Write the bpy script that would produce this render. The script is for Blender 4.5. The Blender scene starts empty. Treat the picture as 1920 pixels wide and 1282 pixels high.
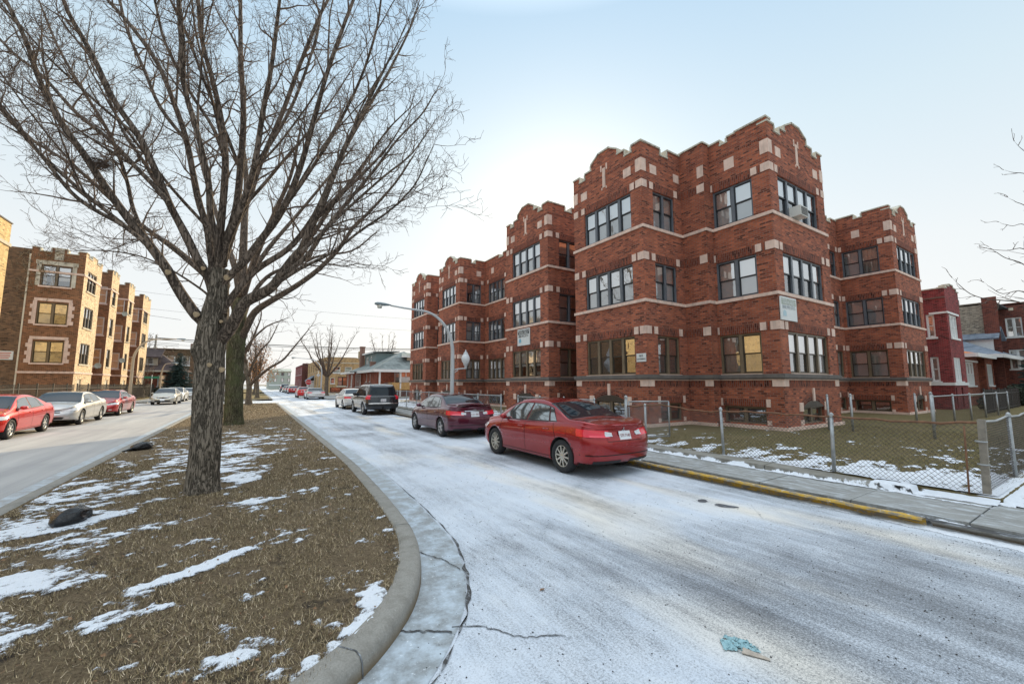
import bpy, math, random
import numpy as np
from mathutils import Vector, Matrix, noise as mnoise

R = math.radians
random.seed(7)
S = bpy.context.scene
COL = S.collection

# ------------------------------------------------------------------ mesh builder
class MB:
    def __init__(s):
        s.v = []; s.f = []; s.m = []; s.uv = []; s.sm = []
    def face(s, pts, mat=0, uv=None, smooth=False):
        i = len(s.v)
        s.v.extend([tuple(p) for p in pts])
        s.f.append(tuple(range(i, i + len(pts)))); s.m.append(mat); s.uv.append(uv); s.sm.append(smooth)
    def box(s, x0, y0, z0, x1, y1, z1, mat=0, skip=''):
        if x0 > x1: x0, x1 = x1, x0
        if y0 > y1: y0, y1 = y1, y0
        if z0 > z1: z0, z1 = z1, z0
        i = len(s.v)
        s.v.extend([(x0,y0,z0),(x1,y0,z0),(x1,y1,z0),(x0,y1,z0),(x0,y0,z1),(x1,y0,z1),(x1,y1,z1),(x0,y1,z1)])
        for k, q in (('b',(0,3,2,1)),('t',(4,5,6,7)),('s',(0,1,5,4)),('e',(1,2,6,5)),('n',(2,3,7,6)),('w',(3,0,4,7))):
            if k in skip: continue
            s.f.append(tuple(i + a for a in q)); s.m.append(mat); s.uv.append(None); s.sm.append(False)
    def hull8(s, p, mat=0):
        """eight corners: bottom ring of four then top ring of four"""
        i = len(s.v); s.v.extend([tuple(a) for a in p])
        for q in ((0,3,2,1),(4,5,6,7),(0,1,5,4),(1,2,6,5),(2,3,7,6),(3,0,4,7)):
            s.f.append(tuple(i + a for a in q)); s.m.append(mat); s.uv.append(None); s.sm.append(False)
    def ring_tube(s, pts, rad, n=6, mat=0, cap=True, smooth=True, closed=False):
        pts = [Vector(p) for p in pts]
        if not hasattr(rad, '__len__'): rad = [rad] * len(pts)
        up = None; base = len(s.v); k = len(pts)
        for i, p in enumerate(pts):
            a = pts[max(i-1,0)]; b = pts[min(i+1,k-1)]
            if closed: a = pts[(i-1)%k]; b = pts[(i+1)%k]
            d = b - a
            if d.length < 1e-9: d = Vector((0,0,1))
            d.normalize()
            if up is None:
                up = Vector((0,0,1)) if abs(d.z) < .9 else Vector((1,0,0))
            x = up - d * up.dot(d)
            if x.length < 1e-6: x = d.orthogonal()
            x.normalize(); y = d.cross(x); up = x
            for j in range(n):
                t = 2*math.pi*j/n
                s.v.append(tuple(p + (x*math.cos(t) + y*math.sin(t))*rad[i]))
        segs = k if closed else k-1
        for i in range(segs):
            i2 = (i+1) % k
            for j in range(n):
                j2 = (j+1) % n
                s.f.append((base+i*n+j, base+i*n+j2, base+i2*n+j2, base+i2*n+j)); s.m.append(mat); s.uv.append(None); s.sm.append(smooth)
        if cap and not closed:
            s.f.append(tuple(base+j for j in reversed(range(n)))); s.m.append(mat); s.uv.append(None); s.sm.append(False)
            s.f.append(tuple(base+(k-1)*n+j for j in range(n))); s.m.append(mat); s.uv.append(None); s.sm.append(False)
    def lathe(s, prof, n=16, c=(0,0,0), axis='z', mat=0, smooth=True):
        """prof: list of (radius, height) turned about an axis through c"""
        base = len(s.v)
        for (r, h) in prof:
            for j in range(n):
                t = 2*math.pi*j/n
                a, b = r*math.cos(t), r*math.sin(t)
                if axis == 'z': p = (c[0]+a, c[1]+b, c[2]+h)
                elif axis == 'x': p = (c[0]+h, c[1]+a, c[2]+b)
                else: p = (c[0]+b, c[1]+h, c[2]+a)
                s.v.append(p)
        for i in range(len(prof)-1):
            for j in range(n):
                j2 = (j+1) % n
                s.f.append((base+i*n+j, base+i*n+j2, base+(i+1)*n+j2, base+(i+1)*n+j)); s.m.append(mat); s.uv.append(None); s.sm.append(smooth)
    def build(s, name, mats, parent=None, uv=False, weld=False):
        me = bpy.data.meshes.new(name)
        me.from_pydata(s.v, [], s.f)
        if not isinstance(mats, (list, tuple)): mats = [mats]
        for m in mats: me.materials.append(m)
        if len(mats) > 1: me.polygons.foreach_set('material_index', s.m)
        me.polygons.foreach_set('use_smooth', s.sm)
        if uv:
            lay = me.uv_layers.new(name='UVMap'); k = 0
            for fi, f in enumerate(s.f):
                u = s.uv[fi]
                if u is None:
                    a, b, c = (Vector(s.v[f[0]]), Vector(s.v[f[1]]), Vector(s.v[f[2]]))
                    nn = (b-a).cross(c-b)
                    ax, ay, az = abs(nn.x), abs(nn.y), abs(nn.z)
                    if az >= ax and az >= ay: u = [(s.v[i][0], s.v[i][1]) for i in f]
                    elif ax >= ay: u = [(s.v[i][1], s.v[i][2]) for i in f]
                    else: u = [(s.v[i][0], s.v[i][2]) for i in f]
                for q in u:
                    lay.data[k].uv = q; k += 1
        me.update()
        o = bpy.data.objects.new(name, me)
        COL.objects.link(o)
        if parent is not None: o.parent = parent
        return o

def empty(name, label, cat, loc=(0,0,0), rz=0.0, group=None):
    o = bpy.data.objects.new(name, None); COL.objects.link(o)
    o.location = loc; o.rotation_euler = (0,0,rz); o.empty_display_size = .2
    o['label'] = label; o['category'] = cat
    if group: o['group'] = group
    return o
def tag(o, label, cat, group=None):
    o['label'] = label; o['category'] = cat
    if group: o['group'] = group
    return o
def struct(o): o['kind'] = 'structure'; return o
def stuff(o): o['kind'] = 'stuff'; return o
def copy_tree(root, loc, rz, label, group=None):
    def rec(o, par):
        c = o.copy(); COL.objects.link(c)
        if par is not None: c.parent = par
        for ch in kids.get(o.name, []): rec(ch, c)
        return c
    kids = {}
    for o in list(COL.objects):
        if o.parent is not None: kids.setdefault(o.parent.name, []).append(o)
    r = rec(root, None)
    r.location = loc; r.rotation_euler = (0,0,rz); r['label'] = label
    if group: r['group'] = group
    return r
def add_empty_part(name, parent):
    o = bpy.data.objects.new(name, None); COL.objects.link(o); o.parent = parent; return o

def text_mesh(txt, size, mat, name, parent, M, extrude=0.002, align='CENTER', sx=1.0, space=1.0):
    cu = bpy.data.curves.new(name, 'FONT'); cu.body = txt; cu.size = size; cu.align_x = align; cu.align_y = 'CENTER'
    cu.extrude = extrude; cu.space_character = space; cu.resolution_u = 3
    t = bpy.data.objects.new(name + '_curve', cu); COL.objects.link(t)
    dg = bpy.context.evaluated_depsgraph_get()
    me = bpy.data.meshes.new_from_object(t.evaluated_get(dg))
    bpy.data.objects.remove(t); bpy.data.curves.remove(cu)
    me.name = name
    me.materials.clear(); me.materials.append(mat)
    me.transform(Matrix.Diagonal((sx,1,1,1)))
    me.transform(M)
    o = bpy.data.objects.new(name, me); COL.objects.link(o)
    if parent is not None: o.parent = parent
    return o
def face_matrix(p, ang):
    """text plane standing upright at p; ang is the heading of its left-to-right direction"""
    return Matrix.Translation(p) @ Matrix.Rotation(ang, 4, 'Z') @ Matrix.Rotation(math.pi/2, 4, 'X')

def fbm(x, y, z=0.0, o=4):
    return mnoise.fractal(Vector((x, y, z)), 1.0, 2.0, o, noise_basis='PERLIN_ORIGINAL')

# ------------------------------------------------------------------ materials
class NT:
    def __init__(s, name):
        s.mat = bpy.data.materials.new(name); s.mat.use_nodes = True
        s.t = s.mat.node_tree; s.t.nodes.clear()
        s.out = s.t.nodes.new('ShaderNodeOutputMaterial')
    def n(s, typ, **kw):
        nd = s.t.nodes.new(typ)
        for k, v in kw.items():
            if k.startswith('i_'):
                key = k[2:]
                key = int(key) if key.isdigit() else key.replace('_', ' ')
                inp = nd.inputs[key]
                if hasattr(v, 'is_linked') or isinstance(v, bpy.types.NodeSocket): s.t.links.new(v, inp)
                else: inp.default_value = v
            else: setattr(nd, k, v)
        return nd
    def link(s, a, b): s.t.links.new(a, b)
    def mix(s, fac, a, b, typ='MIX'):
        nd = s.t.nodes.new('ShaderNodeMix'); nd.data_type = 'RGBA'; nd.blend_type = typ
        for sock, v in ((nd.inputs[0], fac), (nd.inputs[6], a), (nd.inputs[7], b)):
            if isinstance(v, bpy.types.NodeSocket): s.t.links.new(v, sock)
            else: sock.default_value = v if not isinstance(v, tuple) else (v + (1,) if len(v) == 3 else v)
        return nd.outputs[2]
    def ramp(s, fac, stops, interp='LINEAR'):
        nd = s.t.nodes.new('ShaderNodeValToRGB'); cr = nd.color_ramp; cr.interpolation = interp
        while len(cr.elements) > 1: cr.elements.remove(cr.elements[-1])
        for i, (p, c) in enumerate(stops):
            e = cr.elements[0] if i == 0 else cr.elements.new(p)
            e.position = p; e.color = (c, c, c, 1) if not isinstance(c, tuple) else c + (1,)
        s.t.links.new(fac, nd.inputs[0]); return nd.outputs[0]
    def noise(s, vec, scale, detail=4, rough=.55, dist=0.0):
        nd = s.t.nodes.new('ShaderNodeTexNoise'); nd.inputs['Scale'].default_value = scale
        nd.inputs['Detail'].default_value = detail; nd.inputs['Roughness'].default_value = rough; nd.inputs['Distortion'].default_value = dist
        if vec is not None: s.t.links.new(vec, nd.inputs['Vector'])
        return nd.outputs['Fac']
    def mapping(s, vec, scale=(1,1,1), rot=(0,0,0), loc=(0,0,0)):
        nd = s.t.nodes.new('ShaderNodeMapping'); nd.inputs['Scale'].default_value = scale
        nd.inputs['Rotation'].default_value = rot; nd.inputs['Location'].default_value = loc
        s.t.links.new(vec, nd.inputs['Vector']); return nd.outputs[0]
    def obj(s): return s.t.nodes.new('ShaderNodeTexCoord').outputs['Object']
    def uv(s): return s.t.nodes.new('ShaderNodeTexCoord').outputs['UV']
    def pos(s): return s.t.nodes.new('ShaderNodeNewGeometry').outputs['Position']
    def bump(s, h, strength=.3, dist=.02):
        nd = s.t.nodes.new('ShaderNodeBump'); nd.inputs['Strength'].default_value = strength; nd.inputs['Distance'].default_value = dist
        s.t.links.new(h, nd.inputs['Height']); return nd.outputs[0]
    def math(s, op, a, b=0.0, clamp=False):
        nd = s.t.nodes.new('ShaderNodeMath'); nd.operation = op; nd.use_clamp = clamp
        for i, v in enumerate((a, b)):
            if isinstance(v, bpy.types.NodeSocket): s.t.links.new(v, nd.inputs[i])
            else: nd.inputs[i].default_value = v
        return nd.outputs[0]
    def bsdf(s, col, rough=.7, normal=None, metal=0.0, spec=.5, coat=0.0, coat_rough=.03, ior=None, alpha=None):
        nd = s.t.nodes.new('ShaderNodeBsdfPrincipled')
        def put(key, v):
            if isinstance(v, bpy.types.NodeSocket): s.t.links.new(v, nd.inputs[key])
            else: nd.inputs[key].default_value = (v + (1,)) if isinstance(v, tuple) and len(v) == 3 else v
        put('Base Color', col); put('Roughness', rough); put('Metallic', metal); put('Specular IOR Level', spec)
        put('Coat Weight', coat); put('Coat Roughness', coat_rough)
        if ior: put('IOR', ior)
        if normal is not None: s.t.links.new(normal, nd.inputs['Normal'])
        s.t.links.new(nd.outputs[0], s.out.inputs['Surface'])
        return nd

def plain(name, col, rough=.6, metal=0.0, spec=.5, coat=0.0, var=.15, scale=6.0, bump=0.0):
    """a plain surface with slight mottling, so that nothing is perfectly uniform"""
    m = NT(name); o = m.obj()
    f = m.noise(o, scale, 5, .6)
    lo = tuple(c*(1-var) for c in col); hi = tuple(min(1, c*(1+var)) for c in col)
    c = m.mix(m.ramp(f, [(.3,0.0),(.7,1.0)]), lo, hi)
    nrm = m.bump(m.noise(o, scale*6, 3), bump, .01) if bump else None
    m.bsdf(c, rough, nrm, metal, spec, coat)
    return m.mat

def brick_mat(name, c1, c2, mortar, bw=.215, rh=.075, ms=.010, dirt=.35, rot=False, extra=None, tint=None):
    m = NT(name); uv = m.uv()
    v = m.mapping(uv, rot=(0,0,math.pi/2)) if rot else uv
    b = m.n('ShaderNodeTexBrick', offset=.5, squash=1.0)
    m.link(v, b.inputs['Vector'])
    # every brick draws its own burn from a ramp: blackened headers, dark reds, oranges
    for k, val in (('Color1', (0,0,0,1)), ('Color2', (1,1,1,1)), ('Mortar', (.5,.5,.5,1))): b.inputs[k].default_value = val
    b.inputs['Scale'].default_value = 1.0; b.inputs['Mortar Size'].default_value = ms; b.inputs['Mortar Smooth'].default_value = .2
    b.inputs['Bias'].default_value = 0.0; b.inputs['Brick Width'].default_value = bw; b.inputs['Row Height'].default_value = rh
    k = lambda c, f: tuple(min(1, q*f) for q in c)
    tone = m.ramp(b.outputs['Color'], [(0.0, k(c2,.45)), (.10, k(c2,.62)), (.17, k(c2,1.0)), (.5, tuple((x+y)/2 for x, y in zip(c1,c2))), (.8, c1), (1.0, k(c1,1.3))])
    col = m.mix(b.outputs['Fac'], tone, mortar)
    p = m.pos()
    big = m.noise(p, .55, 5, .6)
    col = m.mix(m.ramp(big, [(.35, dirt), (.7, 0.0)]), col, m.mix(1.0, col, (.55,.5,.48), 'MULTIPLY'))
    if extra: col = m.mix(m.ramp(m.noise(p, .35, 4, .6), [(.45, 0.0), (.7, .6)]), col, extra)
    # grime streaks running down the wall
    st = m.noise(m.mapping(p, (2.2,2.2,.25)), 1.0, 4, .6)
    col = m.mix(m.ramp(st, [(.52, 0.0), (.75, .45)]), col, m.mix(1.0, col, (.45,.42,.42), 'MULTIPLY'))
    nrm = m.bump(m.math('SUBTRACT', 1.0, b.outputs['Fac']), .5, .008)
    m.bsdf(col, .85, nrm, spec=.25)
    return m.mat

def stone_mat(name, col, dark=.5):
    m = NT(name); p = m.pos()
    f = m.noise(p, 3.0, 6, .65)
    st = m.noise(m.mapping(p, (5,5,.6)), 1.0, 4, .6)
    c = m.mix(m.ramp(f, [(.3,0.0),(.7,1.0)]), tuple(a*.8 for a in col), tuple(min(1,a*1.12) for a in col))
    c = m.mix(m.ramp(st, [(.5,0.0),(.72,dark)]), c, (.10,.085,.075))
    m.bsdf(c, .8, m.bump(m.noise(p, 40, 3), .2, .004), spec=.3)
    return m.mat

M = {}
M['brick'] = brick_mat('brick_red', (.45,.130,.064), (.285,.080,.047), (.29,.175,.135))
M['soldier'] = brick_mat('brick_soldier', (.28,.072,.036), (.14,.040,.027), (.24,.14,.11), rot=True)
M['brick_b'] = brick_mat('brick_red_far', (.40,.11,.058), (.25,.066,.044), (.30,.18,.14))
M['brick_tan'] = brick_mat('brick_tan', (.60,.38,.17), (.44,.26,.11), (.55,.43,.27), dirt=.15)
M['brick_brown'] = brick_mat('brick_brown', (.28,.12,.058), (.175,.075,.042), (.38,.24,.14), dirt=.3)
M['brick_common'] = brick_mat('brick_common', (.26,.15,.085), (.14,.085,.055), (.20,.15,.10), dirt=.6)
M['brick_brown_sunlit'] = brick_mat('brick_brown_sunlit', (.78,.58,.36), (.64,.45,.26), (.70,.57,.42), dirt=.12)  # street faces of the brown house: sunlight put into the brick colour
M['brick_yellow'] = brick_mat('brick_yellow', (.74,.53,.24), (.62,.41,.17), (.66,.52,.31), dirt=.1)
M['brick_maroon'] = brick_mat('brick_maroon', (.30,.045,.045), (.19,.028,.032), (.26,.13,.12))
M['brick_grey'] = brick_mat('brick_grey', (.34,.31,.24), (.19,.17,.13), (.40,.38,.33), dirt=.6)
M['brick_dark'] = brick_mat('brick_dark', (.20,.055,.035), (.12,.035,.027), (.20,.12,.10))
M['stone'] = stone_mat('limestone_trim', (.78,.58,.48), .30)
M['stone_pale'] = stone_mat('pale_stone', (.62,.55,.42), .3)
M['coping'] = stone_mat('weathered_coping', (.62,.58,.48), .6)
M['ledge'] = stone_mat('sooty_ledge', (.16,.145,.135), .5)
M['white_paint'] = plain('white_paint', (.74,.74,.72), .5, var=.06)
M['cream_paint'] = plain('cream_paint', (.66,.60,.48), .5, var=.08)
M['casing'] = plain('casing_grey', (.125,.14,.16), .35, var=.2, scale=3)
M['casing_brown'] = plain('casing_brown', (.17,.13,.085), .35, var=.2, scale=3)
M['sash'] = plain('sash_black', (.022,.024,.028), .35, var=.3)
M['sash_brown'] = plain('sash_brown', (.045,.034,.024), .4, var=.3)
M['tar'] = plain('tar_roof', (.07,.07,.075), .9, var=.3)

def glass_mat(name, tint, refl=.16, rough=.01):
    m = NT(name); p = m.pos()
    tr = m.n('ShaderNodeBsdfTransparent'); tr.inputs[0].default_value = tint + (1,)
    gl = m.n('ShaderNodeBsdfGlossy'); gl.inputs['Roughness'].default_value = rough; gl.inputs['Color'].default_value = (.95,.97,1,1)
    # old panes are slightly wavy
    m.link(m.bump(m.noise(p, 2.2, 2, .5), .06, .05), gl.inputs['Normal'])
    fr = m.n('ShaderNodeFresnel'); fr.inputs[0].default_value = 1.52
    f = m.math('ADD', m.math('MULTIPLY', fr.outputs[0], .9), refl, True)
    mx = m.n('ShaderNodeMixShader'); m.link(f, mx.inputs[0]); m.link(tr.outputs[0], mx.inputs[1]); m.link(gl.outputs[0], mx.inputs[2])
    m.link(mx.outputs[0], m.out.inputs['Surface'])
    return m.mat
M['glass'] = glass_mat('window_glass', (.97,.98,.98), .48)
M['glass_screen'] = glass_mat('window_glass_screen', (.72,.75,.78), .24)
M['shade'] = plain('roller_shade', (.90,.89,.86), .8, var=.03, scale=1.5)
M['curtain'] = plain('curtain_cloth', (.62,.56,.47), .9, var=.1, scale=2)
M['dark_in'] = plain('dark_interior', (.02,.02,.022), .9)
def slat_mat():
    m = NT('slat_blind'); uv = m.obj()
    w = m.n('ShaderNodeTexWave', wave_type='BANDS', bands_direction='Z'); w.inputs['Scale'].default_value = 12.0
    m.link(uv, w.inputs['Vector'])
    c = m.mix(w.outputs['Fac'], (.10,.10,.095), (.42,.40,.36)); m.bsdf(c, .7)
    return m.mat
M['blind'] = slat_mat()
# ------------------------------------------------------------------ camera, sky, sun
EYE = 1.8
cd = bpy.data.cameras.new('camera'); cam = bpy.data.objects.new('camera', cd); COL.objects.link(cam); S.camera = cam
PHI, TH = R(32.237), R(5.896)
cam.location = (0, 0, EYE)
cam.rotation_euler = (math.pi/2 + TH, 0, -PHI)
cd.sensor_width = 36.0; cd.lens = 36.0*765/1920; cd.clip_start = .05; cd.clip_end = 5000
SUN_AZ, SUN_EL = R(39.5), R(20.5)          # azimuth counted from the street (+Y) towards +X
w = bpy.data.worlds.new('World'); S.world = w; w.use_nodes = True
wt = w.node_tree; wt.nodes.clear()
sky = wt.nodes.new('ShaderNodeTexSky'); sky.sky_type = 'NISHITA'; sky.sun_disc = False
sky.sun_elevation = SUN_EL; sky.sun_rotation = SUN_AZ
sky.air_density = 1.15; sky.dust_density = 2.2; sky.ozone_density = 1.4
# thin winter haze lifts the blue towards white near the horizon
tc = wt.nodes.new('ShaderNodeTexCoord'); sep = wt.nodes.new('ShaderNodeSeparateXYZ'); wt.links.new(tc.outputs['Generated'], sep.inputs[0])
rp = wt.nodes.new('ShaderNodeValToRGB'); wt.links.new(sep.outputs['Z'], rp.inputs[0])
cr = rp.color_ramp; cr.elements[0].position = 0.0; cr.elements[0].color = (.95,.95,.95,1)
cr.elements[1].position = .75; cr.elements[1].color = (.84,.84,.84,1)
hz = wt.nodes.new('ShaderNodeValToRGB'); wt.links.new(sep.outputs['Z'], hz.inputs[0])
hc = hz.color_ramp; hc.elements[0].position = 0.0; hc.elements[0].color = (6.5,6.45,6.35,1)
hc.elements[1].position = 1.0; hc.elements[1].color = (19.5,20.8,21.8,1)  # zenith above the frame brightened, added fill light for the shaded street
for p_, c_ in ((.25,(6.0,6.3,6.4,1)),(.48,(4.85,5.85,6.4,1)),(.70,(3.6,5.1,6.4,1)),(.84,(10.5,11.8,13,1))):
    e = hc.elements.new(p_); e.color = c_
mx = wt.nodes.new('ShaderNodeMix'); mx.data_type = 'RGBA'
wt.links.new(rp.outputs[0], mx.inputs[0]); wt.links.new(sky.outputs[0], mx.inputs[6]); wt.links.new(hz.outputs[0], mx.inputs[7])
bg = wt.nodes.new('ShaderNodeBackground'); bg.inputs[1].default_value = .15
wt.links.new(mx.outputs[2], bg.inputs[0])
wo = wt.nodes.new('ShaderNodeOutputWorld'); wt.links.new(bg.outputs[0], wo.inputs[0])
sd = bpy.data.lights.new('sun', 'SUN'); so = bpy.data.objects.new('sun', sd); COL.objects.link(so)
sd.energy = 5.0; sd.angle = R(.55); sd.color = (1.0, .80, .50)
sv = Vector((math.sin(SUN_AZ)*math.cos(SUN_EL), math.cos(SUN_AZ)*math.cos(SUN_EL), math.sin(SUN_EL)))
so.rotation_euler = sv.to_track_quat('Z', 'Y').to_euler(); so.location = (30, 40, 30)
S.view_settings.view_transform = 'Standard'; S.view_settings.look = 'None'; S.view_settings.exposure = 0; S.view_settings.gamma = 1
S.render.engine = 'CYCLES'
try:
    S.cycles.max_bounces = 8; S.cycles.transparent_max_bounces = 16; S.cycles.sample_clamp_indirect = 6.0
    S.cycles.use_denoising = True
except Exception: pass

# ------------------------------------------------------------------ ground materials
def asphalt_mat():
    m = NT('frosted_asphalt'); p = m.pos()
    grain = m.noise(p, 95, 3, .7); mid = m.noise(p, 14, 5, .65)
    # tyre-worn streaks running along the carriageway
    streak = m.noise(m.mapping(p, (2.6,.22,1)), 1.0, 5, .62, .6)
    dash = m.noise(m.mapping(p, (26,5.0,1), rot=(0,0,R(-12))), 1.0, 4, .7)
    patch = m.noise(p, .42, 4, .55, .4)
    cov = m.math('ADD', m.math('MULTIPLY', streak, .55), m.math('MULTIPLY', patch, .75))
    cov = m.math('ADD', cov, m.math('MULTIPLY', dash, .30))
    cov = m.math('ADD', cov, m.math('MULTIPLY', mid, .22))
    cov = m.math('ADD', cov, m.math('MULTIPLY', grain, .55))
    sx = m.n('ShaderNodeSeparateXYZ'); m.link(p, sx.inputs[0])
    # bare, darker surface in the middle of the junction to the right, whiter towards the gutter
    d1 = m.n('ShaderNodeVectorMath', operation='DISTANCE'); m.link(p, d1.inputs[0]); d1.inputs[1].default_value = (4.6,-.2,0)
    bare = m.ramp(d1.outputs['Value'], [(0.0,.22),(1.0,0.0)])
    nd = d1.outputs['Value']
    mr = m.n('ShaderNodeMapRange'); m.link(nd, mr.inputs[0]); mr.inputs[1].default_value = .8; mr.inputs[2].default_value = 4.2; mr.inputs[3].default_value = .22; mr.inputs[4].default_value = 0.0
    cov = m.math('SUBTRACT', cov, mr.outputs[0])
    low = m.math('ADD', m.math('MULTIPLY', streak, .60), m.math('ADD', m.math('MULTIPLY', patch, .80), m.math('MULTIPLY', dash, .35)))
    # two worn wheel tracks along the lane
    wx = m.math('ADD', sx.outputs['X'], m.math('MULTIPLY', m.noise(m.mapping(p, (.3,.12,1)), 1.0, 2), .8))
    for c_ in (3.7, 5.15):
        tr_ = m.ramp(m.math('ABSOLUTE', m.math('SUBTRACT', wx, c_)), [(.10,.085),(.42,0.0)])
        low = m.math('SUBTRACT', low, tr_)
    low = m.math('SUBTRACT', low, mr.outputs[0])
    # coarse stone chips poke through wherever the rime is thin
    chips = m.noise(p, 62, 4, .8); fine = m.noise(p, 150, 2, .8)
    sp = m.math('ADD', m.math('MULTIPLY', chips, 1.0), m.math('MULTIPLY', fine, .5))
    q = m.math('ADD', low, m.math('MULTIPLY', m.math('SUBTRACT', sp, .75), 1.15))
    mf = m.ramp(m.math('MULTIPLY', q, .5), [(.20, .02), (.33, .34), (.42, .80), (.52, .97)])
    fl = m.noise(m.mapping(p, (9,3.4,1), rot=(0,0,R(-16))), 1.6, 4, .75)
    fleck = m.math('MULTIPLY', m.ramp(fl, [(.60,0.0),(.68,1.0)]), m.ramp(patch, [(.38,1.0),(.60,.15)]))
    mf = m.math('MULTIPLY', mf, m.math('SUBTRACT', 1.0, m.math('MULTIPLY', fleck, .62)))
    base = m.mix(grain, (.030,.034,.042), (.12,.122,.125))
    frost = m.mix(m.noise(p, 3.1, 4, .6), (.56,.62,.70), (.72,.75,.79))
    # warm tint painted in for sun streaks that windows throw onto the road
    sun_or_salt = m.ramp(m.noise(m.mapping(p, (.75,.24,1), rot=(0,0,R(66)), loc=(3,1,0)), 1.0, 2, .5), [(.54,0.0),(.70,.8)])
    frost = m.mix(sun_or_salt, frost, (.80,.73,.62))
    c = m.mix(mf, base, frost)
    # cracks
    vo = m.n('ShaderNodeTexVoronoi', feature='DISTANCE_TO_EDGE'); m.link(m.mapping(p, (.35,.22,1)), vo.inputs['Vector']); vo.inputs['Scale'].default_value = 1.0
    wob = m.math('ADD', vo.outputs['Distance'], m.math('MULTIPLY', m.noise(p, 6, 4), .012))
    c = m.mix(m.math('MULTIPLY', m.ramp(wob, [(.004,.5),(.008,0.0)]), m.ramp(patch, [(.5,0.0),(.62,1.0)])), c, (.08,.08,.085))
    m.bsdf(c, m.ramp(mf, [(0.0,.55),(1.0,.85)]), m.bump(m.math('ADD', grain, mid), .35, .006), spec=.3)
    return m.mat
def dry_asphalt_mat():
    m = NT('worn_asphalt'); p = m.pos()
    grain = m.noise(p, 90, 3, .7)
    streak = m.noise(m.mapping(p, (2.2,.12,1)), 1.0, 5, .6, .4)
    big = m.noise(p, .5, 4, .6)
    c = m.mix(grain, (.22,.22,.225), (.44,.43,.42))
    c = m.mix(m.ramp(streak, [(.35,0.0),(.7,.7)]), c, (.50,.49,.47))
    c = m.mix(m.ramp(big, [(.5,0.0),(.7,.5)]), c, (.27,.27,.275))
    m.bsdf(c, .85, m.bump(grain, .35, .005), spec=.25)
    return m.mat
def concrete_mat(name, col, stain=(.12,.11,.09), frost=0.0, joints=None):
    m = NT(name); p = m.pos()
    f1 = m.noise(p, 2.2, 6, .65); f2 = m.noise(p, 60, 3, .7)
    c = m.mix(f2, tuple(a*.82 for a in col), tuple(a*1.15 for a in col))
    c = m.mix(m.ramp(f1, [(.42,0.0),(.72,.55)]), c, stain)
    if frost:
        fr = m.noise(m.mapping(p, (9,3.2,1), rot=(0,0,R(35))), 1.0, 6, .75)
        c = m.mix(m.ramp(fr, [(.50,0.0),(.66,frost)]), c, (.62,.67,.72))
    m.bsdf(c, .85, m.bump(f2, .3, .004), spec=.25)
    return m.mat
def kerb_mat():
    m = NT('kerb_concrete'); p = m.pos()
    f2 = m.noise(p, 70, 3, .7); f1 = m.noise(p, 3.5, 6, .65)
    c = m.mix(f2, (.17,.16,.14), (.40,.38,.34))
    c = m.mix(m.ramp(m.noise(p, 9, 5, .7), [(.45,0.0),(.7,.55)]), c, (.17,.155,.13))
    sz = m.n('ShaderNodeSeparateXYZ'); m.link(p, sz.inputs[0])
    z = m.math('ADD', sz.outputs['Z'], m.math('MULTIPLY', f1, .07))
    c = m.mix(m.ramp(z, [(.05,.9),(.12,0.0)]), c, (.145,.105,.06))
    c = m.mix(m.ramp(m.noise(p, 30, 4, .7), [(.66,0.0),(.76,.7)]), c, (.60,.60,.60))
    c = m.mix(m.ramp(f1, [(.55,0.0),(.75,.5)]), c, (.13,.115,.09))
    m.bsdf(c, .85, m.bump(f2, .5, .005), spec=.25)
    return m.mat
def yellow_kerb_mat():
    m = NT('yellow_kerb_paint'); p = m.pos()
    f = m.math('ADD', m.math('MULTIPLY', m.noise(p, 7, 7, .75), .6), m.math('MULTIPLY', m.noise(m.mapping(p, (30,2.2,30)), 1.0, 6, .8), .4)); f2 = m.noise(p, 70, 3, .7)
    con = m.mix(f2, (.16,.14,.11), (.33,.30,.25))
    pa = m.mix(m.noise(p, 18, 4), (.50,.30,.04), (.62,.39,.06))
    c = m.mix(m.ramp(f, [(.46,1.0),(.54,0.0)]), con, pa)
    c = m.mix(m.ramp(m.noise(p, 12, 5, .7), [(.58,0.0),(.68,.7)]), c, (.62,.64,.66))
    m.bsdf(c, .75, m.bump(f, .4, .006), spec=.3)
    return m.mat
def ice_gutter_mat():
    m = NT('icy_gutter_concrete'); p = m.pos()
    f = m.noise(p, 5, 6, .7); g = m.noise(p, 60, 3, .7); s2 = m.noise(p, 24, 4, .75)
    c = m.mix(g, (.17,.185,.19), (.33,.35,.355))
    c = m.mix(m.ramp(f, [(.40,0.0),(.62,.85)]), c, (.50,.57,.63))
    c = m.mix(m.ramp(s2, [(.62,0.0),(.70,.9)]), c, (.74,.78,.82))
    m.bsdf(c, m.ramp(f, [(.35,.30),(.6,.65)]), m.bump(m.math('ADD', f, g), .25, .006), spec=.5)
    return m.mat
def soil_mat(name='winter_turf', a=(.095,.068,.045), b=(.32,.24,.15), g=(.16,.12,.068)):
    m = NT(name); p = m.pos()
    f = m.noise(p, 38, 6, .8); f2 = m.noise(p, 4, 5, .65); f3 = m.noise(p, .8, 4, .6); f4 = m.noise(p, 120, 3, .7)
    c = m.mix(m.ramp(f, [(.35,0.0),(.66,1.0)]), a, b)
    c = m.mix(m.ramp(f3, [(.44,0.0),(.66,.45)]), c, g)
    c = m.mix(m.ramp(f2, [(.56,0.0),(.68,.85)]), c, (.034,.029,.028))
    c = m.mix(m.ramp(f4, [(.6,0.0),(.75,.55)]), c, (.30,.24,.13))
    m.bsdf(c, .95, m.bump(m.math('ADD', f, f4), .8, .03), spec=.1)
    return m.mat
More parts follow.
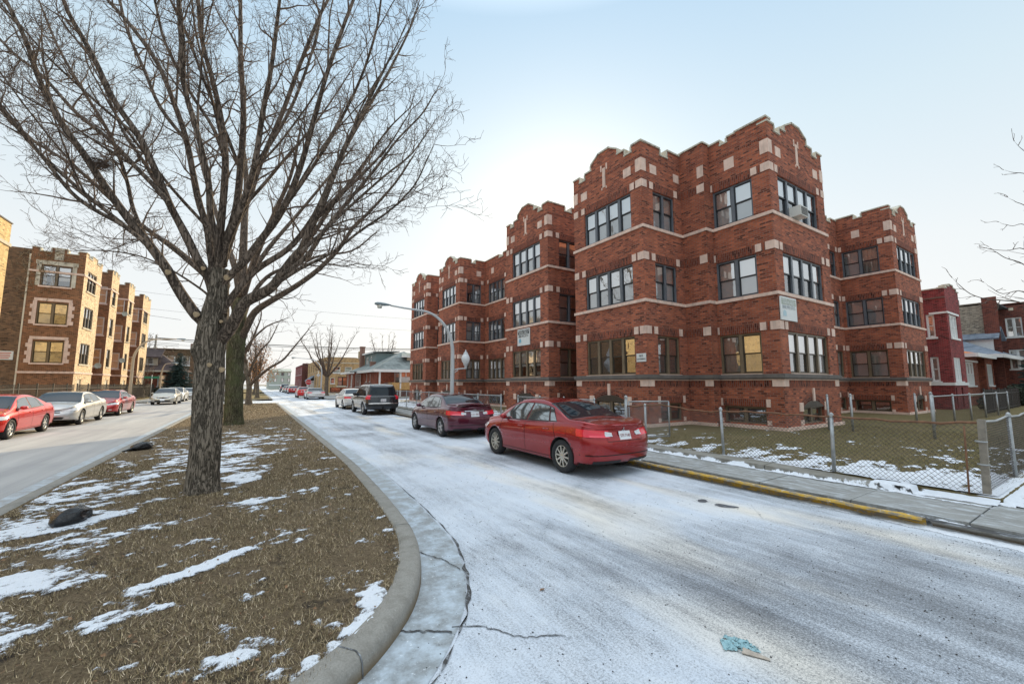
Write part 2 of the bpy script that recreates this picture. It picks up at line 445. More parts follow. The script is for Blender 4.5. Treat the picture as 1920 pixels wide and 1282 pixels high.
def snowy_lawn_mat():
    m = NT('snow_dusted_lawn'); p = m.pos()
    f = m.noise(p, 30, 6, .8); f3 = m.noise(p, .7, 4, .6)
    c = m.mix(m.ramp(f, [(.35,0.0),(.66,1.0)]), (.095,.075,.038), (.26,.205,.105))
    c = m.mix(m.ramp(f3, [(.42,0.0),(.62,.6)]), c, (.135,.12,.052))
    m.bsdf(c, .95, m.bump(f, .8, .03), spec=.1)
    return m.mat
def far_ground_mat():
    m = NT('winter_ground'); p = m.pos()
    f = m.noise(p, .3, 5, .6); f2 = m.noise(p, 5, 5, .7)
    c = m.mix(f2, (.15,.12,.07), (.26,.21,.12))
    c = m.mix(m.ramp(f, [(.48,0.0),(.58,.85)]), c, (.55,.57,.60))
    m.bsdf(c, .95, spec=.1)
    return m.mat
def snow_mat():
    m = NT('old_snow'); p = m.pos()
    f = m.noise(p, 22, 5, .7); g = m.noise(p, 46, 5, .8); g2 = m.noise(p, 130, 3, .8)
    c = m.mix(f, (.66,.70,.76), (.86,.88,.91))
    bs = m.bsdf(c, .7, m.bump(m.math('ADD', f, g), .6, .02), spec=.3)
    at = m.n('ShaderNodeAttribute', attribute_name='thin')
    q = m.math('ADD', m.math('MULTIPLY', at.outputs['Fac'], 2.6), m.math('ADD', m.math('MULTIPLY', m.math('SUBTRACT', g, .5), 2.0), m.math('MULTIPLY', m.math('SUBTRACT', g2, .5), 1.4)))
    tr = m.n('ShaderNodeBsdfTransparent'); mx_ = m.n('ShaderNodeMixShader')
    m.link(m.ramp(q, [(.12,0.0),(.62,1.0)]), mx_.inputs[0]); m.link(tr.outputs[0], mx_.inputs[1]); m.link(bs.outputs[0], mx_.inputs[2])
    m.link(mx_.outputs[0], m.out.inputs['Surface'])
    return m.mat
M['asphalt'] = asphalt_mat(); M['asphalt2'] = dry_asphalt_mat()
M['walk'] = concrete_mat('sidewalk_concrete', (.30,.30,.285), (.15,.145,.13), .55)
M['kerb'] = kerb_mat(); M['kerb_y'] = yellow_kerb_mat(); M['gutter'] = ice_gutter_mat()
M['lawnkerb'] = concrete_mat('lawn_kerb_concrete', (.27,.255,.22), (.10,.09,.07), .15)
M['soil'] = soil_mat(); M['lawn'] = snowy_lawn_mat(); M['ground'] = far_ground_mat(); M['snow'] = snow_mat()
M['sun_tint_turf'] = soil_mat('turf_sun_tint', (.16,.12,.06), (.34,.27,.14), (.20,.16,.07))  # turf with sunlight put into its colour, lighter and more golden
M['crackfill'] = concrete_mat('gutter_joint', (.075,.072,.07), (.03,.03,.03), .55)

# ------------------------------------------------------------------ ground sheets
def sheet(name, rects, z, mat):
    mb = MB()
    for (x0,y0,x1,y1) in rects: mb.face([(x0,y0,z),(x1,y0,z),(x1,y1,z),(x0,y1,z)])
    return struct(mb.build(name, mat))
sheet('ground', [(-2500,-2500,2500,2500)], -.03, M['ground'])
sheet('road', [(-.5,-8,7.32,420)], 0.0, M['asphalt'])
sheet('west_road', [(-8.5,-8,-.5,420)], 0.0, M['asphalt2'])
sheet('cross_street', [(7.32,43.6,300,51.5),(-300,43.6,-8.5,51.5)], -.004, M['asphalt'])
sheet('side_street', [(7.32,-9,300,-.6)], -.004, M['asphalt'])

KZ = .15
# outline of the tree-planted median at its near end, kerb foot, walked from the right side round the nose to the left
NOSE = [(1.96,12.0),(1.95,9.5),(1.86,7.2),(1.78,5.9),(1.67,4.75),(1.50,4.05),(1.26,3.48),(.96,3.06),(.60,2.72),(.15,2.45),(-.45,2.32),(-1.1,2.40),(-1.75,2.72),(-2.3,3.35),(-2.65,4.2),(-2.80,5.4),(-2.84,7.0),(-2.86,12.0)]
def catmull(pts, k=6):
    P = [Vector((a[0],a[1],a[2] if len(a) > 2 else 0)) for a in pts]; out = []
    for i in range(len(P)-1):
        p0 = P[max(i-1,0)]; p1 = P[i]; p2 = P[i+1]; p3 = P[min(i+2,len(P)-1)]
        for j in range(k):
            t = j/k
            out.append(.5*((2*p1)+(p2-p0)*t+(2*p0-5*p1+4*p2-p3)*t*t+(3*p1-p0-3*p2+p3)*t**3))
    out.append(P[-1]); return out
def offset_line(L, d):
    out = []
    for i, p in enumerate(L):
        a = L[max(i-1,0)]; b = L[min(i+1,len(L)-1)]
        t = (b-a).normalized(); nrm = Vector((-t.y, t.x, 0))
        out.append(p + nrm*d)
    return out
def kerb_strip(name, L, prof, mat, jit=.004):
    """sweep a profile of (inward offset, height) along L"""
    mb = MB(); rings = [offset_line(L, -o) for (o, h) in prof]; n = len(prof)
    for i in range(len(L)):
        for j, (o, h) in enumerate(prof):
            p = rings[j][i]; q = jit*fbm(p.x*6, p.y*6, j) if jit else 0
            mb.v.append((p.x+q, p.y+q, h + (q if h > .02 else 0)))
    for i in range(len(L)-1):
        for j in range(n-1):
            mb.f.append((i*n+j, (i+1)*n+j, (i+1)*n+j+1, i*n+j+1)); mb.m.append(0); mb.uv.append(None); mb.sm.append(True)
    return struct(mb.build(name, mat))
def densify(L, step):
    out = [L[0]]
    for a, b in zip(L[:-1], L[1:]):
        n = max(1, int((b-a).length/step))
        for i in range(1, n+1): out.append(a + (b-a)*(i/n))
    return out
def median_outline(y_end):
    L = [Vector((1.96,y_end,0))] + catmull(NOSE, 6) + [Vector((-2.86,y_end,0))]
    return L
ML = median_outline(41.8)
prof = [(0.0,-.01),(.012,.09),(.026,.130),(.06,KZ+.004),(.19,KZ+.008),(.23,KZ-.02)]
# the sweep walks right side -> nose -> left side, so the inside lies to the right of travel
kerb_strip('median_kerb', densify(ML, .10), prof, M['kerb'])
g_out = densify(offset_line(ML, .44), .25); g_in = densify(offset_line(ML, -.02), .25)
def strip_between(name, A, B, zA, zB, mat):
    mb = MB(); n = min(len(A), len(B))
    for i in range(n):
        mb.v.append((A[i].x, A[i].y, zA)); mb.v.append((B[i].x, B[i].y, zB))
    for i in range(n-1):
        mb.f.append((2*i, 2*i+1, 2*i+3, 2*i+2)); mb.m.append(0); mb.uv.append(None); mb.sm.append(True)
    return struct(mb.build(name, mat))
MLd = densify(ML, .12)
strip_between('gutter', offset_line(MLd, -.02), offset_line(MLd, .40), .006, .004, M['gutter'])
# broken asphalt joint along the gutter pan
jo = []; ji = []
for i, p in enumerate(MLd):
    pass
A_ = offset_line(MLd, .40); B_ = offset_line(MLd, .44)
for i in range(len(MLd)):
    a = A_[i]; b = B_[i]; k = .05*fbm(a.x*5, a.y*5, 3) + .03*fbm(a.x*22, a.y*22, 9); k2 = .06*fbm(b.x*4, b.y*4, 7)
    d = (b-a).normalized()
    near = max(0.0, 1 - max(0.0, a.y-3.5)/5.0)
    jo.append(a + d*(.02+k*near)); ji.append(b + d*(-.018 + abs(k2)*.9*near))
strip_between('gutter_joint', jo, ji, .009, .009, M['crackfill'])
def crack(name, pts, wd, z):
    L = densify([Vector((a,b,0)) for a, b in pts], .02); A = []; B = []
    for i, p in enumerate(L):
        j = Vector((fbm(p.x*30,p.y*30,1), fbm(p.x*30,p.y*30,5), 0))*.02
        t = wd*(.6+.7*abs(fbm(p.x*9,p.y*9,2)))
        d = (L[min(i+1,len(L)-1)]-L[max(i-1,0)]).normalized(); nn = Vector((-d.y,d.x,0))
        A.append(p+j+nn*t); B.append(p+j-nn*t)
    return strip_between(name, A, B, z, z, M['crackfill'])
crack('gutter_crack', [(1.60,4.40),(1.75,4.10),(1.80,3.80)], .007, .013)
crack('gutter_crack', [(.99,3.14),(1.16,3.02),(1.32,2.92)], .011, .013)
crack('road_crack', [(1.36,2.98),(1.55,2.86),(1.72,2.60),(2.0,2.45)], .007, .007)
# turf of the median
mb = MB(); Lt = offset_line(MLd, -.21)
half = len(Lt)//2
ring = [(p.x, p.y, KZ-.012) for p in Lt]
mb.face(ring[::-1]); o = struct(mb.build('median_turf', M['soil']))
# farther medians
for k, (ya, yb) in enumerate(((52.3,88.0),(97,170))):
    L = catmull([(1.96,yb-2),(1.96,ya+3),(1.5,ya+1.1),(.4,ya+.25),(-.45,ya),(-1.3,ya+.25),(-2.4,ya+1.1),(-2.86,ya+3),(-2.86,yb-2)], 5)
    L = [Vector((1.96,yb,0))] + L + [Vector((-2.86,yb,0))]
    kerb_strip('median_kerb', L, [(0,-.01),(.02,.12),(.06,KZ),(.30,KZ)], M['kerb'], 0)
    mb = MB(); mb.face([(p.x,p.y,KZ-.01) for p in offset_line(L, -.29)][::-1]); struct(mb.build('median_turf', M['sun_tint_turf']))
mb = MB()   # blunt far end of the near median
mb.box(-2.86,41.8,0,1.96,42.05,KZ); struct(mb.build('median_kerb', M['kerb']))

# right-hand pavement, kerb, lawn
mb = MB()
ys = [-.55,.18,1.40,2.58,3.86]
y = 3.86
while y < 42: y += 1.30; ys.append(min(y, 42.0))
for i in range(len(ys)-1):
    a, b = ys[i]+.008, ys[i+1]-.008; dz = random.uniform(-.004,.006)
    mb.box(7.475,a,-.02,9.0,b,.12+dz, skip='b')
x = 9.0
while x < 60:
    mb.box(x+.008,-.55,-.02,x+1.55,1.28,.118+random.uniform(-.004,.006), skip='b'); x += 1.56
struct(mb.build('sidewalk', M['walk']))
mb = MB(); mb.face([(7.30,-.6,.085),(70,-.6,.085),(70,42.1,.085),(7.30,42.1,.085)]); struct(mb.build('pavement_base', M['crackfill']))
kl = [Vector((7.32,t,0)) for t in np.arange(1.75,7.6,.10)]
kerb_prof = [(0,-.01),(-.008,.06),(-.02,.105),(-.045,.126),(-.15,.128),(-.153,.10)]
kerb_strip('yellow_kerb', kl, kerb_prof, M['kerb_y'], .007)
kerb_strip('road_kerb', [Vector((7.32,t,0)) for t in np.arange(7.6,42.2,.4)], kerb_prof, M['kerb'], .004)
kerb_strip('ramp_kerb', [Vector((7.36,t,0)) for t in np.arange(-.5,1.8,.1)], [(0,-.01),(-.01,.02),(-.03,.05),(-.11,.10)], M['kerb'], .004)
mb = MB(); mb.box(9.0,1.34,.0,70,42,.19, skip='b'); struct(mb.build('lawn', M['lawn']))
mb = MB()
ys = [2.2,4.35,6.6,8.9,11.2,13.5,16,18.5,21,23.5,26,28.5,31,33.5,36,38.5,41]
for a, b in zip(ys[:-1], ys[1:]):
    mb.hull8([(8.62,a+.01,.05),(9.02,a+.01,.05),(9.02,b-.01,.05),(8.62,b-.01,.05),(8.66,a+.01,.205 if a > 2.3 else .13),(9.0,a+.01,.225 if a > 2.3 else .16),(9.0,b-.01,.225),(8.66,b-.01,.205)])
struct(mb.build('lawn_kerb', M['lawnkerb']))
# far right block beyond the cross street
mb = MB(); mb.box(7.35,52,0,90,300,.12, skip='b'); struct(mb.build('pavement_far', M['walk']))
mb = MB(); mb.face([(10.2,54,.125),(90,54,.125),(90,300,.125),(10.2,300,.125)]); struct(mb.build('lawn_far', M['ground']))
# left side
mb = MB(); mb.box(-60,-5,0,-8.5,43,.12, skip='b'); struct(mb.build('pavement_west', M['walk']))
mb = MB()
for r in ((-10.0,-5,-8.75,43),(-60,-5,-11.7,43)): mb.face([(r[0],r[1],.128),(r[2],r[1],.128),(r[2],r[3],.128),(r[0],r[3],.128)])
struct(mb.build('verge_west', M['sun_tint_turf']))
mb = MB(); mb.box(-60,52,0,-8.5,300,.12, skip='b'); struct(mb.build('pavement_far_west', M['walk']))
mb = MB(); mb.face([(-60,53.6,.128),(-10.2,53.6,.128),(-10.2,300,.128),(-60,300,.128)]); struct(mb.build('verge_far_west', M['sun_tint_turf']))
# trodden snow marks and a faint paint line on the carriageway
def blotch(name, cx, cy, rx, ry, rot, z, mat, n=22, seed=1):
    mb = MB(); pts = []
    for i in range(n):
        t = 2*math.pi*i/n; r = 1 + .35*fbm(math.cos(t)*1.5+seed, math.sin(t)*1.5, seed)
        a, b = rx*r*math.cos(t), ry*r*math.sin(t)
        pts.append((cx+a*math.cos(rot)-b*math.sin(rot), cy+a*math.sin(rot)+b*math.cos(rot), z))
    mb.face(pts); return struct(mb.build(name, mat))
M['oil'] = concrete_mat('oily_asphalt', (.10,.10,.105), (.05,.05,.055), .45)
blotch('road_patch', 5.98,3.96,.10,.07,.4,.0045,M['oil'],seed=2); blotch('road_patch', 6.03,3.62,.09,.16,.5,.0045,M['oil'],seed=3)

# ------------------------------------------------------------------ snow lying as real, slightly raised patches
def snow_field(name, x0, y0, x1, y1, res, maskf, zf, h=.018, kthin=3.0):
    nx = int((x1-x0)/res); ny = int((y1-y0)/res)
    val = np.zeros((nx+1, ny+1))
    for i in range(nx+1):
        for j in range(ny+1):
            val[i,j] = maskf(x0+i*res, y0+j*res)
    mb = MB(); idx = {}; thin = []
    def vid(i, j):
        k = idx.get((i,j))
        if k is None:
            x = x0+i*res; y = y0+j*res; v = val[i,j]
            # pull border vertices towards the contour
            k = len(mb.v); idx[(i,j)] = k
            jx = res*.35*fbm(x*31, y*31, 4); jy = res*.35*fbm(x*31, y*31, 8)
            mb.v.append((x+jx, y+jy, zf(x,y) + h*max(-.4, min(1.0, v*5)))); thin.append(max(0.0, min(1.0, v*kthin)))
        return k
    for i in range(nx):
        for j in range(ny):
            c = sum(1 for q in (val[i,j], val[i+1,j], val[i+1,j+1], val[i,j+1]) if q > 0)
            if c >= 3 or (c == 2 and val[i,j]+val[i+1,j]+val[i+1,j+1]+val[i,j+1] > -.05):
                mb.f.append((vid(i,j), vid(i+1,j), vid(i+1,j+1), vid(i,j+1))); mb.m.append(0); mb.uv.append(None); mb.sm.append(True)
    o = mb.build(name, M['snow'])
    ca = o.data.attributes.new('thin', 'FLOAT', 'POINT'); ca.data.foreach_set('value', thin)
    return stuff(o), val

# where snow survives on the near median: soft ellipses (x, y, rx, ry, turn, weight)
PATCH = [(-2.0,6.9,.75,.55,.5,.5),(-1.5,5.3,.5,.45,.4,.42),(-2.2,8.6,.6,1.2,.1,.45),(-1.2,6.2,.5,.35,.6,.25),(-.95,4.2,.4,.3,.5,.22),
         (-.38,4.72,.42,.10,.62,.75),(-.06,5.02,.30,.07,.7,.65),(.02,7.0,.34,.14,.35,.6),(-.05,6.75,.2,.10,.3,.3),(-.2,9.2,.5,1.0,.1,.48),(-.25,11.5,.5,1.3,0,.40),
         (.88,3.42,.12,.30,-.42,.72),(.55,2.98,.10,.22,-.9,.5),(-1.6,10.6,.7,1.4,0,.25),(-1.0,13.5,.8,2.2,0,.35),(.3,14.5,.6,2.5,0,.30),(.4,5.5,.25,.3,.3,.15),(-1.9,4.6,.5,.5,.2,.4)]
def inside_median(x, y, inset=.34):
    inset -= .10
    if y > 41.5: return False
    if y > 7: return -2.84+inset < x < 1.94-inset-(.10 if y < 9 else 0)
    # nose: compare with outline
    return _nose.get(round(y*20)/20, (9,-9))[0] + inset*.9 < x < _nose.get(round(y*20)/20, (9,-9))[1] - inset*.95
_nose = {}
for p in densify(ML, .02):
    if p.y <= 7.3:
        k = round(p.y*20)/20; a = _nose.get(k, (9,-9)); _nose[k] = (min(a[0], p.x), max(a[1], p.x))
def msnow(x, y):
    if not inside_median(x, y, .345): return -1
    v = -.31
    for (cx,cy,rx,ry,a,wt) in PATCH:
        dx, dy = x-cx, y-cy; c, s_ = math.cos(a), math.sin(a)
        q = ((dx*c+dy*s_)/rx)**2 + ((-dx*s_+dy*c)/ry)**2
        if q < 4: v += wt*math.exp(-q*.9)
    u, t = x*math.cos(.45)+y*math.sin(.45), -x*math.sin(.45)+y*math.cos(.45)
    v += .46*fbm(u*1.8, t*3.9, 1.3, 5) + .26*fbm(x*2.6, y*2.6, 4.4, 4) + .38*fbm(x*9, y*12, 2.2, 4) + .22*fbm(x*30, y*34, 5, 3)
    if y > 16: v -= min(.4, (y-16)*.03)
    return v
turf_z = lambda x, y: KZ-.004
_, _v1 = snow_field('snow_on_median', -2.6, 2.4, 1.8, 8.0, .022, msnow, turf_z, .012, 1.1)
snow_field('snow_on_median', -2.6, 8.0, 1.8, 22.0, .045, msnow, turf_z, .014, 1.3)
def lsnow(x, y):
    if not (9.02 < x < 45 and 1.36 < y < 41): return -1
    v = -.40 + .62*max(0, 1-abs(x-9.4)/2.6)*(1 if y < 5.5 else .6) + .30*max(0, 1-(y-1.4)/2.6)
    if 9.2 < x < 14 and y > 12: v += .30
    v += .50*fbm(x*.9, y*2.6, 7, 4) + .42*fbm(x*4.5, y*6, 3, 4) + .25*fbm(x*17, y*20, 4, 2)
    return v
snow_field('snow_on_lawn', 9.0, 1.34, 16.0, 12.0, .042, lsnow, lambda x, y: .196, .02)
snow_field('snow_on_lawn', 9.0, 12.0, 13.0, 41.0, .09, lsnow, lambda x, y: .196, .03)
def wsnow(x, y):      # drift along the inner edge of the pavement, in the kerb mouth and by the fence corner
    c = 8.58 + .05*fbm(y*1.3, 2, 1); v = .06 - abs(x-c) + .05*fbm(x*6, y*3, 2, 3) + .04*fbm(x*20, y*16, 5, 2)
    if y < 2.7: v = max(v, .17 - abs(x-8.80-.10*(2.6-y)) + .09*fbm(x*9, y*7, 2, 3))
    return v if y < 12 else v - .04
def wz(x, y):
    if y > 2.2: return .128 + .085*min(1, max(0, (x-8.60)/.07))
    return .128 + .065*min(1, max(0, (x-8.93)/.12))
snow_field('snow_along_sidewalk', 8.2, 1.36, 9.15, 12.0, .025, wsnow, wz, .022, 12)
def csnow(x, y):
    v = .20 - abs(y-1.36-.04*math.sin(x*2)) + .10*fbm(x*5, y*5, 8, 3) if x > 8.9 else -1
    d = abs((y-1.38)) ; v2 = .012 - d + .03*fbm(x*9, y*9, 3, 3) if x <= 9.1 else -1
    return max(v, v2)
snow_field('snow_along_sidewalk', 7.5, .9, 22.0, 1.75, .045, csnow, lambda x, y: .124 + (.07*min(1, max(0, (y-1.28)/.12)) if x > 9.05 else 0), .022, 12)
def gsnow(x, y):      # against the kerb foot on the carriageway
    if y > 2.4: c, wd = 7.27, .015 + .12*math.exp(-((y-2.75)/.45)**2)
    else: c, wd = 7.32 - .10*(2.4-y)*.4, .16*min(1, (2.6-y)/.6)
    return wd - abs(x-c) + .07*fbm(x*8, y*4, 6, 3) + .03*fbm(x*30, y*30, 2, 2) - (.05 if y > 4 else 0)
snow_field('snow_against_kerb', 6.9, .55, 7.55, 7.0, .03, gsnow, lambda x, y: .004 + (max(0, (x-7.34))*.7), .03, 12)
# ice rim along the foot of the median kerb
# ------------------------------------------------------------------ dead grass
def grass(name, n, area, dens, hmin, hmax, wid, cols, zf, lean=1.0, seed=3):
    rng = np.random.default_rng(seed)
    V = []; C = []
    cnt = 0
    while cnt < n:
        x = rng.uniform(area[0], area[2]); y = area[1] + (area[3]-area[1])*rng.random()**1.6
        if not dens(x, y): continue
        cnt += 1
        a = rng.uniform(0, 2*math.pi); L = rng.uniform(hmin, hmax); t = rng.uniform(.15, 1.0)*lean
        k = 1 + .9*max(0, (y-area[1]-3)/12)
        z = zf(x, y); wv = wid*k*rng.uniform(.6,1.3); L *= (1+.3*(k-1))
        dx, dy = math.cos(a), math.sin(a)
        hx = L*math.sin(t*1.35); hz_ = L*math.cos(t*1.35)*.8
        V += [(x-dy*wv, y+dx*wv, z-.004), (x+dy*wv, y-dx*wv, z-.004), (x+dx*hx, y+dy*hx, z+max(.008,hz_))]
        C.append(cols[int(rng.integers(len(cols)))])
    me = bpy.data.meshes.new(name)
    V = np.array(V, dtype=np.float32)
    me.vertices.add(len(V)); me.vertices.foreach_set('co', V.ravel())
    me.loops.add(len(V)); me.loops.foreach_set('vertex_index', np.arange(len(V), dtype=np.int32))
    me.polygons.add(len(V)//3); me.polygons.foreach_set('loop_start', np.arange(0, len(V), 3, dtype=np.int32))
    me.update(calc_edges=True)
    ca = me.color_attributes.new('tint', 'FLOAT_COLOR', 'CORNER')
    cc = np.repeat(np.array([c+(1,) for c in C], dtype=np.float32), 3, axis=0)
    ca.data.foreach_set('color', cc.ravel())
    me.materials.append(M['blade']); o = bpy.data.objects.new(name, me); COL.objects.link(o)
    return stuff(o)
m = NT('dead_grass_blade'); at = m.n('ShaderNodeAttribute', attribute_name='tint')
m.bsdf(at.outputs['Color'], .8, spec=.15); M['blade'] = m.mat
DRY = [(.52,.41,.25),(.38,.295,.165),(.30,.23,.125),(.17,.12,.075),(.28,.21,.12),(.19,.15,.085),(.72,.58,.40),(.14,.095,.065),(.38,.30,.18),(.07,.055,.04),(.09,.075,.05)]
def gd(x, y):
    if not inside_median(x, y, .32): return False
    if random.random() < .8 and fbm(x*1.5, y*1.5, 9, 4) < -.22: return False
    q = msnow(x, y); return q < .01 or (q < .14 and random.random() < .42) or random.random() < .08
grass('dead_grass', 125000, (-2.6,2.4,1.75,12.0), gd, .020, .060, .0023, DRY, lambda x, y: KZ-.01, 1.15)
grass('dead_grass', 26000, (-2.6,11.0,1.75,41.5), gd, .03, .07, .005, DRY, lambda x, y: KZ-.01, 1.1, 5)
def ld(x, y):
    return not (x > 12.4 and y > 6.8) and (lsnow(x, y) < .03 or random.random() < .25)
GRN = [(.19,.155,.07),(.14,.125,.05),(.27,.215,.105),(.13,.11,.045),(.36,.28,.15)]
grass('lawn_grass', 42000, (9.05,1.42,20.0,11.5), ld, .03, .07, .006, GRN, lambda x, y: .188, 1.0, 8)

# grit and stone chips lying on the carriageway: far too many to count
def grit(name, n, box, seed, smin, smax, bias=None):
    rng = random.Random(seed); mb = MB(); c = 0
    while c < n:
        x = rng.uniform(box[0], box[2]); y = box[1]+(box[3]-box[1])*rng.random()**1.5
        if bias and not bias(x, y, rng): continue
        c += 1; s_ = rng.uniform(smin, smax); a = rng.uniform(0, 6.28); p = []
        for k in range(4):
            r = s_*rng.uniform(.6,1.2); t = a+k*math.pi/2; p.append((x+r*math.cos(t), y+r*math.sin(t), .003))
        top = (x, y, .003+s_*.7)
        for k in range(4): mb.face([p[k], p[(k+1)%4], top])
    return stuff(mb.build(name, M['grit']))
M['grit'] = plain('road_grit', (.06,.058,.055), .9, var=.6, scale=40)
_out = offset_line(MLd, .42)
def gb(x, y, rng):
    if x < 1.0 and y < 3.2: return False
    d = min((p.x-x)**2+(p.y-y)**2 for p in _out[::6])**.5
    if inside_median(x, y, .1): return False
    return rng.random() < .10+.9*math.exp(-d/.10) or rng.random() < .5*math.exp(-abs(x-7.15)/.12)
grit('road_grit', 1500, (.9,.8,7.25,9.0), 5, .003, .009, gb)

# contraction joints across the median kerb
def kerb_joint(i, wd=.006):
    mb = MB(); L = MLd
    t = (L[i+1]-L[i-1]).normalized(); nn = Vector((t.y, -t.x, 0))      # nn points into the median
    for (o, h) in prof:
        c = L[i] + nn*(o + (-.003 if o < .05 else 0)); z = max(.004, h) + .003
        j = .01*fbm(o*40, i, 3)
        mb.v.append(tuple(c + t*(j-wd) + Vector((0,0,z)))); mb.v.append(tuple(c + t*(j+wd) + Vector((0,0,z))))
    for k in range(len(prof)-1):
        mb.f.append((2*k, 2*k+1, 2*k+3, 2*k+2)); mb.m.append(0); mb.uv.append(None); mb.sm.append(False)
    return struct(mb.build('kerb_joint', M['crackfill']))
_acc = 0.0; _next = 1.3
for i in range(2, len(MLd)-2):
    _acc += (MLd[i]-MLd[i-1]).length
    if MLd[i].y < 26 and 27 < _acc < 90 or MLd[i].y < 8:
        if _acc > _next: kerb_joint(i); _next = _acc + 2.4
    else: _next = max(_next, _acc)
# ------------------------------------------------------------------ masonry facades
class Facade:
    """One wall seen from outside: O is its left end, N the outward direction."""
    def __init__(s, O, N, W):
        s.O = Vector((O[0],O[1],0)); s.N = Vector((N[0],N[1],0)); s.U = Vector((-N[1],N[0],0)); s.W = W
        s.ang = math.atan2(s.U.y, s.U.x)
    def p(s, u, d, z): return s.O + s.U*u + s.N*d + Vector((0,0,z))

def wall_quads(mb, F, z0, z1, holes, mat=0, rev=.17, d=0.0, u0=0.0, u1=None, uoff=0.0):
    u1 = F.W if u1 is None else u1
    us = sorted({u0,u1} | {h[0] for h in holes} | {h[1] for h in holes}); zs = sorted({z0,z1} | {h[2] for h in holes} | {h[3] for h in holes})
    for a, b in zip(us[:-1], us[1:]):
        for c, e in zip(zs[:-1], zs[1:]):
            um, zm = (a+b)/2, (c+e)/2
            if any(h[0] < um < h[1] and h[2] < zm < h[3] for h in holes): continue
            mb.face([F.p(a,d,c),F.p(b,d,c),F.p(b,d,e),F.p(a,d,e)], mat, [(a+uoff,c),(b+uoff,c),(b+uoff,e),(a+uoff,e)])
    for h in holes:
        a, b, c, e = h[:4]
        mb.face([F.p(a,d,c),F.p(a,d,e),F.p(a,d-rev,e),F.p(a,d-rev,c)][::-1], mat, [(0,c),(0,e),(rev,e),(rev,c)][::-1])
        mb.face([F.p(b,d,c),F.p(b,d,e),F.p(b,d-rev,e),F.p(b,d-rev,c)], mat, [(0,c),(0,e),(rev,e),(rev,c)])
        mb.face([F.p(a,d,e),F.p(b,d,e),F.p(b,d-rev,e),F.p(a,d-rev,e)], mat, [(a,0),(b,0),(b,rev),(a,rev)])
        mb.face([F.p(a,d,c),F.p(b,d,c),F.p(b,d-rev,c),F.p(a,d-rev,c)][::-1], mat, [(a,0),(b,0),(b,rev),(a,rev)][::-1])
def fbox(mb, F, u0, u1, d0, d1, z0, z1, mat=0):
    mb.hull8([F.p(u0,d0,z0),F.p(u0,d1,z0),F.p(u1,d1,z0),F.p(u1,d0,z0),F.p(u0,d0,z1),F.p(u0,d1,z1),F.p(u1,d1,z1),F.p(u1,d0,z1)][::1], mat)
def fplate(mb, F, u0, u1, z0, z1, d, mat=0, side=True):
    """a shallow plate standing d proud of the wall, with its edges"""
    mb.face([F.p(u0,d,z0),F.p(u1,d,z0),F.p(u1,d,z1),F.p(u0,d,z1)], mat, [(u0,z0),(u1,z0),(u1,z1),(u0,z1)])
    if side:
        for a, b in (((u0,z0),(u0,z1)),((u1,z1),(u1,z0)),((u0,z1),(u1,z1)),((u1,z0),(u0,z0))):
            mb.face([F.p(a[0],d,a[1]),F.p(b[0],d,b[1]),F.p(b[0],-.01,b[1]),F.p(a[0],-.01,a[1])][::-1], mat)

_wcache = {}
def window_meshes(w, h, style):
    """double-hung sash unit. local x across, y into the wall, z up; origin at lower left of the opening"""
    key = (round(w,3), round(h,3), style)
    if key in _wcache: return _wcache[key]
    cas, sas = {'grey': (M['casing'],M['sash']), 'brown': (M['casing_brown'],M['sash_brown']), 'white': (M['white_paint'],M['white_paint']),
                'dark': (M['sash'],M['sash'])}[style]
    mb = MB(); c = .062
    def bar(x0,y0,z0,x1,y1,z1,m): mb.box(x0,y0,z0,x1,y1,z1,m)
    # casing
    bar(0,-.0,0,c,.10,h,0); bar(w-c,-.0,0,w,.10,h,0); bar(c,.004,h-c,w-c,.10,h,0); bar(c,.004,0,w-c,.10,.045,0)
    mid = h*.5; s_ = .045
    # upper sash sits outside the lower one
    for (y0, y1, z0, z1) in ((.035,.065,mid-.02,h-c),(.068,.098,.045,mid+.022)):
        bar(c,y0,z0,c+s_,y1,z1,1); bar(w-c-s_,y0,z0,w-c,y1,z1,1); bar(c+s_,y0,z1-s_,w-c-s_,y1,z1,1); bar(c+s_,y0,z0,w-c-s_,y1,z0+s_,1)
    fr = mb.build('window', [cas, sas]); me_f = fr.data; bpy.data.objects.remove(fr)
    mb = MB()
    for (y, z0, z1, m_) in ((.05,mid+.02,h-c-s_,0),(.083,.09,mid-.02,1)):
        mb.face([(c+s_,y,z0),(w-c-s_,y,z0),(w-c-s_,y,z1),(c+s_,y,z1)], m_)
    pn = mb.build('pane', [M['glass'], M['glass_screen'] if style != 'white' else M['glass']]); me_p = pn.data; bpy.data.objects.remove(pn)
    _wcache[key] = (me_f, me_p); return _wcache[key]
_scache = {}
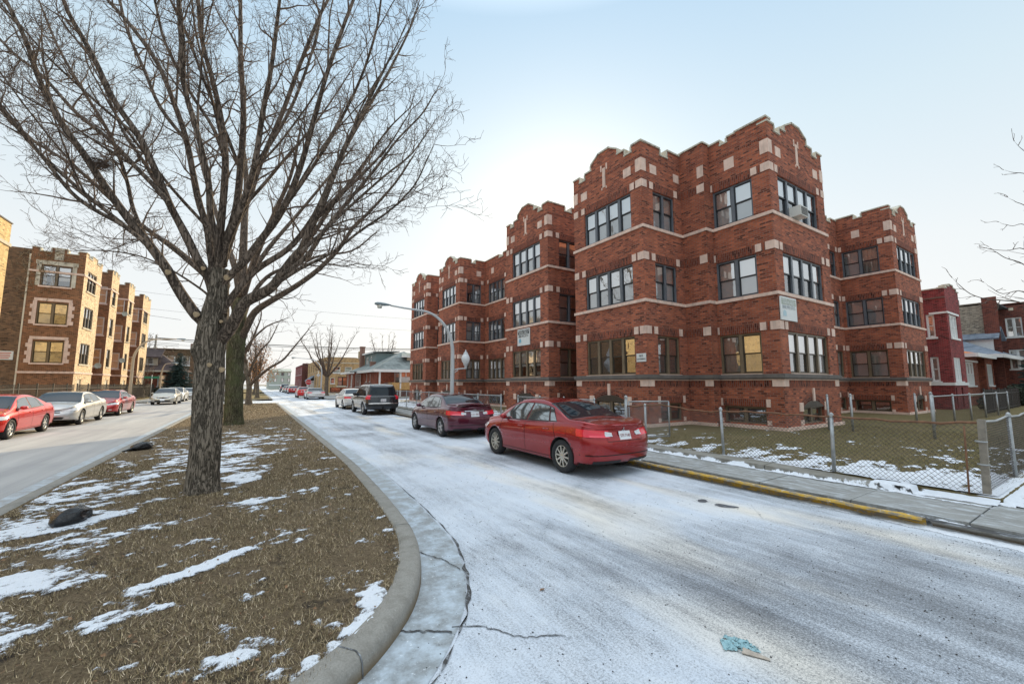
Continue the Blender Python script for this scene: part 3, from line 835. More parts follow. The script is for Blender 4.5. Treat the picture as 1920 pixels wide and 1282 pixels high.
def shade_mesh(w, h, kind, drop):
    key = (round(w,2), round(h,2), kind, round(drop,2))
    if key in _scache: return _scache[key]
    mb = MB(); z0 = h*(1-drop)+.02; z1 = h-.03; y = .112
    n = 12
    if kind == 'curtain':
        for i in range(n):
            a, b = .04+(w-.08)*i/n, .04+(w-.08)*(i+1)/n; ya, yb = y+.022*math.sin(i*2.1), y+.022*math.sin((i+1)*2.1)
            mb.face([(a,ya,z0),(b,yb,z0),(b,yb,z1),(a,ya,z1)], 0, None, True)
    elif kind == 'drawn':      # two panels pulled aside
        for s0, s1 in ((.04,w*.36),(w*.62,w-.04)):
            for i in range(5):
                a, b = s0+(s1-s0)*i/5, s0+(s1-s0)*(i+1)/5; ya, yb = y+.02*math.sin(i*2.3), y+.02*math.sin((i+1)*2.3)
                mb.face([(a,ya,.05),(b,yb,.05),(b,yb,z1),(a,ya,z1)], 0, None, True)
    else:
        mb.face([(.04,y,z0),(w-.04,y,z0),(w-.04,y+.006,z1),(.04,y+.006,z1)], 0)
        if kind == 'shade': mb.box(.04,y-.006,z0-.02,w-.04,y+.006,z0)
    mat = {'shade': M['shade'], 'curtain': M['curtain'], 'drawn': M['curtain'], 'blind': M['blind']}[kind]
    o = mb.build(kind, mat); me = o.data; bpy.data.objects.remove(o); _scache[key] = me; return me
def put(name, me, parent, loc=(0,0,0), rz=0.0):
    o = bpy.data.objects.new(name, me); COL.objects.link(o); o.parent = parent; o.location = loc; o.rotation_euler = (0,0,rz); return o
def add_window(bld, F, u, z, w, h, style, shade=None, depth=.06):
    me_f, me_p = window_meshes(w, h, style)
    f = put('window', me_f, bld, F.p(u, -depth, z), F.ang)
    put('pane', me_p, f)
    if shade:
        kind, drop = shade
        put({'shade':'roller_shade','curtain':'curtain','drawn':'curtain','blind':'slat_blind'}[kind], shade_mesh(w, h, kind, drop), f)
    return f
def pick_shade(rng, bias=.8):
    r = rng.random()
    if r > bias: return None
    r = rng.random()
    if r < .62: return ('shade', 1.0)
    if r < .76: return ('shade', rng.choice([.45,.55,.7]))
    if r < .86: return ('curtain', 1.0)
    if r < .94: return ('blind', 1.0)
    return ('drawn', 1.0)

STOREYS = [(2.18,3.70),(5.12,6.64),(8.10,9.62)]
def mirror(prof, W): return [(W-u, z) for (u, z) in reversed(prof)]
GABLE = lambda W: [(0,11.53),(.11*W,11.53),(.11*W,11.27),(.205*W,11.27),(.205*W,11.55),(.305*W,11.55),(.305*W,11.80),(.5*W-.33,12.10),(.5*W+.33,12.10),(.695*W,11.80),(.695*W,11.55),(.795*W,11.55),(.795*W,11.27),(.89*W,11.27),(.89*W,11.53),(W,11.53)]
def parapet(mbw, mbc, F, prof, zb=11.0, th=.30, wall_mat=0):
    """stepped brick parapet with a stone coping following every step"""
    for (a, za), (b, zb_) in zip(prof[:-1], prof[1:]):
        if b-a < 1e-4:
            # vertical step: coping on the riser
            lo, hi = min(za,zb_), max(za,zb_); sgn = -1 if zb_ > za else 1
            u0, u1 = (a-.0, a+.075*sgn)
            fbox(mbc, F, min(u0,u1), max(u0,u1), -th-.03, .035, lo+.07, hi+.002)
            continue
        mbw.face([F.p(a,0,zb),F.p(b,0,zb),F.p(b,0,zb_),F.p(a,0,za)], wall_mat, [(a,zb),(b,zb),(b,zb_),(a,za)])
        mbw.face([F.p(a,-th,zb),F.p(b,-th,zb),F.p(b,-th,zb_),F.p(a,-th,za)][::-1], wall_mat, [(a,zb),(b,zb),(b,zb_),(a,za)][::-1])
        e = .045
        mbc.hull8([F.p(a-e*.4,-th-.04,za),F.p(a-e*.4,.05,za),F.p(b+e*.4,.05,zb_),F.p(b+e*.4,-th-.04,zb_),F.p(a-e*.4,-th-.04,za+.065),F.p(a-e*.4,.05,za+.065),F.p(b+e*.4,.05,zb_+.065),F.p(b+e*.4,-th-.04,zb_+.065)])
    for k_, (u, z) in enumerate((prof[0], prof[-1])):     # close the ends, a little inside so that they never share a plane with the next wall
        u = u+.012 if k_ == 0 else u-.012
        mbw.face([F.p(u,0,zb),F.p(u,-th,zb),F.p(u,-th,z),F.p(u,0,z)], wall_mat)

class Block:
    """collects the masonry of one apartment building"""
    def __init__(s, label, name='apartment_building', cat='building', bricks=('brick','soldier'), group=None, loc=(0,0,0), seed=1):
        s.e = empty(name, label, cat, (0,0,0), 0, group); s.rng = random.Random(seed)
        s.w = MB(); s.st = MB(); s.cp = MB(); s.lg = MB(); s.bw = []; s.bricks = bricks; s.parts = []
    def facade(s, O, N, W, cols=(), prof=None, corner=(1,1), base=(), ends=(1,1), style=('brown','grey','grey'), shades=.94, attic=True, plaque=None, sills=True, cross=False, plinth=True, shade_fix=None, z0=.12):
        F = Facade(O, N, W); holes = []; s.st = MB(); s.cp = MB(); s.lg = MB(); s.parts.append((s.st, s.cp, s.lg))
        for (u0, u1, n) in cols:
            for (za, zb) in STOREYS: holes.append((u0,u1,za,zb))
        for b in base: holes.append((b[0],b[1],b[2],b[3]))
        wall_quads(s.w, F, z0, 11.0, holes)
        prof = prof or [(0,11.55),(W,11.55)]
        parapet(s.w, s.cp, F, prof)
        # storeys
        for si, (za, zb) in enumerate(STOREYS):
            # soldier course over the windows, the full length of the wall
            fplate(s.w, F, .0, W, zb+.01, zb+.33, .006, 1, False)
            if corner[0]: s.block(F, 0, .30, zb+.04, zb+.35, .016)
            if corner[1]: s.block(F, W-.30, W, zb+.04, zb+.35, .016)
            for (u0, u1, n) in cols:
                s.block(F, u0-.20, u0+.02, zb+.05, zb+.34, .016); s.block(F, u1-.02, u1+.20, zb+.05, zb+.34, .016)
            if si > 0 and sills:
                s.band('sill_band', F, -.045*ends[0], W+.045*ends[1], -.05, .050, za-.135, za-.015)
            for (u0, u1, n) in cols:
                wu = (u1-u0)/n
                for k in range(n):
                    sh = pick_shade(s.rng, shades)
                    if shade_fix and (si, k) in shade_fix: sh = shade_fix[(si,k)]
                    add_window(s.e, F, u0+wu*k, za, wu, zb-za, style[si], sh)
        # ledge and belt under the first storey
        fbox(s.lg, F, -.09*ends[0], W+.09*ends[1], -.04, .10, 2.03, 2.16)
        fbox(s.lg, F, -.06*ends[0], W+.06*ends[1], -.04, .07, 1.985, 2.03)
        s.block(F, 0, W, 1.945, 1.982, .02)
        if cols:
            for (u0, u1, n) in cols: s.band('window_sill', F, u0+.02, u1-.02, -.03, .075, 2.162, 2.182)
        fplate(s.w, F, 0, W, 1.70, 1.942, .006, 1, False)
        if corner[0]: s.block(F, 0, .36, 1.715, 1.945, .018)
        if corner[1]: s.block(F, W-.36, W, 1.715, 1.945, .018)
        # attic ornaments
        if attic:
            fplate(s.w, F, 0, W, 10.92, 11.0, .004, 1, False)
            for q, on in ((0,corner[0]),(1,corner[1])):
                if on:
                    a = 0 if q == 0 else W-.28
                    s.block(F, a, a+.28, 10.33, 10.86, .018)
                    if not (cross if plaque is None else plaque): continue
                    a = .52 if q == 0 else W-.92
                    s.block(F, a, a+.40, 10.34, 10.72, .016)
        if cross:
            c = W*.5
            s.block(F, c-.085, c+.085, 10.44, 11.34, .02)
            s.block(F, c-.20, c-.13, 11.22, 11.50, .018); s.block(F, c+.13, c+.20, 11.22, 11.50, .018)
            s.block(F, c-.16, c-.10, 10.36, 10.46, .018); s.block(F, c+.10, c+.16, 10.36, 10.46, .018)
        # basement openings
        for b in base:
            u0, u1, za, zb = b[:4]; arch = len(b) > 4 and b[4] == 'arch'
            n = b[5] if len(b) > 5 else 2
            wu = (u1-u0)/n
            me_f = window_meshes(wu, zb-za, 'brown')
            for k in range(n):
                f = put('basement_window', me_f[0], s.e, F.p(u0+wu*k, -.09, za), F.ang); put('pane', me_f[1], f)
            if arch:
                # brick arch with springers and a keystone
                c = (u0+u1)/2; ru = (u1-u0)/2; rise = .24; k = 12
                for i in range(k):
                    t0, t1 = -1+2*i/k, -1+2*(i+1)/k
                    f0, f1 = zb-.02+rise*(1-t0*t0), zb-.02+rise*(1-t1*t1)
                    s.w.face([F.p(c+ru*t0,.01,f0),F.p(c+ru*t1,.01,f1),F.p(c+ru*t1*1.06,.01,f1+.24),F.p(c+ru*t0*1.06,.01,f0+.24)], 1, [(0,ru*t0),(0,ru*t1),(.24,ru*t1),(.24,ru*t0)])
                    s.w.face([F.p(c+ru*t0,.004,zb-.03),F.p(c+ru*t1,.004,zb-.03),F.p(c+ru*t1,.004,f1),F.p(c+ru*t0,.004,f0)], 2)
                s.block(F, c-.07, c+.07, zb+.20, zb+.68, .05)
                for sg in (-1,1):
                    a = c+sg*(ru+.14); s.block(F, a-.14, a+.14, zb-.16, zb+.16, .03)
                    s.block(F, a-.12, a+.12, za-.02, za+.16, .03)
            else:
                fplate(s.w, F, u0-.06, u1+.06, zb+.012, zb+.27, .008, 1, False)
                for a in (u0-.16, u1+.02):
                    s.block(F, a, a+.14, zb+.0, zb+.28, .022); s.block(F, a, a+.14, za-.02, za+.14, .022)
        if plinth: s.band('plinth', F, -.07*ends[0], W+.07*ends[1], -.05, .08, z0, .31)
        return F
    def block(s, F, u0, u1, z0, z1, d=.016):
        fplate(s.w, F, u0, u1, z0, z1, d, 3)
    def band(s, name, F, u0, u1, d0, d1, z0, z1):
        mb = MB(); fbox(mb, F, u0, u1, d0, d1, z0, z1); mb.build(name, M['stone'], s.e)
    def roof(s, x0, y0, x1, y1, z=10.75):
        mb = MB(); mb.face([(x0,y0,z),(x1,y0,z),(x1,y1,z),(x0,y1,z)]); return mb.build('roof', M['tar'], s.e)
    def plainwall(s, O, N, W, z0=.1, z1=11.5, mat=0):
        F = Facade(O, N, W); wall_quads(s.w, F, z0, z1, [], mat)
    def close(s):
        b0, b1 = s.bricks
        s.w.build('wall', [M[b0], M[b1], M['sash_brown'], M['stone']], s.e, uv=True)
        for st, cp, lg in s.parts:
            if st.f: st.build('stone_trim', M['stone'], s.e)
            if cp.f: cp.build('coping', M['coping'], s.e)
            if lg.f: lg.build('ledge', M['ledge'], s.e)

# ---- the corner building: two street bays, recesses between, a wing along the side street
b1 = Block('red brick three storey apartment block at the street corner, nearest of the row', seed=5)
full = ('shade',1.0)
gold = {(0,0): ('blind',1.0), (0,1): ('blind',1.0), (0,2): None, (0,3): None}
for si in (1,2):
    for k in range(4): gold[(si,k)] = full
A = b1.facade((12.64,14.43), (-1,0), 4.05, [(.72,3.48,4)], GABLE(4.05), base=[(1.15,2.95,.36,1.14,'arch',2)], cross=True, shade_fix=gold)
bs = {(0,0):('blind',1.0),(0,1):('blind',1.0),(1,0):('shade',.98),(1,1):('shade',.98),(2,0):full,(2,1):full}
b1.facade((12.64,10.38), (0,-1), 2.5, [(.66,2.02,2)], [(0,11.55),(1.16,11.55),(1.16,11.27),(1.66,11.27),(1.66,11.62),(2.5,11.62)], corner=(1,0), ends=(1,0), base=[(.69,2.05,.36,1.06,'flat',2)], shade_fix=bs, plaque=True)
b1.block(Facade((12.64,10.38),(0,-1),2.5), 2.02, 2.38, 10.36, 10.72)
cs = {(0,0):('curtain',1.0),(0,1):('curtain',1.0),(1,0):full,(1,1):full,(2,0):full,(2,1):full}
b1.facade((15.14,10.38), (-1,0), 1.08, [], [(0,11.70),(1.08,11.70)], corner=(0,0), ends=(0,1), attic=False)
b1.facade((15.14,9.30), (0,-1), .45, [], [(0,11.70),(.45,11.70)], corner=(0,0), ends=(1,0), attic=False, plinth=False)
b1.facade((15.59,9.30), (-1,0), 2.28, [(.06,1.64,2)], [(0,11.66),(.50,11.66),(.50,11.45),(.80,11.45),(.80,11.66),(1.12,11.66)] + [(1.12,11.70),(2.28,11.70)], corner=(0,1), ends=(0,1), base=[(.10,1.66,.36,.98,'flat',2)], shade_fix=cs)
ds = {(2,0):('shade',.5),(2,1):('shade',.5),(2,2):('shade',.5),(2,3):('shade',.5)}
D = b1.facade((15.59,7.02), (0,-1), 4.55, [(.58,3.86,4)], GABLE(4.55), base=[(1.30,3.05,.36,.98,'arch',2)], cross=True, shade_fix=ds)
b1.plainwall((20.14,7.02), (1,0), 2.73)
b1.facade((20.14,9.75), (0,-1), 9.26, [(1.2,2.6,2),(4.2,5.6,2),(8.02,8.86,1)], [(0,11.6),(7.9,11.6),(7.9,11.35),(8.4,11.35),(8.4,11.6),(9.26,11.6)], corner=(0,0), ends=(0,0), base=[(8.0,8.9,.36,1.06,'flat',1)])
b1.facade((29.40,9.75), (-1,0), 2.45, [(.14,1.86,2)], [(0,11.7),(.86,11.7),(.86,11.45),(1.26,11.45),(1.26,11.7),(2.45,11.7)], corner=(0,1), ends=(0,1), base=[(.2,1.8,.30,.92,'flat',2)])
b1.facade((29.40,7.30), (0,-1), 4.5, [(.72,3.98,4)], GABLE(4.5), base=[(1.5,3.0,.34,1.0,'arch',2)], cross=True)
b1.plainwall((33.90,7.30), (1,0), 12.7); b1.plainwall((33.9,20.0), (0,1), 10); b1.plainwall((23.9,20.0),(1,0),5.57); b1.plainwall((23.9,14.43), (0,1), 11.26)
b1.roof(12.7,10.4,23.9,14.4); b1.roof(15.62,7.1,20.1,10.6,10.74); b1.roof(23.9,9.8,33.8,20,10.75); b1.roof(29.5,7.4,33.8,9.9,10.74); b1.roof(20.1,9.8,23.95,10.5,10.74)
for k, (a, b) in enumerate((('stone','stone'),)): pass
# diaper panels of raised brick in the attic and two small plaques on the recess
F = Facade((15.59,9.30), (-1,0), 2.28)
b1.block(F, .62, 1.02, 10.33, 10.78, .016)
F = Facade((15.14,10.38), (-1,0), 1.08); b1.block(F, .80, 1.08, 10.28, 10.76, .018); b1.block(F, .76, 1.08, 9.64, 9.98, .018); b1.block(F, .76, 1.08, 6.66, 7.0, .018); b1.block(F, .76, 1.08, 3.72, 4.06, .018); b1.block(F, .74, 1.08, 1.715, 1.945, .018)
F = Facade((29.40,9.75), (-1,0), 2.45); b1.block(F, .70, 1.08, 10.33, 10.76, .016)
b1.close()

b2 = Block('second red brick apartment block from the corner, with a black headed notice', seed=11)
fx = {}
for si in range(3):
    for k in range(4): fx[(si,k)] = ('shade',1.0) if si else ('shade',.6)
A2 = b2.facade((12.85,21.0), (-1,0), 4.2, [(.66,3.48,4)], GABLE(4.2), base=[(1.1,3.0,.36,1.10,'arch',2)], cross=True, shade_fix=fx)
b2.facade((12.85,16.80), (0,-1), 2.5, [(.74,2.2,2)], [(0,11.55),(1.16,11.55),(1.16,11.27),(1.66,11.27),(1.66,11.55),(2.5,11.55)], corner=(1,0), ends=(1,0), base=[(.69,2.05,.36,1.06,'flat',2)])
b2.plainwall((15.35,16.8), (0,-1), 9.0)
b2.plainwall((21.0,21.0), (0,1), 8.15)
b2.facade((15.25,28.2), (-1,0), 7.3, [(.55,3.0,4),(4.2,5.6,2)], [(0,11.55),(2.2,11.55),(2.2,11.3),(2.8,11.3),(2.8,11.55),(4.5,11.55),(4.5,11.3),(5.1,11.3),(5.1,11.55),(7.3,11.55)], corner=(0,0), ends=(0,0), base=[(.6,2.9,.36,1.06,'flat',2)])
b2.facade((13.05,32.4), (-1,0), 4.15, [(.66,3.42,4)], GABLE(4.15), base=[(1.1,3.0,.36,1.10,'arch',2)], cross=True)
b2.facade((13.05,28.25), (0,-1), 2.25, [(.60,1.86,2)], [(0,11.55),(.95,11.55),(.95,11.27),(1.35,11.27),(1.35,11.55),(2.25,11.55)], corner=(1,0), ends=(1,0), base=[(.62,1.8,.36,1.06,'flat',2)])
b2.plainwall((24.0,32.4),(0,1),10.95); b2.plainwall((24.0,16.8),(1,0),15.6)
b2.roof(12.9,16.9,24,20.9); b2.roof(15.3,20.8,24,28.4,10.74); b2.roof(13.1,28.3,24,32.3)
F = Facade((13.05,28.25), (0,-1), 2.25); b2.block(F, 1.45, 1.85, 10.30, 10.72, .016)
F = Facade((15.25,28.2), (-1,0), 7.3)
for u in (1.0, 3.3): b2.block(F, u, u+.4, 10.35, 10.8, .016)
b2.close()
b3 = Block('red brick apartment block third from the street corner, at the far end of the row', seed=17)
b3.facade((12.75,38.7), (-1,0), 4.3, [(.66,3.5,4)], GABLE(4.3), base=[(1.2,3.1,.36,1.10,'arch',2)], cross=True, ends=(1,1))
b3.facade((12.75,34.4), (0,-1), 2.4, [(1.0,2.3,2)], [(0,11.55),(2.4,11.55)], corner=(1,0), ends=(1,0))
b3.plainwall((15.15,34.4),(0,-1),9); b3.plainwall((24.0,38.7),(0,1),11.25); b3.plainwall((24.0,34.4),(1,0),4.3)
b3.roof(12.8,34.5,24,38.6)
b3.close()

# ---- notices fixed to the walls
def notice(name, label, F, u0, u1, z0, z1, d=.04, back=None):
    mb = MB(); c = F.p((u0+u1)/2, 0, z0)
    e = empty(name, label, 'sign', c, F.ang)
    w_, h_ = u1-u0, z1-z0
    mb.box(-w_/2,-d-.02,0,w_/2,-.022,h_); mb.build('panel', back or M['signwhite'], e)
    return e, w_, h_, d+.02
M['signwhite'] = plain('sign_white', (.70,.72,.71), .45, var=.05, scale=2)
M['sign_ink'] = plain('sign_ink', (.035,.04,.045), .5)
M['sign_faded'] = plain('sign_faded_green', (.40,.44,.37), .5, var=.12, scale=3)
M['sign_greyink'] = plain('sign_grey_ink', (.40,.43,.45), .5)
M['sign_blue'] = plain('sign_blue', (.18,.42,.55), .5, var=.1)
M['sign_paleblue'] = plain('sign_pale_blue', (.42,.58,.64), .5, var=.1)
def for_rent(name, label, F, u0, u1, z0, z1, faded):
    e, w_, h_, d = notice(name, label, F, u0, u1, z0, z1)
    bar = M['sign_faded'] if faded else M['sign_ink']; ink = M['sign_greyink'] if faded else M['sign_ink']
    mb = MB(); mb.box(-w_*.45,-d-.004,h_*.66,w_*.45,-d+.001,h_*.95); mb.build('band', bar, e)
    T = lambda x, z: Matrix.Translation((x,-d-.008,z)) @ Matrix.Rotation(math.pi/2, 4, 'X')
    text_mesh('APARTMENTS', w_*.145, M['signwhite'], 'lettering', e, T(0,h_*.875))
    text_mesh('AVAILABLE', w_*.145, M['signwhite'], 'lettering', e, T(0,h_*.735))
    text_mesh('888.993.5715', w_*.150, ink, 'lettering', e, T(0,h_*.555))
    # small house-shaped emblem
    mb = MB(); cx, cz, r = -w_*.28, h_*.28, w_*.11
    pts = [(cx+r*math.cos(t)*.9, -d-.006, cz+r*math.sin(t)) for t in [i*math.pi/8 for i in range(0,9)]] + [(cx-r*.9,-d-.006,cz-r*.7),(cx+r*.9,-d-.006,cz-r*.7)]
    mb.face(pts); mb.build('emblem', M['sign_paleblue'] if faded else M['sign_blue'], e)
    return e
for_rent('apartment_sign', 'faded white notice with phone number high on the corner of the nearest block', D, .04, 1.22, 4.07, 4.92, True)
for_rent('apartment_sign', 'white notice with black heading on the second block above first floor windows', A2, 1.32, 2.55, 3.98, 4.92, False)
e, w_, h_, d = notice('no_loitering_sign', 'small white no loitering notice beside the ground floor windows', A, 3.56, 4.02, 2.66, 2.98, .02)
T = lambda x, z: Matrix.Translation((x,-d-.006,z)) @ Matrix.Rotation(math.pi/2, 4, 'X')
text_mesh('NO', .12, M['sign_ink'], 'lettering', e, T(0,h_*.70)); text_mesh('LOITERING', .085, M['sign_ink'], 'lettering', e, T(0,h_*.32))
# window air conditioner on the top floor
e = empty('air_conditioner', 'white window air conditioner sticking out of a top floor window', 'air conditioner', D.p(1.75,0,8.12), D.ang)
M['ac_white'] = plain('ac_casing', (.72,.71,.66), .5, var=.05)
mb = MB(); mb.box(-.30,-.34,.02,.30,.05,.40); mb.build('casing', M['ac_white'], e)
mb = MB()
for k in range(9): mb.box(-.26,-.352,.06+k*.035,.26,-.336,.075+k*.035)
mb.build('grille', M['sash'], e)
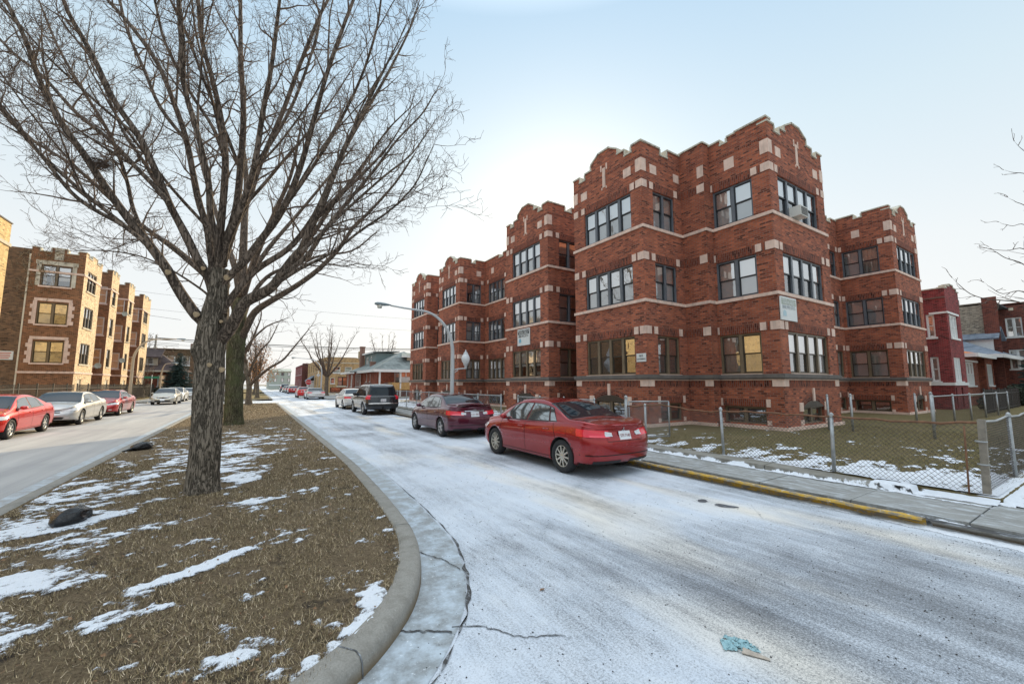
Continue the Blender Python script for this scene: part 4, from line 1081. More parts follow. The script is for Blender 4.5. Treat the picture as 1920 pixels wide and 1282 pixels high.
# ------------------------------------------------------------------ trees: limb paths as (x, y, z, radius) in metres
TRUNK = [(-0.58, 8.13, -0.02, 0.282), (-0.58, 8.13, 0.19, 0.241), (-0.58, 8.14, 0.47, 0.23), (-0.59, 8.14, 1.13, 0.224), (-0.6, 8.15, 1.8, 0.226), (-0.62, 8.16, 2.4, 0.25), (-0.61, 8.15, 2.7, 0.26), (-0.59, 8.14, 3.06, 0.209), (-0.57, 8.13, 3.37, 0.175), (-0.56, 8.12, 3.68, 0.15)]
LIMBS = [
  [(-0.61, 8.15, 2.64, 0.13), (-0.76, 8.17, 2.83, 0.122), (-0.85, 8.19, 2.92, 0.118), (-0.97, 8.19, 3.1, 0.113), (-1.09, 8.19, 3.3, 0.107), (-1.25, 8.18, 3.6, 0.1), (-1.47, 8.18, 3.93, 0.092), (-1.76, 8.19, 4.32, 0.082), (-2.04, 8.19, 4.74, 0.072), (-2.28, 8.16, 5.14, 0.064), (-2.47, 8.14, 5.42, 0.057), (-2.66, 8.1, 5.76, 0.05), (-2.8, 8.03, 6.12, 0.044), (-2.91, 7.92, 6.51, 0.037), (-3.09, 7.82, 6.92, 0.029), (-3.35, 7.67, 7.54, 0.018), (-3.61, 7.53, 8.22, 0.011), (-3.87, 7.38, 8.95, 0.007)] ,
  [(-1.4, 7.86, 3.82, 0.048), (-1.73, 7.91, 4.1, 0.042), (-2.08, 7.98, 4.3, 0.037), (-2.33, 8.01, 4.5, 0.034), (-2.58, 8.0, 4.84, 0.03), (-2.79, 7.99, 5.14, 0.027), (-3.07, 7.97, 5.52, 0.023), (-3.47, 7.94, 6.08, 0.014), (-3.86, 7.91, 6.7, 0.009), (-4.26, 7.89, 7.37, 0.006)] ,
  [(-0.62, 8.16, 3.19, 0.105), (-0.7, 8.15, 3.49, 0.098), (-0.87, 8.18, 3.8, 0.092), (-1.08, 8.22, 4.24, 0.084), (-1.3, 8.25, 4.68, 0.077), (-1.53, 8.27, 5.24, 0.069), (-1.75, 8.3, 5.7, 0.063), (-2.1, 8.38, 6.24, 0.055), (-2.38, 8.41, 6.85, 0.047), (-2.68, 8.45, 7.4, 0.04), (-2.78, 8.46, 7.64, 0.037), (-3.11, 8.49, 8.47, 0.023), (-3.45, 8.53, 9.38, 0.014), (-3.78, 8.56, 10.35, 0.009)] ,
  [(-1.26, 8.0, 4.59, 0.054), (-1.49, 8.21, 4.9, 0.05), (-1.78, 8.46, 5.25, 0.047), (-2.23, 8.84, 5.79, 0.043), (-2.74, 9.27, 6.29, 0.038), (-3.34, 9.77, 7.04, 0.034), (-3.79, 10.13, 7.47, 0.031), (-4.11, 10.39, 7.84, 0.028), (-4.5, 10.7, 8.31, 0.017), (-4.88, 11.02, 8.84, 0.011), (-5.27, 11.33, 9.42, 0.007)] ,
  [(-0.68, 8.19, 3.46, 0.057), (-0.86, 8.41, 3.68, 0.055), (-1.25, 8.84, 4.08, 0.052), (-1.61, 9.23, 4.41, 0.049), (-1.99, 9.63, 4.76, 0.047), (-2.4, 10.06, 5.18, 0.045), (-2.93, 10.61, 5.75, 0.042), (-3.36, 11.05, 6.15, 0.04), (-4.03, 11.7, 6.69, 0.037), (-4.79, 12.44, 7.5, 0.033), (-5.07, 12.72, 7.82, 0.02), (-5.36, 12.99, 8.19, 0.012), (-5.64, 13.27, 8.59, 0.007)] ,
  [(-0.61, 8.15, 3.37, 0.088), (-0.72, 8.31, 3.96, 0.08), (-0.82, 8.45, 4.47, 0.076), (-0.99, 8.63, 5.01, 0.072), (-1.25, 8.95, 6.13, 0.064), (-1.48, 9.19, 6.83, 0.059), (-1.84, 9.53, 7.76, 0.053), (-2.34, 9.97, 8.61, 0.047), (-2.83, 10.38, 9.29, 0.042), (-3.29, 10.76, 9.96, 0.026), (-3.74, 11.14, 10.69, 0.016), (-4.2, 11.52, 11.5, 0.01)] ,
  [(-0.57, 8.13, 3.46, 0.088), (-0.61, 8.0, 3.98, 0.078), (-0.73, 7.92, 4.5, 0.07), (-0.78, 7.8, 5.0, 0.063), (-0.94, 7.69, 5.65, 0.055), (-1.15, 7.58, 6.35, 0.046), (-1.2, 7.42, 6.9, 0.039), (-1.25, 7.25, 7.44, 0.033), (-1.33, 6.97, 8.36, 0.02), (-1.41, 6.69, 9.36, 0.012), (-1.5, 6.41, 10.44, 0.007)] ,
  [(-0.56, 8.12, 3.55, 0.097), (-0.61, 8.18, 4.13, 0.087), (-0.6, 8.21, 4.94, 0.078), (-0.62, 8.26, 5.66, 0.071), (-0.73, 8.36, 6.4, 0.064), (-0.91, 8.51, 7.17, 0.057), (-1.11, 8.67, 7.9, 0.051), (-1.24, 8.79, 8.78, 0.044), (-1.38, 8.92, 9.8, 0.027), (-1.53, 9.06, 10.9, 0.017), (-1.67, 9.19, 12.08, 0.011)] ,
  [(-0.55, 8.11, 3.73, 0.097), (-0.55, 8.21, 4.05, 0.092), (-0.43, 8.32, 4.72, 0.085), (-0.41, 8.55, 5.65, 0.078), (-0.44, 8.87, 6.92, 0.069), (-0.57, 9.25, 8.3, 0.06), (-0.67, 9.61, 9.81, 0.05), (-0.73, 9.83, 10.75, 0.031), (-0.79, 10.04, 11.77, 0.019), (-0.85, 10.26, 12.86, 0.012)] ,
  [(-0.53, 8.1, 3.73, 0.088), (-0.5, 8.0, 4.1, 0.08), (-0.33, 7.77, 4.63, 0.071), (-0.18, 7.52, 5.29, 0.062), (-0.11, 7.28, 6.1, 0.052), (-0.03, 7.07, 6.81, 0.044), (0.02, 6.81, 7.75, 0.033), (0.07, 6.56, 8.69, 0.02), (0.12, 6.31, 9.7, 0.012), (0.16, 6.06, 10.78, 0.007)] ,
  [(-0.52, 8.1, 3.82, 0.079), (-0.41, 8.17, 4.47, 0.072), (-0.24, 8.18, 5.01, 0.067), (-0.11, 8.23, 5.7, 0.062), (0.18, 8.25, 6.79, 0.055), (0.42, 8.3, 7.89, 0.048), (0.71, 8.31, 9.06, 0.041), (0.85, 8.3, 9.5, 0.039), (1.09, 8.28, 10.29, 0.024), (1.34, 8.27, 11.15, 0.015), (1.58, 8.25, 12.07, 0.009)] ,
  [(-0.52, 8.1, 3.32, 0.096), (-0.51, 8.07, 3.45, 0.093), (-0.25, 7.87, 3.78, 0.085), (-0.03, 7.69, 4.14, 0.079), (0.25, 7.46, 4.65, 0.071), (0.45, 7.27, 5.31, 0.063), (0.61, 7.09, 6.15, 0.054), (0.76, 6.92, 6.96, 0.046), (0.96, 6.72, 7.78, 0.037), (1.06, 6.63, 8.16, 0.034), (1.26, 6.45, 8.95, 0.021), (1.46, 6.27, 9.8, 0.013), (1.66, 6.09, 10.71, 0.008)] ,
  [(-0.47, 8.06, 2.92, 0.083), (-0.45, 8.08, 3.08, 0.08), (-0.09, 7.98, 3.68, 0.071), (0.38, 7.81, 4.11, 0.064), (0.7, 7.72, 4.65, 0.058), (0.9, 7.68, 5.2, 0.054), (1.11, 7.66, 5.9, 0.048), (1.5, 7.57, 6.88, 0.04), (1.87, 7.47, 7.77, 0.033), (2.21, 7.39, 8.71, 0.026), (2.31, 7.37, 9.08, 0.024), (2.38, 7.36, 9.35, 0.015), (2.45, 7.34, 9.64, 0.009), (2.52, 7.33, 9.95, 0.006)] ,
  [(-0.5, 8.08, 2.49, 0.147), (-0.36, 7.93, 2.71, 0.134), (-0.27, 7.82, 2.91, 0.126), (-0.17, 7.7, 3.11, 0.119), (0.11, 7.44, 3.28, 0.108), (0.28, 7.26, 3.49, 0.1), (0.51, 7.02, 3.85, 0.088), (0.66, 6.8, 4.33, 0.075), (0.75, 6.67, 4.58, 0.068), (0.86, 6.5, 4.97, 0.058), (1.0, 6.29, 5.43, 0.047), (1.22, 5.98, 6.01, 0.033), (1.44, 5.68, 6.58, 0.019), (1.53, 5.56, 6.81, 0.012), (1.61, 5.44, 7.07, 0.007), (1.7, 5.33, 7.35, 0.004)] ,
  [(0.27, 6.87, 3.4, 0.056), (0.58, 6.75, 3.73, 0.048), (0.81, 6.69, 4.18, 0.042), (1.09, 6.6, 4.64, 0.036), (1.45, 6.47, 5.21, 0.03), (1.78, 6.36, 5.79, 0.023), (2.13, 6.23, 6.28, 0.018), (2.31, 6.17, 6.66, 0.014), (2.37, 6.15, 6.78, 0.009), (2.42, 6.13, 6.92, 0.006), (2.48, 6.11, 7.07, 0.004)] ,
  [(0.1, 6.97, 3.19, 0.044), (0.47, 6.61, 3.47, 0.035), (0.84, 6.26, 3.68, 0.029), (1.2, 5.9, 4.0, 0.023), (1.49, 5.6, 4.23, 0.019), (1.74, 5.33, 4.54, 0.015), (1.86, 5.15, 4.88, 0.011), (1.89, 5.11, 4.97, 0.007), (1.92, 5.06, 5.06, 0.004), (1.95, 5.02, 5.17, 0.002)] ,
  [(0.47, 6.44, 3.68, 0.038), (0.72, 6.48, 4.01, 0.034), (1.15, 6.53, 4.59, 0.028), (1.64, 6.55, 5.21, 0.023), (2.07, 6.54, 5.71, 0.019), (2.35, 6.56, 6.21, 0.015), (2.4, 6.56, 6.3, 0.009), (2.45, 6.57, 6.4, 0.006), (2.5, 6.57, 6.51, 0.004)] ,
  [(-1.23, 8.81, 6.06, 0.047), (-1.76, 9.54, 6.95, 0.043), (-2.16, 10.16, 7.96, 0.04), (-2.6, 10.8, 9.05, 0.037), (-2.89, 11.28, 10.04, 0.035), (-3.06, 11.56, 10.65, 0.022), (-3.23, 11.84, 11.31, 0.014), (-3.4, 12.12, 12.02, 0.009)] ,
  [(-1.46, 8.14, 3.92, 0.045), (-1.79, 8.63, 4.59, 0.042), (-2.02, 9.04, 5.3, 0.04), (-2.42, 9.63, 6.25, 0.037), (-3.1, 10.48, 7.44, 0.034), (-3.65, 11.14, 8.46, 0.031), (-4.06, 11.66, 9.37, 0.029), (-4.24, 11.89, 9.79, 0.018), (-4.42, 12.12, 10.26, 0.011), (-4.61, 12.35, 10.76, 0.007)] ,
  [(0.25, 7.41, 4.63, 0.044), (0.54, 7.04, 5.12, 0.037), (0.85, 6.62, 5.72, 0.032), (1.13, 6.17, 6.44, 0.026), (1.27, 5.85, 7.07, 0.022), (1.29, 5.69, 7.47, 0.019), (1.31, 5.54, 7.86, 0.012), (1.33, 5.39, 8.28, 0.007), (1.35, 5.24, 8.73, 0.004)] ,
  [(-0.18, 7.44, 5.25, 0.043), (0.15, 7.64, 6.14, 0.038), (0.4, 7.84, 7.06, 0.035), (0.64, 8.13, 8.33, 0.031), (0.77, 8.38, 9.41, 0.028), (0.83, 8.49, 9.91, 0.017), (0.89, 8.6, 10.46, 0.011), (0.94, 8.72, 11.04, 0.007)] ,
  [(-0.63, 8.2, 5.63, 0.045), (-0.81, 8.18, 6.1, 0.04), (-1.17, 8.23, 6.66, 0.034), (-1.53, 8.24, 7.37, 0.028), (-1.69, 8.16, 7.98, 0.024), (-1.86, 8.08, 8.65, 0.015), (-2.03, 7.99, 9.37, 0.009), (-2.19, 7.91, 10.14, 0.006)] ,
  [(-0.56, 8.12, 2.84, 0.03), (-0.72, 8.51, 3.24, 0.028), (-0.83, 8.71, 3.41, 0.027), (-1.41, 9.57, 3.9, 0.023), (-2.02, 10.41, 4.28, 0.02), (-2.68, 11.24, 4.5, 0.017), (-3.25, 11.94, 4.6, 0.015), (-3.31, 12.02, 4.62, 0.009), (-3.38, 12.09, 4.64, 0.006), (-3.44, 12.17, 4.67, 0.004)] ,
]
TRUNK2 = [(-0.61, 20.7, -0.05, 0.398), (-0.62, 20.71, 0.48, 0.332), (-0.69, 20.75, 2.25, 0.314), (-0.71, 20.76, 3.6, 0.339), (-0.69, 20.75, 4.51, 0.295), (-0.64, 20.72, 5.43, 0.251)]
LIMBS2 = [
  [(-0.65, 20.73, 3.6, 0.158), (-0.41, 20.45, 4.04, 0.146), (-0.11, 20.07, 4.81, 0.132), (0.56, 19.43, 5.34, 0.118), (1.27, 18.75, 5.83, 0.105), (1.96, 18.06, 6.43, 0.092), (2.63, 17.36, 7.25, 0.078), (3.04, 16.87, 8.05, 0.067), (3.51, 16.37, 8.6, 0.058), (4.29, 15.51, 9.67, 0.042), (4.74, 14.96, 10.54, 0.031), (4.82, 14.86, 10.7, 0.019), (4.9, 14.76, 10.88, 0.012), (4.98, 14.67, 11.08, 0.007)] ,
  [(-0.67, 20.74, 3.94, 0.113), (-0.31, 21.24, 5.56, 0.093), (0.25, 21.41, 6.65, 0.082), (1.07, 21.36, 7.26, 0.072), (2.39, 21.19, 7.96, 0.058), (3.79, 20.95, 8.4, 0.044), (4.77, 20.85, 9.39, 0.033), (4.89, 20.84, 9.51, 0.02), (5.0, 20.83, 9.65, 0.012), (5.12, 20.81, 9.8, 0.007)] ,
  [(-0.64, 20.72, 5.43, 0.205), (-0.67, 20.93, 6.88, 0.172), (-0.73, 21.21, 8.89, 0.139), (-0.77, 21.49, 11.0, 0.109), (-1.05, 21.91, 13.19, 0.08), (-1.08, 22.18, 15.49, 0.051), (-1.08, 22.22, 15.83, 0.032), (-1.09, 22.26, 16.21, 0.02), (-1.09, 22.3, 16.6, 0.012)] ,
  [(-0.63, 20.71, 5.2, 0.16), (-1.0, 21.78, 7.04, 0.13), (-1.68, 23.08, 9.07, 0.106), (-2.45, 24.55, 11.6, 0.08), (-3.15, 25.85, 14.0, 0.056), (-3.23, 26.0, 14.3, 0.035), (-3.32, 26.16, 14.62, 0.022), (-3.4, 26.31, 14.97, 0.014)] ,
  [(-0.63, 20.71, 5.43, 0.16), (-0.2, 19.82, 7.14, 0.118), (0.28, 18.95, 8.57, 0.09), (0.81, 17.97, 10.12, 0.063), (0.98, 17.33, 11.43, 0.042), (1.02, 17.18, 11.74, 0.026), (1.06, 17.04, 12.08, 0.016), (1.1, 16.89, 12.44, 0.01)] ,
  [(-0.69, 20.75, 4.51, 0.114), (-1.08, 21.21, 5.47, 0.093), (-1.85, 21.96, 6.47, 0.075), (-2.85, 22.89, 7.52, 0.056), (-3.76, 23.71, 8.34, 0.041), (-4.43, 24.29, 8.64, 0.032), (-4.55, 24.39, 8.7, 0.02), (-4.67, 24.5, 8.77, 0.012), (-4.79, 24.6, 8.86, 0.007)] ,
  [(-0.61, 20.7, 5.9, 0.114), (0.18, 20.98, 7.77, 0.091), (1.37, 21.08, 9.83, 0.071), (2.45, 21.13, 11.73, 0.055), (3.38, 21.14, 13.41, 0.041), (3.51, 21.14, 13.65, 0.025), (3.64, 21.14, 13.92, 0.015), (3.77, 21.14, 14.21, 0.009)] ,
]
LIMBS4 = [
  [(14.81, 1.15, 2.03, 0.046), (14.35, 1.22, 3.17, 0.031), (13.86, 1.43, 3.51, 0.025), (13.33, 1.67, 3.57, 0.02), (12.96, 1.84, 3.59, 0.017), (12.62, 1.99, 3.69, 0.014), (12.38, 2.09, 3.87, 0.011), (12.33, 2.11, 3.91, 0.007), (12.28, 2.13, 3.96, 0.004), (12.23, 2.15, 4.01, 0.002)] ,
  [(14.84, 1.13, 2.73, 0.047), (15.08, 1.28, 4.23, 0.028), (15.05, 1.45, 4.97, 0.02), (14.94, 1.58, 5.17, 0.017), (14.82, 1.71, 5.34, 0.014), (14.84, 1.72, 5.48, 0.013), (14.85, 1.72, 5.55, 0.008), (14.86, 1.73, 5.62, 0.005), (14.87, 1.73, 5.7, 0.003)] ,
  [(14.82, 1.15, 2.49, 0.047), (15.59, 1.33, 4.18, 0.026), (15.63, 1.54, 4.68, 0.02), (15.52, 1.79, 4.89, 0.016), (15.48, 1.91, 5.05, 0.013), (15.47, 1.95, 5.1, 0.008), (15.45, 1.99, 5.17, 0.005), (15.44, 2.03, 5.23, 0.003)] ,
  [(14.9, 1.09, 3.2, 0.041), (14.01, 1.17, 4.28, 0.022), (13.49, 1.3, 4.61, 0.016), (13.02, 1.46, 4.54, 0.012), (12.59, 1.6, 4.52, 0.009), (12.53, 1.62, 4.52, 0.006), (12.46, 1.64, 4.52, 0.004), (12.4, 1.66, 4.54, 0.002)] ,
  [(14.84, 1.13, 2.73, 0.041), (13.39, 1.16, 3.74, 0.021), (12.63, 1.25, 4.03, 0.015), (12.02, 1.38, 3.94, 0.011), (11.45, 1.49, 3.89, 0.008), (11.38, 1.5, 3.89, 0.005), (11.32, 1.52, 3.89, 0.003), (11.25, 1.53, 3.9, 0.002)] ,
  [(14.95, 1.06, 3.68, 0.041), (14.45, 1.16, 4.95, 0.02), (14.09, 1.31, 5.27, 0.014), (13.83, 1.44, 5.23, 0.011), (13.68, 1.51, 5.25, 0.009), (13.62, 1.54, 5.26, 0.006), (13.56, 1.57, 5.28, 0.004), (13.5, 1.59, 5.3, 0.002)] ,
  [(15.01, 1.02, 4.16, 0.047), (15.6, 1.16, 6.35, 0.021), (15.56, 1.31, 6.83, 0.015), (15.4, 1.48, 6.92, 0.012), (15.36, 1.53, 6.95, 0.007), (15.31, 1.57, 6.98, 0.004), (15.27, 1.62, 7.02, 0.002)] ,
  [(14.98, 1.04, 3.92, 0.047), (15.07, 1.14, 5.44, 0.022), (14.88, 1.32, 5.87, 0.015), (14.72, 1.44, 5.99, 0.011), (14.67, 1.47, 6.03, 0.007), (14.63, 1.51, 6.07, 0.004), (14.58, 1.54, 6.12, 0.002)] ,
  [(15.07, 0.99, 4.65, 0.048), (14.5, 1.01, 6.37, 0.019), (14.17, 1.13, 6.7, 0.014), (13.86, 1.27, 6.63, 0.01), (13.8, 1.3, 6.62, 0.006), (13.74, 1.32, 6.61, 0.004), (13.68, 1.35, 6.61, 0.002)] ,
  [(14.83, 1.14, 2.15, 0.046), (13.9, 1.22, 3.13, 0.027), (13.18, 1.34, 3.66, 0.017), (12.53, 1.54, 3.59, 0.012), (12.16, 1.64, 3.7, 0.008), (12.1, 1.66, 3.72, 0.005), (12.04, 1.67, 3.75, 0.003), (11.97, 1.69, 3.78, 0.002)] ,
  [(15.04, 1.01, 4.4, 0.048), (14.42, 1.03, 6.48, 0.017), (14.14, 1.14, 6.82, 0.012), (13.97, 1.21, 6.95, 0.009), (13.92, 1.23, 6.99, 0.006), (13.87, 1.25, 7.04, 0.004), (13.82, 1.27, 7.09, 0.002)] ,
  [(14.88, 1.11, 2.61, 0.105), (15.67, 0.61, 5.01, 0.067), (16.31, 0.2, 6.91, 0.045), (16.78, -0.09, 8.88, 0.025), (16.8, -0.1, 8.95, 0.015), (16.81, -0.11, 9.02, 0.009), (16.83, -0.12, 9.1, 0.006)] ,
  [(14.95, 1.06, 3.2, 0.106), (15.11, 0.96, 5.01, 0.073), (15.18, 0.92, 6.91, 0.048), (15.45, 0.74, 8.88, 0.025), (15.46, 0.73, 8.95, 0.015), (15.47, 0.73, 9.02, 0.009), (15.48, 0.72, 9.1, 0.006)] ,
]
TRUNK3 = [(-0.24, 39.93, 0.11, 0.261), (-0.27, 39.95, 0.72, 0.209), (-0.28, 39.96, 1.58, 0.201), (-0.44, 40.06, 2.45, 0.167), (-0.65, 40.19, 3.55, 0.141)]
LIMBS3 = [
  [(-0.25, 39.94, 1.71, 0.14), (0.34, 39.38, 2.41, 0.116), (1.03, 38.74, 3.1, 0.096), (1.91, 37.95, 3.74, 0.076), (2.58, 37.28, 4.72, 0.057), (3.41, 36.45, 5.99, 0.034), (3.54, 36.32, 6.2, 0.021), (3.67, 36.19, 6.42, 0.013), (3.79, 36.07, 6.67, 0.008)] ,
  [(-0.43, 40.05, 2.15, 0.158), (-0.7, 40.48, 3.56, 0.123), (-0.65, 40.65, 4.69, 0.102), (-0.21, 40.56, 5.6, 0.084), (0.69, 40.27, 6.68, 0.059), (1.83, 39.81, 7.27, 0.037), (2.05, 39.72, 7.4, 0.023), (2.28, 39.63, 7.54, 0.014), (2.5, 39.54, 7.71, 0.009)] ,
  [(-0.37, 40.01, 2.45, 0.114), (-0.1, 39.69, 3.54, 0.086), (0.4, 39.21, 4.63, 0.064), (0.92, 38.77, 5.28, 0.049), (1.34, 38.34, 6.37, 0.031), (1.43, 38.25, 6.61, 0.019), (1.52, 38.16, 6.88, 0.012), (1.61, 38.06, 7.17, 0.007)] ,
  [(-0.56, 40.13, 3.11, 0.132), (-0.89, 40.7, 4.9, 0.095), (-1.15, 41.24, 6.75, 0.068), (-1.18, 41.71, 9.13, 0.037), (-1.18, 41.76, 9.4, 0.023), (-1.19, 41.81, 9.7, 0.014), (-1.19, 41.86, 10.01, 0.009)] ,
  [(-0.58, 40.15, 3.55, 0.132), (-1.19, 40.13, 5.28, 0.091), (-1.58, 39.98, 7.0, 0.061), (-2.03, 39.88, 8.7, 0.035), (-2.1, 39.86, 8.97, 0.022), (-2.17, 39.85, 9.26, 0.014), (-2.23, 39.83, 9.57, 0.009)] ,
  [(-0.56, 40.13, 4.43, 0.097), (-0.06, 40.06, 6.24, 0.065), (0.25, 40.04, 7.62, 0.048), (-0.01, 40.38, 9.02, 0.032), (-0.06, 40.44, 9.29, 0.02), (-0.1, 40.5, 9.57, 0.012), (-0.15, 40.57, 9.88, 0.007)] ,
]
def bark_mat(name, a, b, moss=None, sc=1.0):
    m = NT(name); p = m.obj()
    v = m.mapping(p, (16*sc,16*sc,3.0*sc))
    f = m.noise(v, 1.6, 6, .65, .8); g = m.noise(p, 45, 4, .7)
    rid = m.noise(m.mapping(p, (13*sc,13*sc,2.0*sc)), 1.5, 5, .6, 1.2)
    rd = m.math('ABSOLUTE', m.math('SUBTRACT', rid, .5))
    crev = m.ramp(rd, [(.0,0.0),(.075,1.0)])
    c = m.mix(f, a, b)
    c = m.mix(m.ramp(g, [(.55,0.0),(.75,.6)]), c, tuple(min(1,q*1.7) for q in b))
    c = m.mix(crev, tuple(q*.35 for q in a), c)
    if moss: c = m.mix(m.ramp(m.noise(p, 2.5, 4, .6), [(.42,0.0),(.66,.7)]), c, moss)
    m.bsdf(c, .9, m.bump(m.math('ADD', crev, f), .8, .02), spec=.15)
    return m.mat
M['bark'] = bark_mat('furrowed_bark', (.155,.13,.10), (.36,.30,.235))
M['bark_smooth'] = bark_mat('smooth_bark', (.13,.10,.08), (.27,.21,.165), sc=.7)
M['bark_moss'] = bark_mat('mossy_bark', (.09,.085,.05), (.20,.17,.11), (.12,.135,.06))
M['twig'] = plain('twig_bark', (.13,.09,.066), .85, var=.3, scale=4)
M['scar'] = plain('cut_wood', (.46,.34,.21), .8, var=.2, scale=40)
M['twig_pale'] = plain('pale_twig_bark', (.20,.14,.095), .85, var=.3, scale=4)  # paler tone of twig bark for the small ornamental tree

def path4(P4, k=5):
    P = catmull([p[:3] for p in P4], k); r = []
    for i in range(len(P4)-1):
        for j in range(k): r.append(P4[i][3] + (P4[i+1][3]-P4[i][3])*j/k)
    r.append(P4[-1][3]); return P, r
def trunk_mesh(name, P4, parent, mat, ridge=.018, n=72, k=14, flare=1.0, seed=0.0, knots=()):
    P, rr = path4(P4, k); mb = MB(); base_z = P[0].z
    for i, p in enumerate(P):
        for j in range(n):
            t = 2*math.pi*j/n; c, s_ = math.cos(t), math.sin(t)
            h = p.z - base_z
            # furrows: ridged noise drawn out along the stem
            q = 1 - abs(mnoise.noise(Vector((c*5.5+seed, s_*5.5, h*2.6))))*2.2
            q2 = 1 - abs(mnoise.noise(Vector((c*11+seed, s_*11, h*5.5+9))))*2.0
            r = rr[i] + ridge*(q*.7+q2*.45-.7) + .02*mnoise.noise(Vector((c*1.4, s_*1.4, h*1.2+seed)))
            lobe = .075*flare*math.exp(-h/.22)*(.6+.6*math.sin(t*5+seed)+.4*math.sin(t*3+2))
            r += max(0, lobe)
            for (kt, kh, kr, ka) in knots:
                dt = (t-kt+math.pi) % (2*math.pi)-math.pi
                r += ka*math.exp(-((dt*rr[i])**2+(h-kh)**2)/(kr*kr))
            mb.v.append((p.x+c*r, p.y+s_*r, p.z))
    for i in range(len(P)-1):
        for j in range(n):
            j2 = (j+1) % n
            mb.f.append((i*n+j, i*n+j2, (i+1)*n+j2, (i+1)*n+j)); mb.m.append(0); mb.uv.append(None); mb.sm.append(True)
    top = len(P)-1
    mb.f.append(tuple(top*n+j for j in range(n))); mb.m.append(0); mb.uv.append(None); mb.sm.append(True)
    return mb.build(name, mat, parent)

class Twigs:
    """recursive branching; all fine growth of one tree goes into one crown mesh"""
    def __init__(s, rng, up=.25, tmin=.0022, levels=3, dens=1.0, scale=1.0):
        s.mb = MB(); s.rng = rng; s.up = up; s.tmin = tmin; s.levels = levels; s.dens = dens; s.sc = scale; s.count = 0
    def grow(s, p, d, L, r, lev):
        rng = s.rng; s.count += 1
        nseg = 5 if lev == 0 else 4 if lev == 1 else 3 if lev == 2 else 2
        pts = [p.copy()]; dirs = [d.copy()]; rad = [r]
        wander = .16 if lev < 2 else .22
        for i in range(nseg):
            d = (d + Vector((rng.gauss(0,wander), rng.gauss(0,wander), rng.gauss(0,wander)+s.up*(.55 if lev < 2 else .30)/nseg*2))).normalized()
            p = p + d*(L/nseg); pts.append(p.copy()); dirs.append(d.copy()); rad.append(max(s.tmin*.75, r*(1-.80*(i+1)/nseg)))
        s.mb.ring_tube(pts, rad, 5 if lev == 0 else 4 if lev == 1 else 3, 0, False)
        if lev >= s.levels: return
        gap = (.26,.15,.085,.07)[lev]*s.sc/s.dens
        n = max(1, int(L*.86/gap))
        for i in range(n):
            f = .14 + .86*(i+rng.random()*.8)/n
            if f > .99: continue
            x = f*nseg; k = min(int(x), nseg-1); q = pts[k].lerp(pts[k+1], x-k); dd = dirs[k].lerp(dirs[k+1], x-k).normalized()
            s.child(q, dd, L, rad[k], lev, f)
        # forked tip
        s.child(pts[-1], dirs[-1], L*.75, rad[-1]*1.2, lev, .5)
    def child(s, q, dd, L, r, lev, f):
        rng = s.rng
        ax = dd.orthogonal().normalized(); ax.rotate(Matrix.Rotation(rng.uniform(0,2*math.pi), 3, dd))
        ang = R(rng.uniform(26,52)); c = dd.copy(); c.rotate(Matrix.Rotation(ang, 3, ax))
        Lc = L*(.62-.32*f)*rng.uniform(.55,1.15)
        if lev == 1: Lc = max(Lc, .12*s.sc)
        if lev >= 2: Lc = rng.uniform(.05,.17)*s.sc
        s.grow(q, c, Lc, max(s.tmin, min(r*.62, r)), lev+1)
    def along(s, P, rr, L0, gap, start=.18, lenf=lambda f: 1-.60*f, side=None):
        rng = s.rng
        tot = [0]
        for a, b in zip(P[:-1], P[1:]): tot.append(tot[-1]+(b-a).length)
        T = tot[-1]; x = T*start
        while x < T:
            k = 0
            while k < len(tot)-2 and tot[k+1] < x: k += 1
            u = (x-tot[k])/max(1e-6, tot[k+1]-tot[k]); q = P[k].lerp(P[k+1], u); dd = (P[k+1]-P[k]).normalized()
            r = rr[k]+(rr[k+1]-rr[k])*u; f = x/T
            ax = dd.orthogonal().normalized(); ax.rotate(Matrix.Rotation(rng.uniform(0,2*math.pi), 3, dd))
            c = dd.copy(); c.rotate(Matrix.Rotation(R(rng.uniform(30,58)), 3, ax))
            if side is not None: c = (c + side*.25).normalized()
            s.grow(q + c*r*.6, c, L0*lenf(f)*rng.uniform(.45,1.2), max(s.tmin*1.6, min(r*.42, .016*s.sc)), 0)
            x += gap*rng.uniform(.6,1.5)
        # leader tip
        dd = (P[-1]-P[-2]).normalized()
        s.grow(P[-1], dd, L0*.42, max(s.tmin*1.5, rr[-1]), 0)

